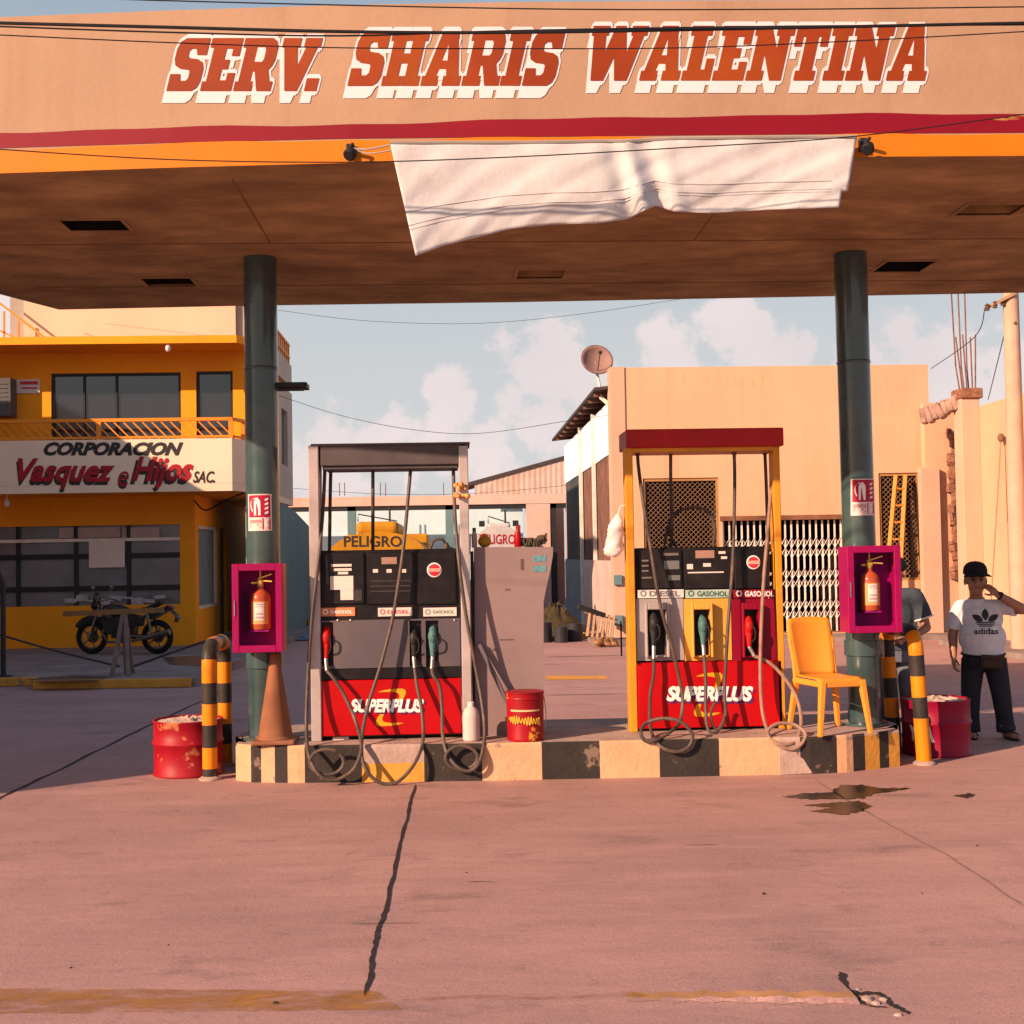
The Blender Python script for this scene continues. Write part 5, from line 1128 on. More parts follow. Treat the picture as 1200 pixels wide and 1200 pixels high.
# small oil pail
b = P(616,868,10.20); b.z = IZ; t = thing('oil_pail', 'small red and yellow oil pail in front of the grey cabinet', 'pail', b)
mb = MB(); H = .385; mb.lathe(b, [(.142,0),(.148,.012),(.148,.02),(.145,.03),(.148,H-.06),(.153,H-.055),(.153,H-.045),(.149,H-.04),(.150,H-.012),(.155,H-.008),(.155,H),(.148,H+.002)], 32); pl = mb.build('pail_body', mat('pail_red', (.30,.004,.012), .45, var=.35, scale=3, chip=(.62,.30,.03), chip_amt=.06, chip_scale=4.5), t, smooth=True)
mb = MB()
def wrap(mb, s, b, r, z0, z1, a0, a1, shear=0, bold=.03):
    vs, fs = text2d(s, shear, bold, 1.0)
    mb.add([b+Vector((r*math.sin(a0+(a1-a0)*u), -r*math.cos(a0+(a1-a0)*u), z0+(z1-z0)*v)) for u, v in vs], fs)
for q in range(5):                                   # unreadable yellow script, only strokes
    pts = [b+Vector((.1515*math.sin(a), -.1515*math.cos(a), .175+.028*math.sin(q*2.1+k*1.9)+.012*math.sin(k*4.1+q)-.004*q)) for k, a in enumerate([-1.0+.36*q+.045*i for i in range(9)])]
    mb.tube(smooth_path(pts, 3), .0055, 5)
mb.build('lettering', mat('pail_yellow', (.70,.38,.05), .5), pl, recalc=False)
mb = MB(); n = 18
for i in range(n):
    a0, a1 = -.9+1.7*i/n, -.9+1.7*(i+1)/n
    mb.poly([b+Vector((.1503*math.sin(a), -.1503*math.cos(a), z)) for a, z in ((a0,.238),(a1,.238),(a1,.252),(a0,.252))])
mb.build('label_bar', mat('pail_cream', (.75,.5,.25), .5), pl, recalc=False)
mb = MB(); mb.tube(smooth_path([b+Vector((.153,0,H-.05)), b+Vector((.165,-.01,.2)), b+Vector((.158,-.02,.12)), b+Vector((.15,-.02,.08))],5), .004, 6); mb.build('bail_handle', M['steel'], t, smooth=True)

# ------------------------------------------------------------------ drums, hoops, cone
def drum(px, yb, r, H, Y, label, mname, fill, word=None):
    b = Vector((P(px, yb, Y).x, Y, 0)); t = thing('half_drum', label, 'drum', b, 'cut steel drums beside the bollards')
    mb = MB(); mb.lathe(b, [(r,0),(r+.008,.006),(r+.008,.018),(r,.026),(r-.002,H*.32),(r,H*.55),(r+.012,H*.575),(r+.012,H*.61),(r,H*.635),(r,H-.02),(r+.006,H-.012),(r+.005,H),(r-.006,H+.001),(r-.008,H-.05)], 44, caps=False); mb.build('drum_body', mname, t, smooth=True, angle=55)
    mb = MB(); vs = []; rings = 7; seg = 30
    vs.append(b+Vector((0,0,H-.015)))
    for i in range(1, rings+1):
        for k in range(seg):
            a = 2*math.pi*k/seg; rr = (r-.007)*i/rings; vs.append(b+Vector((rr*math.cos(a), rr*math.sin(a), H-.02+random.uniform(-.012,.03)*(1-(i/rings)**3)+.02*(1-i/rings))))
    fs = [(0,1+k,1+(k+1)%seg) for k in range(seg)]+[(1+(i-1)*seg+k,1+i*seg+k,1+i*seg+(k+1)%seg,1+(i-1)*seg+(k+1)%seg) for i in range(1,rings) for k in range(seg)]
    mb.add(vs, fs); mb.build('sand_fill', fill, t, smooth=True, recalc=False)
    if word:
        mb = MB(); wrap(mb, word, b, r+.0045, H*.28, H*.58, -1.22, -.42, .0, .05); mb.build('lettering', M['txt_white'], t, recalc=False)
sand = mat('pinkish_sand', (.55,.40,.33), .95, var=.25, scale=12, bump=.5, bscale=30)
drum(221, 912, .278, .45, 10.75, 'dented red half drum of sand with yellow scuffs beside the left striped hoop', mat('drum_red_worn', (.30,.004,.014), .5, var=.2, scale=3, chip=(.45,.16,.07), chip_amt=.06, chip_scale=4.5, dirt=(.28,.02,.03), dirt_amt=.6), sand)
drum(1098, 890, .282, .47, 10.85, 'crimson half drum with white letters behind the right striped hoop', mat('drum_crimson', (.24,.003,.03), .45, var=.15, scale=2.5, chip=(.3,.1,.06), chip_amt=-.03), sand, 'YNA')
def hoop(X, Ya, Yb, H, label, lean=0, first=.10, c0=1):
    t = thing('hoop_bollard', label, 'bollard', (X, (Ya+Yb)/2, 0), 'striped steel hoops guarding the island ends')
    R = .06; cr = .15; path = []
    for k in range(13): path.append((Ya, H*k/13*.85))
    path = [(Ya, z) for z in [H*.0, ]]; n = 0
    pts = [(Ya,0),(Ya,H-cr)]+[(Ya+cr-cr*math.cos(a), H-cr+cr*math.sin(a)) for a in [math.pi/2*i/6 for i in range(1,7)]]+[(Yb-cr,H)]+[(Yb-cr+cr*math.sin(a), H-cr+cr*math.cos(a)) for a in [math.pi/2*i/6 for i in range(1,7)]]+[(Yb,0)]
    # resample by length into stripes
    P2 = [Vector((X+lean*(p[1]/H), p[0], p[1])) for p in pts]; D = [0]
    for i in range(1,len(P2)): D.append(D[-1]+(P2[i]-P2[i-1]).length)
    def at(s):
        for i in range(1,len(P2)):
            if s <= D[i]+1e-9: return P2[i-1].lerp(P2[i], (s-D[i-1])/(D[i]-D[i-1]) if D[i]>D[i-1] else 0)
        return P2[-1]
    tot = D[-1]; step = tot/80; S = [step*i for i in range(81)]; mb = MB(); w = .172
    N_ = 240; step = tot/N_; S = [step*i for i in range(N_+1)]
    mb.tube([at(q) for q in S], R, 16, caps=False)
    for i in range(N_):
        s_ = S[i]+step/2; k_ = 0 if s_ < first else 1+int((s_-first)/w)
        for q in range(16): mb.m[i*16+q] = (c0+k_) % 2
    o = mb.build('striped_pipe', [mat('hoop_orange', (.66,.21,.006), .45, var=.15, scale=6, chip=(.3,.14,.06), chip_amt=-.01, chip_scale=7), mat('hoop_black', (.035,.03,.028), .5, var=.3, scale=6, chip=(.3,.15,.05), chip_amt=.0, chip_scale=9)], t, smooth=True)
    pass
    for y in (Ya,Yb): mb = MB(); mb.lathe((X,y,0), [(.09,0),(.09,.012),(.062,.03)], 18); mb.build('foot_collar', M['kerb_bare'], t, smooth=True)
hoop(-2.0, 10.42, 11.1, 1.07, 'orange and black striped hoop bollard beside the left red half drum', .0, .09, 1)
hoop(3.775, 10.32, 11.02, 1.08, 'orange and black striped hoop bollard in front of the crimson half drum', -.05, .37, 0)
def cone():
    b = P(322,874,10.36); b.z = IZ+.004; b.y = 10.34; b.x = P(323,870,10.34).x
    t = thing('traffic_cone', 'dusty faded orange traffic cone at the foot of the left column', 'cone', b); m = mat('cone_dusty_orange', (.25,.095,.045), .7, var=.3, scale=4, dirt=(.22,.12,.08), dirt_amt=.6)
    mb = MB(); a = .17; mb.box(b.x-a,b.x+a,b.y-a,b.y+a,b.z,b.z+.035); mb.build('base', m, t, bevel=.012, seg=2)
    mb = MB(); mb.lathe(b+Vector((0,0,.0355)), [(.152,0),(.148,.012),(.135,.022),(.044,.60),(.040,.665),(.034,.672),(.030,.66)], 30, caps=False); mb.build('cone_body', m, t, smooth=True)
cone()

# ------------------------------------------------------------------ extinguisher boxes, extinguishers, signs on the columns
M['box_mag'] = mat('box_magenta_red', (.27,.001,.075), .45, var=.1, scale=3)
M['box_in'] = mat('box_inside_purple', (.26,.002,.17), .6, var=.15, scale=3)
M['ext_red'] = mat('extinguisher_red', (.40,.075,.03), .3, var=.1, coat=.3)
M['brass'] = mat('brass', (.62,.40,.10), .35, metal=.7)
def ext_box(r, Yf, d, c, lab, lab2, lab3, sr, side_m, ln):
    x0,x1,z0,z1 = RC(*r, Yf); t = thing('extinguisher_box', lab, 'extinguisher box', ((x0+x1)/2, Yf+d, z0), 'extinguisher boxes on the columns')
    w = .05; mb = MB()
    mb.box(x0,x0+.012,Yf,Yf+d,z0,z1); mb.box(x1-.012,x1,Yf,Yf+d,z0,z1); mb.box(x0+.012,x1-.012,Yf,Yf+d,z0,z0+.012); mb.box(x0+.012,x1-.012,Yf,Yf+d,z1-.012,z1); mb.build('box_shell', side_m, t)
    mb = MB(); mb.box(x0+.013,x1-.013,Yf+d-.015,Yf+d-.003,z0+.013,z1-.013); mb.build('box_back', M['box_in'], t)
    mb = MB(); e = .004; mb.box(x0-e,x0+w,Yf-.022,Yf-.001,z0-e,z1+e); mb.box(x1-w,x1+e,Yf-.022,Yf-.001,z0-e,z1+e); mb.box(x0+w,x1-w,Yf-.022,Yf-.001,z0-e,z0+w*1.05); mb.box(x0+w,x1-w,Yf-.022,Yf-.001,z1-w*1.05,z1+e); fr = mb.build('door_frame', M['box_mag'], t, bevel=.004)
    mb = MB(); mb.box(x0+.012,x0+.02,Yf-.03,Yf-.0225,(z0+z1)/2-.06,(z0+z1)/2+.06); mb.build('hinge', M['steel'], fr)
    mb = MB(); yb = c.y-.13; mb.box((x0+x1)/2-.16,(x0+x1)/2+.16,Yf+d,Yf+d+.02,z0+.15,z0+.19); mb.box((x0+x1)/2-.16,(x0+x1)/2+.16,Yf+d,Yf+d+.02,z1-.19,z1-.15); 
    for z in (z0+.17,z1-.17): mb.bar((c.x,Yf+d+.015,z),(c.x,c.y-.12,z),.06)
    mb.build('wall_bracket', M['steel'], t)
    mb = MB(); xc = (x0+x1)/2+.005; mb.box(xc-.07,xc+.07,Yf+d*.5-.06,Yf+d-.0151,z0+.155,z0+.169); mb.box(xc-.05,xc+.05,Yf+d-.03,Yf+d-.0155,z0+.17,z0+.4); mb.build('holder_bracket', M['box_in'], t)
    # extinguisher standing inside
    cx = (x0+x1)/2+.005; b = Vector((cx, Yf+d*.5, z0+.17)); e = thing('fire_extinguisher', lab2, 'fire extinguisher', b, 'fire extinguishers in the boxes'); R = .08
    mb = MB(); b2 = b; mb.lathe(b2, [(R*.9,0),(R,.012),(R,.245),(R*.9,.285),(R*.5,.312),(.024,.32),(.024,.34)], 26); mb.build('cylinder', M['ext_red'], e, smooth=True)
    mb = MB(); n = 10; rr = R+.0012
    for i in range(n):
        a0, a1 = -.95+1.9*i/n, -.95+1.9*(i+1)/n; mb.poly([b2+Vector((rr*math.sin(a), -rr*math.cos(a), z)) for a, z in ((a0,.045),(a1,.045),(a1,.225),(a0,.225))])
    lb = mb.build('paper_label', mat('label_peach', (.62,.30,.12), .5), e, recalc=False); mb = MB()
    for i in range(6):
        a0, a1 = -.5+.95*i/6, -.5+.95*(i+1)/6; mb.poly([b2+Vector(((rr+.0006)*math.sin(q), -(rr+.0006)*math.cos(q), z_)) for q, z_ in ((a0,.075),(a1,.075),(a1,.215),(a0,.215))])
    mb.build('white_label', M['paper'], lb, recalc=False); mb = MB()
    for z, h, a in ((.195,.008,.35),(.18,.004,.4),(.12,.012,.36),(.09,.014,.4)):
        for i in range(6):
            a0, a1 = -a+2*a*i/6, -a+2*a*(i+1)/6; mb.poly([b2+Vector(((rr+.0012)*math.sin(q), -(rr+.0012)*math.cos(q), z_)) for q, z_ in ((a0,z),(a1,z),(a1,z+h),(a0,z+h))])
    mb.build('label_print', mat('label_dull_print', (.38,.25,.25), .6), lb, recalc=False)
    v = b2+Vector((0,0,.34)); mb = MB(); mb.lathe(v, [(.024,0),(.026,.01),(.024,.05),(.014,.065)], 14); mb.bar(v+Vector((-.02,0,.06)), v+Vector((.10,-.04,.10)), .02,.012); mb.bar(v+Vector((-.02,0,.05)), v+Vector((.10,-.04,.04)), .02,.012); mb.bar(v+Vector((-.02,0,.03)), v+Vector((-.075,-.02,.03)), .018); mb.bar(v+Vector((0,0,.05)), v+Vector((.0,-.0,.13)), .014); mb.lathe(v+Vector((0,-.028,.035)), [(0,.006),(.02,.006),(.02,0)], 14, axis=(0,-1,0)); mb.build('valve', M['brass'], e, bevel=.002)
    mb = MB(); mb.tube(smooth_path([v+Vector((-.07,-.02,.03)), b2, b2],5), [.009], 8) if False else mb.tube(smooth_path([v+Vector((-.07,-.02,.03)), b2+Vector((-.12,.0,.28)), b2+Vector((-.125,.01,.12)), b2+Vector((-.118,0,-.04))],5), .009, 8); mb.build('discharge_hose', M['noz_black'], e, smooth=True)
    # sign wrapped on the column
    c0 = c; c = c + ln*.45; ca = lambda z: c0+ln*((z-.29)/3.915)
    sx0,sx1,sz0,sz1 = RC(*sr, c.y-.137); s = thing('extinguisher_sign', lab3, 'sign', ((sx0+sx1)/2, c.y-.137, sz0), 'extinguisher signs on the columns'); rr = .1385
    def curve(mb, x0, x1, z0, z1, off, mi=0, n=8):
        for i in range(n):
            xa, xb = x0+(x1-x0)*i/n, x0+(x1-x0)*(i+1)/n
            f = lambda x, z: ca(z).y-math.sqrt(max(1e-6,(rr+off)**2-min(abs(x-ca(z).x),rr*.97)**2))
            mb.poly([(xa,f(xa,z0),z0),(xb,f(xb,z0),z0),(xb,f(xb,z1),z1),(xa,f(xa,z1),z1)], mi)
    W_, H_ = sx1-sx0, sz1-sz0
    def cv(pts, off): return [(sx0+u*W_, ca(sz0+v*H_).y-math.sqrt(max(1e-6,(rr+off)**2-min(abs(sx0+u*W_-ca(sz0+v*H_).x),rr*.97)**2)), sz0+v*H_) for u, v in pts]
    mb = MB(); curve(mb, sx0, sx1, sz0, sz1, 0); pn = mb.build('sign_plate', mat('sign_cream', (.78,.62,.6), .5), s, recalc=False)
    mb = MB(); curve(mb, sx0+W_*.05, sx1-W_*.05, sz0+H_*.37, sz1-H_*.03, .002); mb.build('red_field', mat('sign_crimson', (.42,.012,.05), .5), pn, recalc=False)
    mb = MB()
    mb.poly(cv([(.27,.42),(.55,.42),(.55,.80),(.49,.86),(.33,.86),(.27,.80)], .004)); mb.poly(cv([(.36,.862),(.46,.862),(.46,.90),(.36,.90)], .004))
    hs = [(.36,.885),(.24,.875),(.15,.80),(.13,.70),(.16,.60),(.21,.53)]
    for q in range(5): (xa,ya),(xb,yb_) = hs[q],hs[q+1]; mb.poly(cv([(xa-.015,ya-.012),(xb-.015,yb_-.012),(xb+.022,yb_+.012),(xa+.022,ya+.012)], .0045))
    for k in range(4): mb.poly(cv([(.72,.45+k*.12),(.86,.47+k*.12),(.88,.54+k*.12),(.74,.51+k*.12)], .004))
    mb.build('pictogram', M['txt_white'], pn, recalc=False)
    mb = MB(); vs, fs = text2d('EXTINTOR', 0, .02, 1); mb.add(cv([(.08+.5*u, .21+.09*v) for u, v in vs], .003), fs)
    for k in range(2): mb.poly(cv([(.08,.09+.06*k),(.55-.1*k,.09+.06*k),(.55-.1*k,.12+.06*k),(.08,.12+.06*k)], .003))
    mb.build('sign_text', mat('sign_faded_red', (.50,.16,.16), .6), pn, recalc=False)
    mb = MB(); mb.poly(cv([(.62,.04),(.95,.04),(.95,.34),(.62,.34)], .002)); mb.build('arrow_field', MATS['sign_crimson'], pn, recalc=False)
    mb = MB(); mb.poly(cv([(.75,.31),(.83,.31),(.83,.17),(.90,.17),(.79,.06),(.68,.17),(.75,.17)], .004)); mb.build('arrow', M['txt_white'], pn, recalc=False)
mag_side = M['box_mag']
ext_box((273,661,331,764), 10.16, .24, cL, 'magenta red fire extinguisher box on the left column above the traffic cone', 'red fire extinguisher in the box on the left column', 'red and white extinguisher sign wrapped on the left column', (290,579,318,622), mat('box_side_orange', (.60,.13,.05), .5, var=.2), Vector((.03,-.22,0)))
ext_box((993.5,640,1055,741), 10.16, .24, cR, 'magenta red fire extinguisher box on the right column beside the chair', 'red fire extinguisher in the box on the right column', 'red and white extinguisher sign wrapped on the right column', (998,561,1027,604), M['box_mag'], Vector((-.10,-.24,0)))

# ------------------------------------------------------------------ orange plastic chair
def chair():
    Yc = 10.26; b = P(972,866,Yc); b.z = IZ; t = thing('plastic_chair', 'orange armless plastic chair standing on the island beside the right column', 'chair', b)
    m = mat('chair_orange_plastic', (.80,.29,.035), .42, var=.06, scale=3, dirt=(.5,.18,.05), dirt_amt=.3)
    R = Matrix.Rotation(math.radians(14), 4, 'Z'); T = Matrix.Translation(b) @ R
    def mk(): mb = MB(); mb.M = T; return mb
    W_, Wf, D = .38, .41, .42; sh = .44
    # seat (front towards the camera, -y)
    mb = mk(); n = 8; g = []
    for j in range(n+1):
        v = j/n; y = .20-D*v; w = W_+(Wf-W_)*v
        for i in range(n+1):
            u = i/n-.5; dip = -.022*(1-(2*u)**2)*math.sin(math.pi*min(1,v*1.1)) ; edge = -.03*max(0,(v-.85)/.15)**2
            g.append((u*w, y, sh+dip+edge))
    mb.add(g, [(j*(n+1)+i, j*(n+1)+i+1, (j+1)*(n+1)+i+1, (j+1)*(n+1)+i) for j in range(n) for i in range(n)])
    o = mb.build('seat', m, t, smooth=True, recalc=False, angle=60); s = o.modifiers.new('s','SOLIDIFY'); s.thickness = .012; s.offset = -1
    mb = mk(); mb.box(-Wf/2,Wf/2,-.235,-.222,sh-.062,sh-.01); mb.box(-W_/2-.004,-W_/2+.008,-.22,.20,sh-.06,sh-.012); mb.box(W_/2-.008,W_/2+.004,-.22,.20,sh-.06,sh-.012); mb.build('seat_skirt', m, t, bevel=.005)
    # backrest, curved shell
    mb = mk(); g = []; n = 10
    for j in range(n+1):
        v = j/n; z = sh-.01+.47*v; w = .34+.05*math.sin(v*math.pi*.55)
        if v > .9: w -= .03*((v-.9)/.1)**2
        for i in range(n+1):
            u = i/n*2-1; g.append((u*w/2, .20+.10*v-.045*(u*u)*(1-.2*v)+.02, z+(.012*(1-u*u) if j == n else 0)))
    mb.add(g, [(j*(n+1)+i, j*(n+1)+i+1, (j+1)*(n+1)+i+1, (j+1)*(n+1)+i) for j in range(n) for i in range(n)])
    o = mb.build('backrest', m, t, smooth=True, recalc=False, angle=60); s = o.modifiers.new('s','SOLIDIFY'); s.thickness = .014
    for sx in (-1,1):
        mb = mk(); mb.tube([(sx*.19,.19,sh-.03),(sx*.185,.215,sh+.1),(sx*.195,.26,sh+.3),(sx*.185,.30,sh+.44)], [.016,.015,.014,.012], 8); mb.build('back_rail', m, t, smooth=True)
        for fy_, ty, spread in ((-.215,-.25,.03),(.19,.245,.03)):
            mb = mk(); a, c_ = Vector((sx*(.175),fy_,sh-.015)), Vector((sx*(.195+spread),ty,0)); d = Vector((sx*.0,.0,0))
            s1, s2 = .052, .036; 
            vs = []
            for p_, s_ in ((a,s1),(c_,s2)):
                for dx, dy in ((-1,-1),(1,-1),(1,1),(-1,1)): vs.append(p_+Vector((dx*s_/2,dy*s_/2,0)))
            mb.add(vs, [(3,2,1,0),(4,5,6,7),(0,1,5,4),(1,2,6,5),(2,3,7,6),(3,0,4,7)]); mb.build('leg', m, t, bevel=.008, seg=2)
chair()
# white plastic bag hanging from the right pump
def bag():
    hk = P(727,602,10.55); t0 = MB(); V = []; n = 20; rings = 12; prof = [.012,.035,.05,.06,.066,.07,.062,.07,.076,.078,.066,.03]; Hh = .36
    for j in range(rings):
        for k in range(n):
            a = 2*math.pi*k/n; r = prof[j]*(1+.16*math.sin(3*a+j*1.7)+.1*math.sin(7*a+j*3.1)); V.append((hk.x-.02-.008*j*.6+r*math.cos(a), hk.y+r*math.sin(a)*.8, hk.z-Hh*j/(rings-1)))
    t0.add(V, [(j*n+k, j*n+(k+1)%n, (j+1)*n+(k+1)%n, (j+1)*n+k) for j in range(rings-1) for k in range(n)]+[tuple(range((rings-1)*n, rings*n))])
    t0.tube([hk+Vector((-.02,0,-.01)), hk+Vector((.0,0,.06)), hk+Vector((.05,0,.07))], .005, 6)
    tag(t0.build('plastic_bag', mat('white_plastic_bag', (.78,.70,.68), .45, var=.08, scale=10), smooth=True, angle=80), 'crumpled white plastic bag hanging from the left post of the right pump', 'bag')
bag()
# small orange wad of rags tied to the left pump frame
c = P(541,575,10.33); mb = MB()
for k in range(16): mb.ell(c+Vector((random.uniform(-.05,.05),random.uniform(-.03,.02),random.uniform(-.06,.06))), (random.uniform(.008,.03),.02,random.uniform(.008,.03)), 7, 5, rot=Euler((random.random()*3,random.random()*3,0)))
tag(mb.build('cleaning_rag', mat('orange_rag', (.72,.34,.12), .9, var=.35, scale=14), smooth=True), 'orange cleaning rag stuffed on the right post of the left pump', 'rag')
# ------------------------------------------------------------------ people
def union(mb, name, m, parent, voxel=.007, it=4, cut=None):
    o = mb.build(name, m, parent); r = o.modifiers.new('r','REMESH'); r.mode = 'VOXEL'; r.voxel_size = voxel
    if it: s = o.modifiers.new('s','SMOOTH'); s.iterations = it; s.factor = .5
    bake(o)
    if cut:
        bm = bmesh.new(); bm.from_mesh(o.data)
        for co, no in cut: bmesh.ops.bisect_plane(bm, geom=bm.verts[:]+bm.edges[:]+bm.faces[:], plane_co=Vector(co)-wloc(o), plane_no=no, clear_outer=True)
        bm.to_mesh(o.data); bm.free()
    o.data.polygons.foreach_set('use_smooth', [True]*len(o.data.polygons)); 
    if not o.data.materials: o.data.materials.append(m)
    return o
def hand(mb, w, d, n, curl=.5, s=1, k=1.0):
    """w wrist, d towards the knuckles, n the way the palm faces, s thumb side"""
    d = Vector(d).normalized(); n = Vector(n); n = (n-d*n.dot(d)).normalized(); a = d.cross(n)*s
    pc = w+d*.045*k
    R = Matrix((a, d, n)).transposed().to_4x4()
    mb.ell(pc, (.040*k,.052*k,.019*k), 14, 10, rot=R.to_quaternion())
    for i, (off, L) in enumerate(((.028,.068),(.010,.078),(-.009,.073),(-.026,.056))):
        p = w+d*.082*k+a*off*k; q1 = p+(d*math.cos(curl*.5)+n*math.sin(curl*.5))*L*.45*k; q2 = q1+(d*math.cos(curl*1.5)+n*math.sin(curl*1.5))*L*.33*k; q3 = q2+(d*math.cos(curl*2.3)+n*math.sin(curl*2.3))*L*.25*k
        mb.capsule(p-d*.02*k, q1, .0105*k, .0098*k, 8); mb.capsule(q1, q2, .0098*k, .009*k, 8); mb.capsule(q2, q3, .009*k, .008*k, 8)
    t0 = w+d*.022*k+a*.026*k; t1 = t0+(a*.75+d*.55+n*.3).normalized()*.042*k; t2 = t1+(a*.25+d*.9+n*.35).normalized()*.034*k
    mb.capsule(t0, t1, .0135*k, .0115*k, 8); mb.capsule(t1, t2, .0115*k, .009*k, 8)
M['skin'] = mat('skin_tan', (.34,.165,.10), .5, var=.18, scale=11, spec=.4)
M['hair'] = mat('hair_black', (.012,.010,.010), .6)
def head_parts(mb, h, yaw, k=1.0):
    """skull, jaw, nose, ears; the face looks to -y turned by yaw"""
    R = Euler((0,0,yaw)).to_matrix()
    f = lambda x,y,z: Vector(h)+R @ Vector((x*k,y*k,z*k))
    mb.ell(f(0,.012,.03), (.078*k,.095*k,.095*k), 18, 12, rot=Euler((0,0,yaw))); mb.ell(f(0,-.018,-.045), (.062*k,.072*k,.072*k), 16, 10, rot=Euler((0,0,yaw)))
    mb.ell(f(0,-.068,-.085), (.034*k,.026*k,.024*k), 12, 8); 
    mb.capsule(f(0,-.085,.022), f(0,-.108,-.018), .010*k, .016*k, 8); mb.ell(f(-.013,-.094,-.022),(.011*k,)*3,8,6); mb.ell(f(.013,-.094,-.022),(.011*k,)*3,8,6)
    mb.capsule(f(-.045,-.078,.032), f(.045,-.078,.032), .011*k, .011*k, 8)
    for s in (-1,1): mb.ell(f(s*.080,.012,-.004), (.012*k,.022*k,.034*k), 10, 8, rot=Euler((0,0,yaw))); mb.ell(f(s*.040,-.068,-.02),(.024*k,.02*k,.022*k),10,8)
    mb.capsule(f(-.018,-.086,-.054), f(.018,-.086,-.054), .0085*k, .0085*k, 8)
    return f
def face_details(t, f, k):
    for s in (-1,1):
        mb = MB(); mb.ell(f(s*.031,-.080,.012), (.014*k,.008*k,.008*k), 10, 8); mb.build('eye', M['hair'], t, smooth=True)
        mb = MB(); mb.tube([f(s*.014,-.093,.032), f(s*.03,-.0935,.037), f(s*.048,-.083,.031)], .005*k, 6); mb.build('eyebrow', M['hair'], t, smooth=True)
    mb = MB(); mb.tube([f(-.022,-.091,-.054), f(0,-.0955,-.052), f(.022,-.091,-.054)], .0045*k, 6); mb.build('mouth', mat('lips', (.20,.06,.05), .5), t, smooth=True)

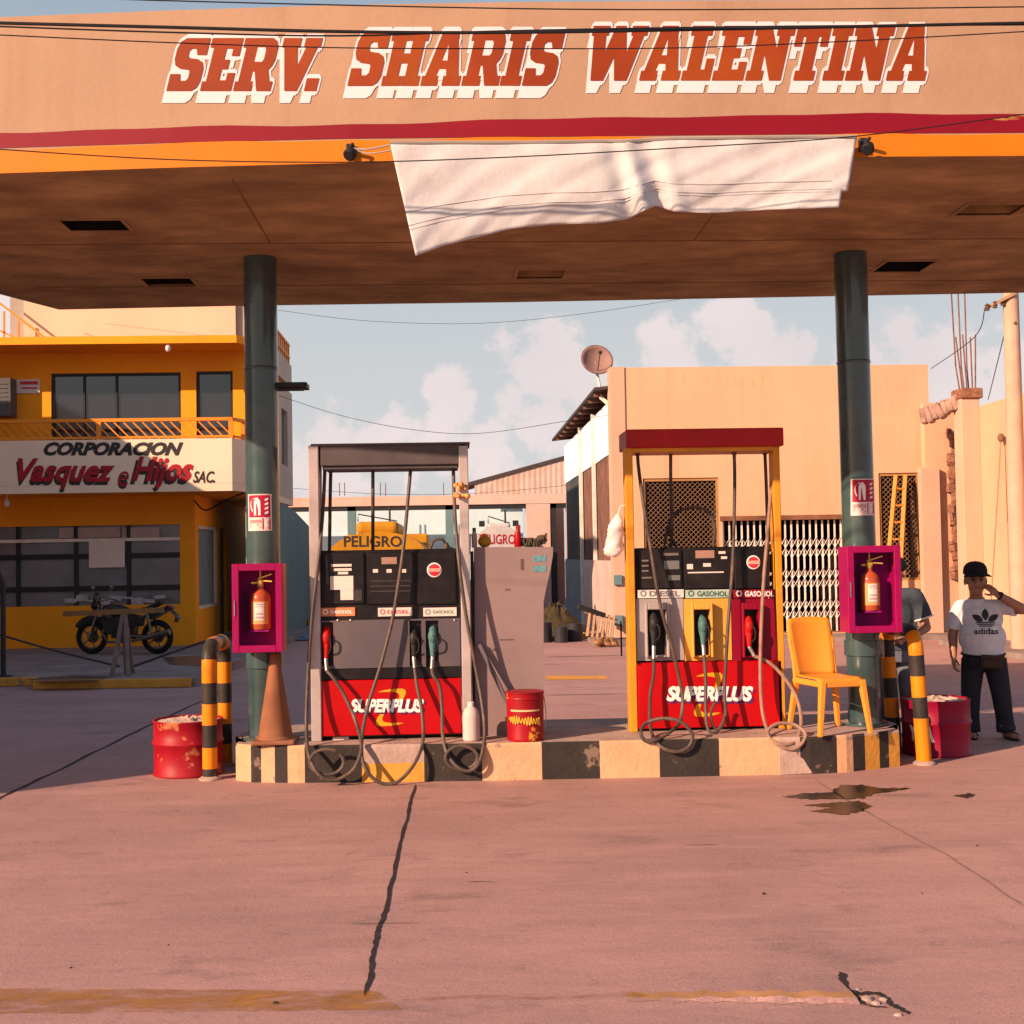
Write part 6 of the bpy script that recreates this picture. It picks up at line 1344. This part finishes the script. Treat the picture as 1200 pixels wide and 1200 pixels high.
def man():
    o = Vector((P(1156,866,11.65).x, 11.65, 0)); L = lambda x,y,z: o+Vector((x,y,z))
    t = thing('person', 'man in white t-shirt and dark cap standing with one hand raised to his face', 'person', o)
    H = L(-.055,-.02,1.445); k = 1.15
    b = MB(); f = head_parts(b, H, .10, k)
    b.capsule(L(-.05,.02,1.25), L(-.055,.005,1.36), .062, .058); b.capsule(L(-.17,.01,1.19), L(.135,.01,1.19), .052, .052)
    b.ell(L(-.02,.01,1.08),(.185,.11,.18)); b.ell(L(-.015,-.02,.91),(.19,.135,.17)); b.ell(L(-.01,0,.77),(.175,.12,.12))
    # hanging arm
    s1, e1, w1 = L(-.20,.01,1.175), L(-.268,.02,.945), L(-.268,-.03,.745); b.capsule(s1,e1,.050,.046); b.capsule(e1,w1,.048,.030); hand(b, w1, (.02,-.08,-1), (.9,-.3,0), .55, -1, 1.0)
    # raised arm
    s2, e2, w2 = L(.17,.01,1.185), L(.335,-.07,1.185), L(.120,-.15,1.325); b.capsule(s2,e2,.050,.050); b.capsule(e2,w2,.051,.032); hand(b, w2, (-.66,.1,.62), (-.4,.7,-.3), .6, 1, 1.0)
    # legs and feet
    for s,(hx,kx,ax,ay) in ((-1,(-.10,-.135,-.135,.0)),(1,(.09,.135,.17,.0))):
        b.capsule(L(hx,0,.70), L(kx,-.015,.38), .088,.062); b.capsule(L(kx,-.015,.38), L(ax,ay,.07), .060,.04)
        tx = .03 if s < 0 else .12; b.capsule(L(ax,ay+.03,.038), L(ax+tx*.5,ay-.10,.032), .036,.034); b.capsule(L(ax+tx*.5,ay-.10,.030), L(ax+tx*.8,ay-.155,.026), .034,.024)
    union(b, 'body', M['skin'], t, .0065, 3)
    face_details(t, f, k)
    # short hair
    mb = MB(); mb.ell(f(0,.028,.035), (.083*k,.092*k,.088*k), 20, 14); ho = mb.build('hair', M['hair'], t, smooth=True)
    # shirt
    m = mat('tshirt_white', (.62,.61,.66), .85, var=.06, scale=6, bump=.25, bscale=7); s = MB()
    s.ell(L(-.02,.01,1.09),(.200,.125,.165)); s.ell(L(-.012,-.03,.92),(.212,.165,.185)); s.tube([L(-.01,-.015,.90),L(-.008,-.012,.80),L(-.005,-.01,.70)],[.182,.188,.188],20)
    s.capsule(L(-.19,.01,1.205), L(.155,.01,1.205), .070,.070); s.tube([L(-.19,.01,1.205),L(-.245,.015,1.10),L(-.270,.02,1.0)],[.070,.068,.071],14); s.tube([L(.16,.01,1.205),L(.235,-.02,1.195),L(.285,-.045,1.19)],[.072,.072,.076],14); s.capsule(L(-.05,.015,1.24),L(-.052,.01,1.285),.085,.072)
    sh = union(s, 'tshirt', m, t, .0075, 5, [(L(0,0,.772),(0,0,-1)),(L(0,0,1.285),(0,-.15,1))])
    so = sh.modifiers.new('s','SOLIDIFY'); so.thickness = .004
    # emblem: three leaves with bars and the word below, laid on the chest
    bv = BVHTree.FromPolygons([v.co for v in sh.data.vertices], [p.vertices for p in sh.data.polygons])
    off = wloc(sh)
    def onto(x, z):
        h = bv.ray_cast(o+Vector((x,-1,z))-off, Vector((0,1,0)))
        return (h[0]+off if h[0] else L(x,-.16,z))+Vector((0,-.005,0))
    def leaf(mb, x, z, a, l, w):
        n = 8; left = []; right = []
        for i in range(n+1):
            v = i/n; ww = w*math.sin(math.pi*min(1,v*.97+.03))**.8; lx = l*v
            for arr, sg in ((left,1),(right,-1)): arr.append((x+math.sin(a)*lx+math.cos(a)*ww*sg, z+math.cos(a)*lx-math.sin(a)*ww*sg))
        for i in range(n):
            q = [left[i],left[i+1],right[i+1],right[i]]; mb.poly([onto(*p) for p in q])
    mb = MB(); cx, cz = .015, 1.075
    leaf(mb, cx, cz+.012, 0, .105, .030); leaf(mb, cx-.025, cz+.005, -1.02, .105, .028); leaf(mb, cx+.025, cz+.005, 1.02, .105, .028)
    for i, (z, w) in enumerate(((cz-.012,.085),(cz-.028,.072),(cz-.044,.058))):
        for j in range(8): x0 = cx-w+2*w*j/8; x1 = cx-w+2*w*(j+1)/8; mb.poly([onto(x,zz) for x, zz in ((x0,z),(x1,z),(x1,z+.009),(x0,z+.009))])
    vs, fs = text2d('adidas', 0, .02, 1.0); mb.add([onto(cx-.105+.21*u, cz-.112+.055*v) for u, v in vs], fs)
    mb.build('chest_emblem', M['txt_black'], sh, recalc=False)
    # trousers
    m = mat('trousers_dark_denim', (.022,.024,.034), .85, var=.25, scale=7, bump=.3, bscale=10); p = MB()
    p.tube([L(-.008,-.005,.82),L(-.005,-.005,.74),L(0,0,.66)],[.178,.185,.175],18); p.ell(L(-.005,.02,.72),(.19,.145,.12))
    p.tube([L(-.095,0,.72),L(-.125,-.012,.42),L(-.132,0,.20),L(-.132,.0,.055)],[.108,.088,.078,.085],16); p.tube([L(.09,0,.72),L(.135,-.012,.42),L(.160,0,.20),L(.172,.0,.06)],[.108,.088,.078,.085],16)
    p.ell(L(-.135,-.01,.09),(.088,.09,.05)); p.ell(L(.170,-.01,.10),(.09,.09,.05))
    union(p, 'trousers', m, t, .008, 4, [(L(0,0,.81),(0,0,1)),(L(0,0,.048),(0,0,-1))])
    mb = MB(); mb.obox(L(.055,-.19,.715),(.19,.07,.12),Euler((0,.06,0))); mb.obox(L(.055,-.232,.70),(.15,.02,.08),Euler((0,.06,0))); bg = mb.build('waist_pouch', mat('pouch_brown_leather', (.045,.022,.016), .5, var=.3), t, bevel=.02, seg=3)
    mb = MB(); mb.tube([L(-.008+.188*math.cos(a),-.006+.180*math.sin(a),.775+.01*math.sin(a)) for a in [2*math.pi*i/28 for i in range(28)]], .012, 8, closed=True); mb.build('pouch_belt', M['hair'], bg, smooth=True)
    # cap
    m = mat('cap_black', (.014,.012,.013), .8); mb = MB(); c = f(0,.012,.065); R = .094*k
    mb.lathe(c, [(R*1.0,-.012),(R*1.0,.02),(R*.93,.055),(R*.74,.085),(R*.42,.102),(.006,.108)], 26, caps=False); cp = mb.build('cap', m, t, smooth=True)
    mb = MB(); V = []; n = 12
    for j, rr in enumerate((.88,1.28,1.62)):
        for i in range(n+1):
            a = -math.pi/2+.12+(-1.05+2.1*i/n)*(1-.12*j); V.append(c+Vector((R*rr*math.cos(a)*(.98), R*rr*math.sin(a), -.004-.012*j+.0*i-.012*abs(i/n-.5)*j)))
    mb.add(V, [(j*(n+1)+i,j*(n+1)+i+1,(j+1)*(n+1)+i+1,(j+1)*(n+1)+i) for j in range(2) for i in range(n)]); br = mb.build('cap_brim', m, cp, smooth=True, recalc=False); q = br.modifiers.new('s','SOLIDIFY'); q.thickness = .006
    # watch, sandals
    mb = MB(); q = w2.lerp(e2,.12); ax = (e2-w2).normalized(); mb.torus(q, ax, .031, .010, 20, 8); mb.lathe(q+Vector((.0,-.034,.02)), [(.018,0),(.018,.008)], 14, axis=(0,-1,.3)); mb.build('wristwatch', M['hair'], t, smooth=True)
    for ax_, tx in ((-.135,.03),(.17,.12)):
        mb = MB(); n = 14; sole = [L(ax_+tx*.35+.047*math.cos(a)+tx*.35*(-math.sin(a)), -.055+.135*math.sin(a), .001) for a in [2*math.pi*i/n for i in range(n)]]; mb.prism(sole, (0,0,.016))
        mb.tube(smooth_path([L(ax_+tx*.5-.04,-.08,.03),L(ax_+tx*.55,-.105,.066),L(ax_+tx*.6+.04,-.09,.03)],5), .010, 6); mb.build('sandal', M['hair'], t, smooth=True, angle=50)
    t.rotation_euler.z = -.34
man()

def attendant():
    k = 1.06; o = Vector((P(1052,866,11.42).x, 11.42, 0)); L = lambda x,y,z: o+Vector((x,y,z))*k
    t = thing('person', 'person in a dark blue t-shirt half hidden behind the right fire extinguisher box', 'person', o)
    H = L(.02,-.02,1.455); b = MB(); f = head_parts(b, H, -.5, k*.98)
    b.capsule(L(0,.02,1.25), L(.015,.0,1.38), .058*k, .055*k); b.capsule(L(-.15,.01,1.255), L(.15,.01,1.255), .058*k, .058*k); b.ell(L(0,.01,1.10),(.16,.10,.19)); b.ell(L(0,0,.92),(.15,.105,.16)); b.ell(L(0,0,.80),(.16,.11,.12))
    e1, w1 = L(.255,-.01,.985), L(.10,-.20,.90); b.capsule(L(.195,.01,1.235), e1, .052*k,.040*k); b.capsule(e1,w1,.042*k,.027*k); hand(b, w1, (-.9,-.35,.05), (0,.4,-1), .7, -1, k)
    e2, w2 = L(-.25,-.0,.985), L(-.09,-.21,.90); b.capsule(L(-.195,.01,1.235), e2, .052*k,.040*k); b.capsule(e2,w2,.042*k,.027*k); hand(b, w2, (.9,-.35,.05), (0,.4,-1), .7, 1, k)
    for s in (-1,1):
        b.capsule(L(s*.09,0,.74), L(s*.10,-.015,.42), .082*k,.058*k); b.capsule(L(s*.10,-.015,.42), L(s*.10,.0,.07), .056*k,.038*k); b.capsule(L(s*.10,.03,.036), L(s*.115,-.15,.03), .036,.028)
    union(b, 'body', M['skin'], t, .0075, 3); face_details(t, f, k*.98)
    mb = MB(); mb.ell(f(0,.022,.05), (.086*k,.098*k,.086*k), 20, 14); mb.build('hair', M['hair'], t, smooth=True)
    s = MB(); m = mat('tshirt_slate', (.05,.066,.09), .85, var=.2, scale=6, bump=.25, bscale=8)
    s.ell(L(0,.01,1.11),(.19,.12,.19)); s.ell(L(0,-.005,.94),(.175,.125,.18)); s.tube([L(0,0,.95),L(0,0,.74)],[.165*k,.175*k],20); s.capsule(L(-.165,.01,1.255), L(.165,.01,1.255), .07*k,.07*k)
    for q in (-1,1): s.tube([L(q*.17,.01,1.25),L(q*.215,.006,1.15),L(q*.238,0,1.06)],[.074*k,.074*k,.078*k],14)
    sh = union(s, 'tshirt', m, t, .008, 4, [(L(0,0,.80),(0,0,-1)),(L(0,0,1.32),(0,0,1))]); sh.modifiers.new('s','SOLIDIFY').thickness = .004
    for q in (-1,1):
        mb = MB(); mb.torus(L(q*.238,0,1.062), (L(q*.238,0,1.06)-L(q*.2,.006,1.18)), .080*k, .008, 22, 6); mb.build('sleeve_trim', M['txt_white'], sh, smooth=True)
    p = MB(); p.tube([L(0,0,.84),L(0,0,.70)],[.165*k,.17*k],18)
    for q in (-1,1): p.tube([L(q*.085,0,.76),L(q*.10,-.012,.44),L(q*.10,0,.06)],[.098*k,.078*k,.07*k],16)
    union(p, 'jeans', mat('jeans_faded', (.13,.14,.17), .85, var=.3, scale=7), t, .009, 4)
    for q in (-1,1):
        mb = MB(); mb.capsule(L(q*.10,.04,.04), L(q*.115,-.15,.035), .045,.036); mb.build('shoe', M['hair'], t, smooth=True)
    t.rotation_euler.z = -.25
attendant()

# ------------------------------------------------------------------ motorcycle by the shop
def motorcycle():
    c = P(146,764,23.0); o = Vector((c.x, 23.0, .12)); t = thing('motorcycle', 'black motorcycle parked side-on in front of the orange shop', 'motorcycle', o)
    T = Matrix.Translation(o) @ Matrix.Rotation(math.radians(-14), 4, 'Z')
    def mk(): mb = MB(); mb.M = T; return mb
    bk = mat('motorcycle_black', (.014,.013,.014), .3, coat=.4); ty = mat('tyre_rubber', (.012,.012,.012), .85); gm = mat('motorcycle_metal', (.16,.14,.13), .35, metal=.8); wb = .63; R = .30
    for x in (-wb, wb):
        mb = mk(); mb.torus((x,0,R), (0,1,0), R-.045, .047, 36, 10); w = mb.build('tyre', ty, t, smooth=True)
        mb = mk(); mb.torus((x,0,R), (0,1,0), R-.095, .014, 32, 6); mb.cyl((x,-.06,R),(x,.06,R),.045,seg=14); mb.cyl((x,.03,R),(x,.04,R),.11,seg=20)
        for i in range(5): a = 2*math.pi*i/5; mb.bar((x+.04*math.cos(a),0,R+.04*math.sin(a)),(x+(R-.09)*math.cos(a),0,R+(R-.09)*math.sin(a)),.03,.02)
        mb.build('rim', gm, w)
    mb = mk()
    for s in (-.085,.085): mb.tube([(-wb,s,R),(-wb+.13,s,.66),(-wb+.20,s,.86)], .022, 8)
    mb.build('front_fork', gm, t, smooth=True)
    mb = mk(); n = 10
    for i in range(n): a0 = math.radians(40+i*11); a1 = math.radians(40+(i+1)*11); mb.bar((-wb+(R+.03)*math.cos(a0),0,R+(R+.03)*math.sin(a0)),(-wb+(R+.03)*math.cos(a1),0,R+(R+.03)*math.sin(a1)),.11,.015,up=(0,1,0))
    mb.build('front_mudguard', bk, t)
    mb = mk(); mb.tube([(-wb+.16,0,.80),(-.2,0,.55),(-.05,0,.28),(.22,0,.28),(.28,0,.62),(-wb+.2,0,.74)], .028, 8); mb.tube([(.25,.09,.60),(.62,.09,.76),(.80,.07,.82)], .018, 8); mb.tube([(.25,-.09,.60),(.62,-.09,.76),(.80,-.07,.82)], .018, 8); mb.tube([(.18,.1,.32),(wb,.1,R)], .025, 8); mb.tube([(.18,-.1,.32),(wb,-.1,R)], .025, 8)
    for s in (-.12,.12): mb.tube([(wb-.04,s,R+.02),(.50,s,.70)], .03, 10)
    mb.build('frame', gm, t, smooth=True)
    mb = mk(); mb.obox((-.02,0,.38),(.34,.24,.22),Euler((0,.1,0))); mb.cyl((-.10,0,.42),(-.20,0,.62),.085,.075,14); mb.lathe((.02,-.13,.36),[(.09,0),(.09,.02),(.05,.03)],18,axis=(0,-1,0))
    for q in range(5): mb.cyl((-.11-.018*q,0,.44+.036*q),(-.115-.018*q,0,.452+.036*q),.11,seg=14)
    mb.build('engine', mat('engine_dark', (.05,.045,.045), .45, metal=.6, var=.3, scale=15), t, bevel=.015)
    mb = mk(); mb.ell((-.14,0,.75),(.30,.13,.13),20,12,rot=Euler((0,.14,0))); mb.ell((-.30,.0,.66),(.16,.15,.13),16,10,rot=Euler((0,.5,0))); mb.build('fuel_tank', bk, t, smooth=True)
    mb = mk(); mb.prism([(-.36,-.135,.62),(.12,-.13,.70),(.34,-.13,.66),(.30,-.13,.48),(-.02,-.14,.50),(-.22,-.14,.34),(-.34,-.14,.42)],(0,.27,0)); mb.build('side_fairing', bk, t, bevel=.02, seg=2)
    mb = mk(); n = 8
    for i in range(n):
        x = .10+.62*i/n; mb.obox((x+.04,0,.745+.012*i+.02*max(0,i-4)),(.10,.24-.012*i,.07),Euler((0,-.18-.02*i,0)))
    mb.build('seat', mat('seat_vinyl', (.016,.014,.014), .6), t, bevel=.02, seg=2)
    mb = mk(); mb.prism([(.45,-.10,.66),(.86,-.05,.86),(.90,-.04,.80),(.55,-.10,.60)],(0,.2,0)); mb.obox((.95,0,.72),(.30,.14,.012),Euler((0,.75,0))); mb.obox((1.0,0,.60),(.01,.16,.1),Euler((0,.2,0))); mb.build('tail_fairing', bk, t, bevel=.01)
    mb = mk(); mb.obox((.895,0,.82),(.03,.10,.05),Euler((0,0,0))); mb.build('tail_light', M['disp_red'], t, bevel=.008)
    mb = mk(); mb.lathe((-wb+.08,0,.86),[(.03,.10),(.085,.05),(.09,0),(.07,-.06)],18,axis=(1,0,0)); mb.ell((-wb+.10,0,.98),(.06,.10,.11),14,10); mb.build('headlight_cowl', bk, t, smooth=True)
    mb = mk(); mb.lathe((-wb+.065,0,.86),[(0,0),(.075,0),(.08,.012)],18,axis=(1,0,0),caps=False); mb.build('headlight', M['glass_pane'], t, smooth=True)
    mb = mk(); mb.tube([(-.33,-.36,.93),(-.40,-.25,.97),(-.44,-.06,.94),(-.44,.06,.94),(-.40,.25,.97),(-.33,.36,.93)], .016, 8)
    for s in (-1,1): mb.tube([(-.41,s*.24,.97),(-.43,s*.30,1.14)], .008, 6); mb.ell((-.42,s*.32,1.18),(.02,.06,.04),10,8)
    mb.build('handlebar', gm, t, smooth=True)
    mb = mk(); mb.tube([(-.24,-.10,.50),(-.36,-.13,.40),(-.24,-.14,.22),(.15,-.15,.22),(.45,-.16,.28)], .024, 8); mb.tube([(.42,-.16,.27),(.52,-.17,.30),(.95,-.17,.40)], [.03,.048,.052], 12); mb.build('exhaust', gm, t, smooth=True)
    mb = mk(); mb.tube([(.10,-.12,.22),(.02,-.28,.0)], .014, 6); mb.tube([(-.02,-.25,.25),(-.02,.25,.25)], .014, 6); mb.build('side_stand', gm, t, smooth=True)
motorcycle()

# ------------------------------------------------------------------ barricade on the left pavement
def barricade():
    Y = 18.75; z0 = .12; cx = P(146,780,Y).x; t = thing('barricade', 'rough barricade of a wooden bar on a rusty trestle in front of the parked motorcycle', 'barricade', (cx,Y,z0))
    zt = P(146,718,Y).z; m = mat('barricade_grey_wood', (.20,.15,.13), .85, var=.3, scale=6)
    for dx, dy in ((-.11,-.28),(.11,-.22),(.05,.28),(-.05,.28)):
        mb = MB(); mb.bar((cx+dx,Y+dy,z0),(cx-.0+dx*.15,Y,zt-.02),.055,.04); mb.build('leg', m, t)
    mb = MB(); a, b = P(74,716,Y), P(192,713,Y); n = 6
    mb.bar((a.x,Y,zt),(b.x,Y,zt+.03),.055,.075); mb.build('crossbar', mat('barricade_bar', (.27,.14,.06), .8, var=.35, scale=6), t)
    for (x1,y1),(xm,ym),(x2,y2) in (((0,744),(70,764),(140,781)),((156,781),(215,760),(280,738))):
        mb = MB(); mb.tube(smooth_path([P(x1,y1,Y+.3), P(xm,ym,Y+.1), P(x2,y2,Y)],6), .018, 6); mb.build('rope', mat('dark_rope', (.07,.055,.055), .9), t, smooth=True)
barricade()
b = P(4,802,18.9); t = thing('post', 'thin dark steel post at the left edge in front of the shop', 'post', (b.x,18.9,.12)); mb = MB(); mb.tube([(b.x,18.9,.12),(b.x,18.9,P(4,684,18.9).z),(b.x-.06,18.9,P(4,672,18.9).z),(b.x-.2,18.9,P(4,665,18.9).z)], .04, 8); mb.build('shaft', M['frame_dark'], t, smooth=True); mb = MB(); mb.lathe((b.x,18.9,.122),[(.12,0),(.12,.015),(.05,.02)],12); mb.build('base_plate', M['frame_dark'], t)

# ------------------------------------------------------------------ tanker trucks at the back
def tanker(x0, x1, ytop, yarch, Y, label, m, tm, tbox, lamp):
    a, b_ = P(x0,640,Y).x, P(x1,640,Y).x; cx = (a+b_)/2; hw = (b_-a)/2; zt = P((x0+x1)/2, yarch, Y).z; t = thing('tanker_truck', label, 'truck', (cx,Y,0), 'tanker trucks parked behind the pumps')
    hz = (zt-1.0)/2; cz = 1.0+hz; n = 28; e = .95
    ring = [(cx+hw*math.copysign(abs(math.cos(q))**e, math.cos(q)), cz+hz*math.copysign(abs(math.sin(q))**e, math.sin(q))) for q in [2*math.pi*i/n for i in range(n)]]
    mb = MB(); mb.prism([(x,Y,z) for x,z in ring], (0,5,0)); tk = mb.build('tank', m, t, smooth=True, bevel=.03)
    mb = MB(); w = hw*.43; top = P((x0+x1)/2, ytop, Y).z; mb.box(cx-w, cx+w, Y+.05, Y+4.5, zt-.08, top); mb.build('hatch_box', m, tk, bevel=.14, seg=3)
    mb = MB(); ptext(mb, 'PELIGRO', *tbox, Y-.006, 0, .02); mb.build('lettering', tm, tk, recalc=False)
    mb = MB(); mb.box(cx-hw*.8,cx+hw*.8,Y+.1,Y+6.6,.75,.98); mb.box(cx-hw,cx+hw,Y-.05,Y+.08,.5,.68); mb.build('chassis', M['frame_dark'], t)
    mb = MB(); mb.box(cx-hw*.95,cx+hw*.95,Y+5.2,Y+7.0,.7,2.5); mb.build('cab', m, t, bevel=.08, seg=3)
    for sx in (-1,1):
        for dy in (1.2,5.9):
            mb = MB(); mb.lathe((cx+sx*(hw-.28),Y+dy,.5), [(.2,0),(.46,.0),(.5,.04),(.5,.22),(.46,.26),(.2,.26)], 26, axis=(sx,0,0)); mb.build('wheel', mat('tyre_rubber',(.012,)*3,.85), t, smooth=True)
        mb = MB(); mb.box(cx+sx*hw*.75-.1,cx+sx*hw*.75+.1,Y-.07,Y-.051,.54,.64); mb.build('tail_light', M['disp_red'], t)
        if lamp:
            mb = MB(); mb.box(cx+sx*hw*.62-.09,cx+sx*hw*.62+.09,Y+.05,Y+.2,zt-.02+(0 if lamp==1 else .0),zt+.16); mb.build('work_lamp', M['frame_dark'], tk, bevel=.01)
    mb = MB(); mb.tube([(cx-w*.9,Y+.1,top),(cx-w*.9,Y+.1,top+.22),(cx+w*.95,Y+.1,top+.0)], .02, 6); mb.tube([(cx+hw*.25,Y+.3,top),(cx+hw*.25,Y+.3,top+.42)], .03, 6); mb.build('hand_rail', M['frame_dark'], tk)
tanker(384,500,611,623,37,'ochre tanker truck with dark danger lettering on its rear, seen over the left pump', mat('tanker_ochre', (.50,.23,.012), .55, var=.2, scale=1.2, dirt=(.22,.10,.03), dirt_amt=.5), M['txt_black'], (403,628,471,641), 0)
tanker(553,617,613,616,40,'white tanker truck with red danger lettering, seen over the grey cabinet', mat('tanker_white', (.50,.49,.51), .5, var=.1, dirt=(.4,.3,.24), dirt_amt=.3), M['txt_red'], (562,626,604,638), 1)

# ------------------------------------------------------------------ clutter by the warehouse flank
def heap():
    c = Vector((2.05,27.0,0)); V = [c+Vector((0,0,.7))]; n = 26; r_ = 8; F = []
    for i in range(1,r_+1):
        for k in range(n):
            a = 2*math.pi*k/n; rr = .95*i/r_; V.append(c+Vector((rr*math.cos(a)*.8, rr*math.sin(a)*1.3, max(-.01,.75*(1-(i/r_)**1.2)+random.uniform(-.07,.07)*(i<r_)))))
    F = [(0,1+k,1+(k+1)%n) for k in range(n)]+[(1+(i-1)*n+k,1+i*n+k,1+i*n+(k+1)%n,1+(i-1)*n+(k+1)%n) for i in range(1,r_) for k in range(n)]
    mb = MB(); mb.add(V,F); tag(mb.build('dirt_heap', mat('dirt_olive', (.06,.045,.022), .95, var=.4, scale=5, bump=.8, bscale=12), smooth=True), 'olive brown heap of dirt against the rusty tin flank of the warehouse', 'heap')
    for k, (x,y,s) in enumerate(((1.72,25.6,.28),(2.05,25.4,.22),(2.35,25.7,.25))):
        mb = MB(); mb.tube([(x,y,.0),(x,y,s*1.4)],[s*.62,s*.6],18); mb.tube([(x,y,s*1.4),(x,y,s*1.42)],[s*.45,s*.45],18); tag(mb.build('old_tyre' if 0 else 'bucket', mat('bucket_dark', (.03,.03,.035), .6), smooth=True), ('dark bucket left of the dirt heap','short dark bucket in the middle of the dirt heap front','dark bucket nearest the wooden crate')[k], 'bucket', 'dark buckets by the dirt heap')
heap()
def crate():
    c = Vector((2.72,24.6,.08)); t = thing('wooden_crate', 'broken crate of pale wooden slats tilted against the warehouse corner', 'crate', c); R = Euler((math.radians(-18),math.radians(14),.2)).to_matrix(); at = lambda x,y,z: c+Vector((0,0,.03))+R @ Vector((x,y,z))
    for k in range(6):
        mb = MB(); mb.bar(at(-.25+.1*k,0,0), at(-.25+.1*k,0,.52), .055,.02); mb.build('slat', M['wood'], t)
    mb = MB(); mb.bar(at(-.32,.03,.06), at(.32,.03,.06), .05,.03); mb.bar(at(-.34,.03,.47), at(.34,.03,.47), .05,.03); mb.build('rail', M['wood'], t)
    mb = MB(); mb.bar(at(-.5,.0,.55), at(.05,.02,.5), .12,.09); mb.build('beam', M['frame_dark'], t)
    b = Vector((2.78,23.95,.0)); mb = MB()
    for k in range(18): mb.ell(b+Vector((random.uniform(-.19,.19),random.uniform(-.1,.1),random.uniform(.04,.13))), (random.uniform(.05,.13),random.uniform(.03,.09),random.uniform(.02,.06)), 8, 6, rot=Euler((random.random(),random.random(),random.random())))
    tag(mb.build('sack', mat('sack_tan', (.34,.18,.09), .95, var=.4, scale=8), smooth=True), 'crumpled tan sack lying in front of the broken wooden crate', 'sack')
    for k,(z,w) in enumerate(((1.12,.15),(.32,.15))):
        mb = MB(); p = Vector((3.13,25.32,z)); mb.box(p.x-.02,p.x+.15,25.30,25.365,p.z,p.z+.2); tag(mb.build('meter_box', M['teal_wall'], bevel=.01), ('small teal box high on the warehouse corner pilaster','small teal box low on the warehouse corner pilaster')[k], 'box')
crate()
# crumpled blue sheet by the teal wall
mb = MB(); V = []; n = 14
for j in range(n+1):
    for i in range(n+1): V.append((-3.7+1.5*i/n, 27.5+2.4*j/n, .03+.12*random.random()*math.sin(math.pi*i/n)*math.sin(math.pi*j/n)*2))
mb.add(V, [(j*(n+1)+i, j*(n+1)+i+1, (j+1)*(n+1)+i+1, (j+1)*(n+1)+i) for j in range(n) for i in range(n)])
so_ = mb.build('tarpaulin', mat('tarpaulin_blue_grey', (.14,.17,.22), .5, var=.3, scale=3), recalc=False); so_.modifiers.new('s','SOLIDIFY').thickness = .01
tag(so_, 'crumpled blue grey tarpaulin on the ground by the teal wall', 'tarpaulin')
# loose stones on the forecourt
mb = MB()
for k in range(22):
    x = random.uniform(-3.2,3.4); y = random.uniform(5.0,10.0); s = random.choice((.003,.004,.004,.006,.009)); mb.ell((x,y,s*.5),(s*random.uniform(.8,1.6),s,s*.7),6,4)
tag(mb.build('loose_grit', M['joint'], smooth=True), kind='stuff')
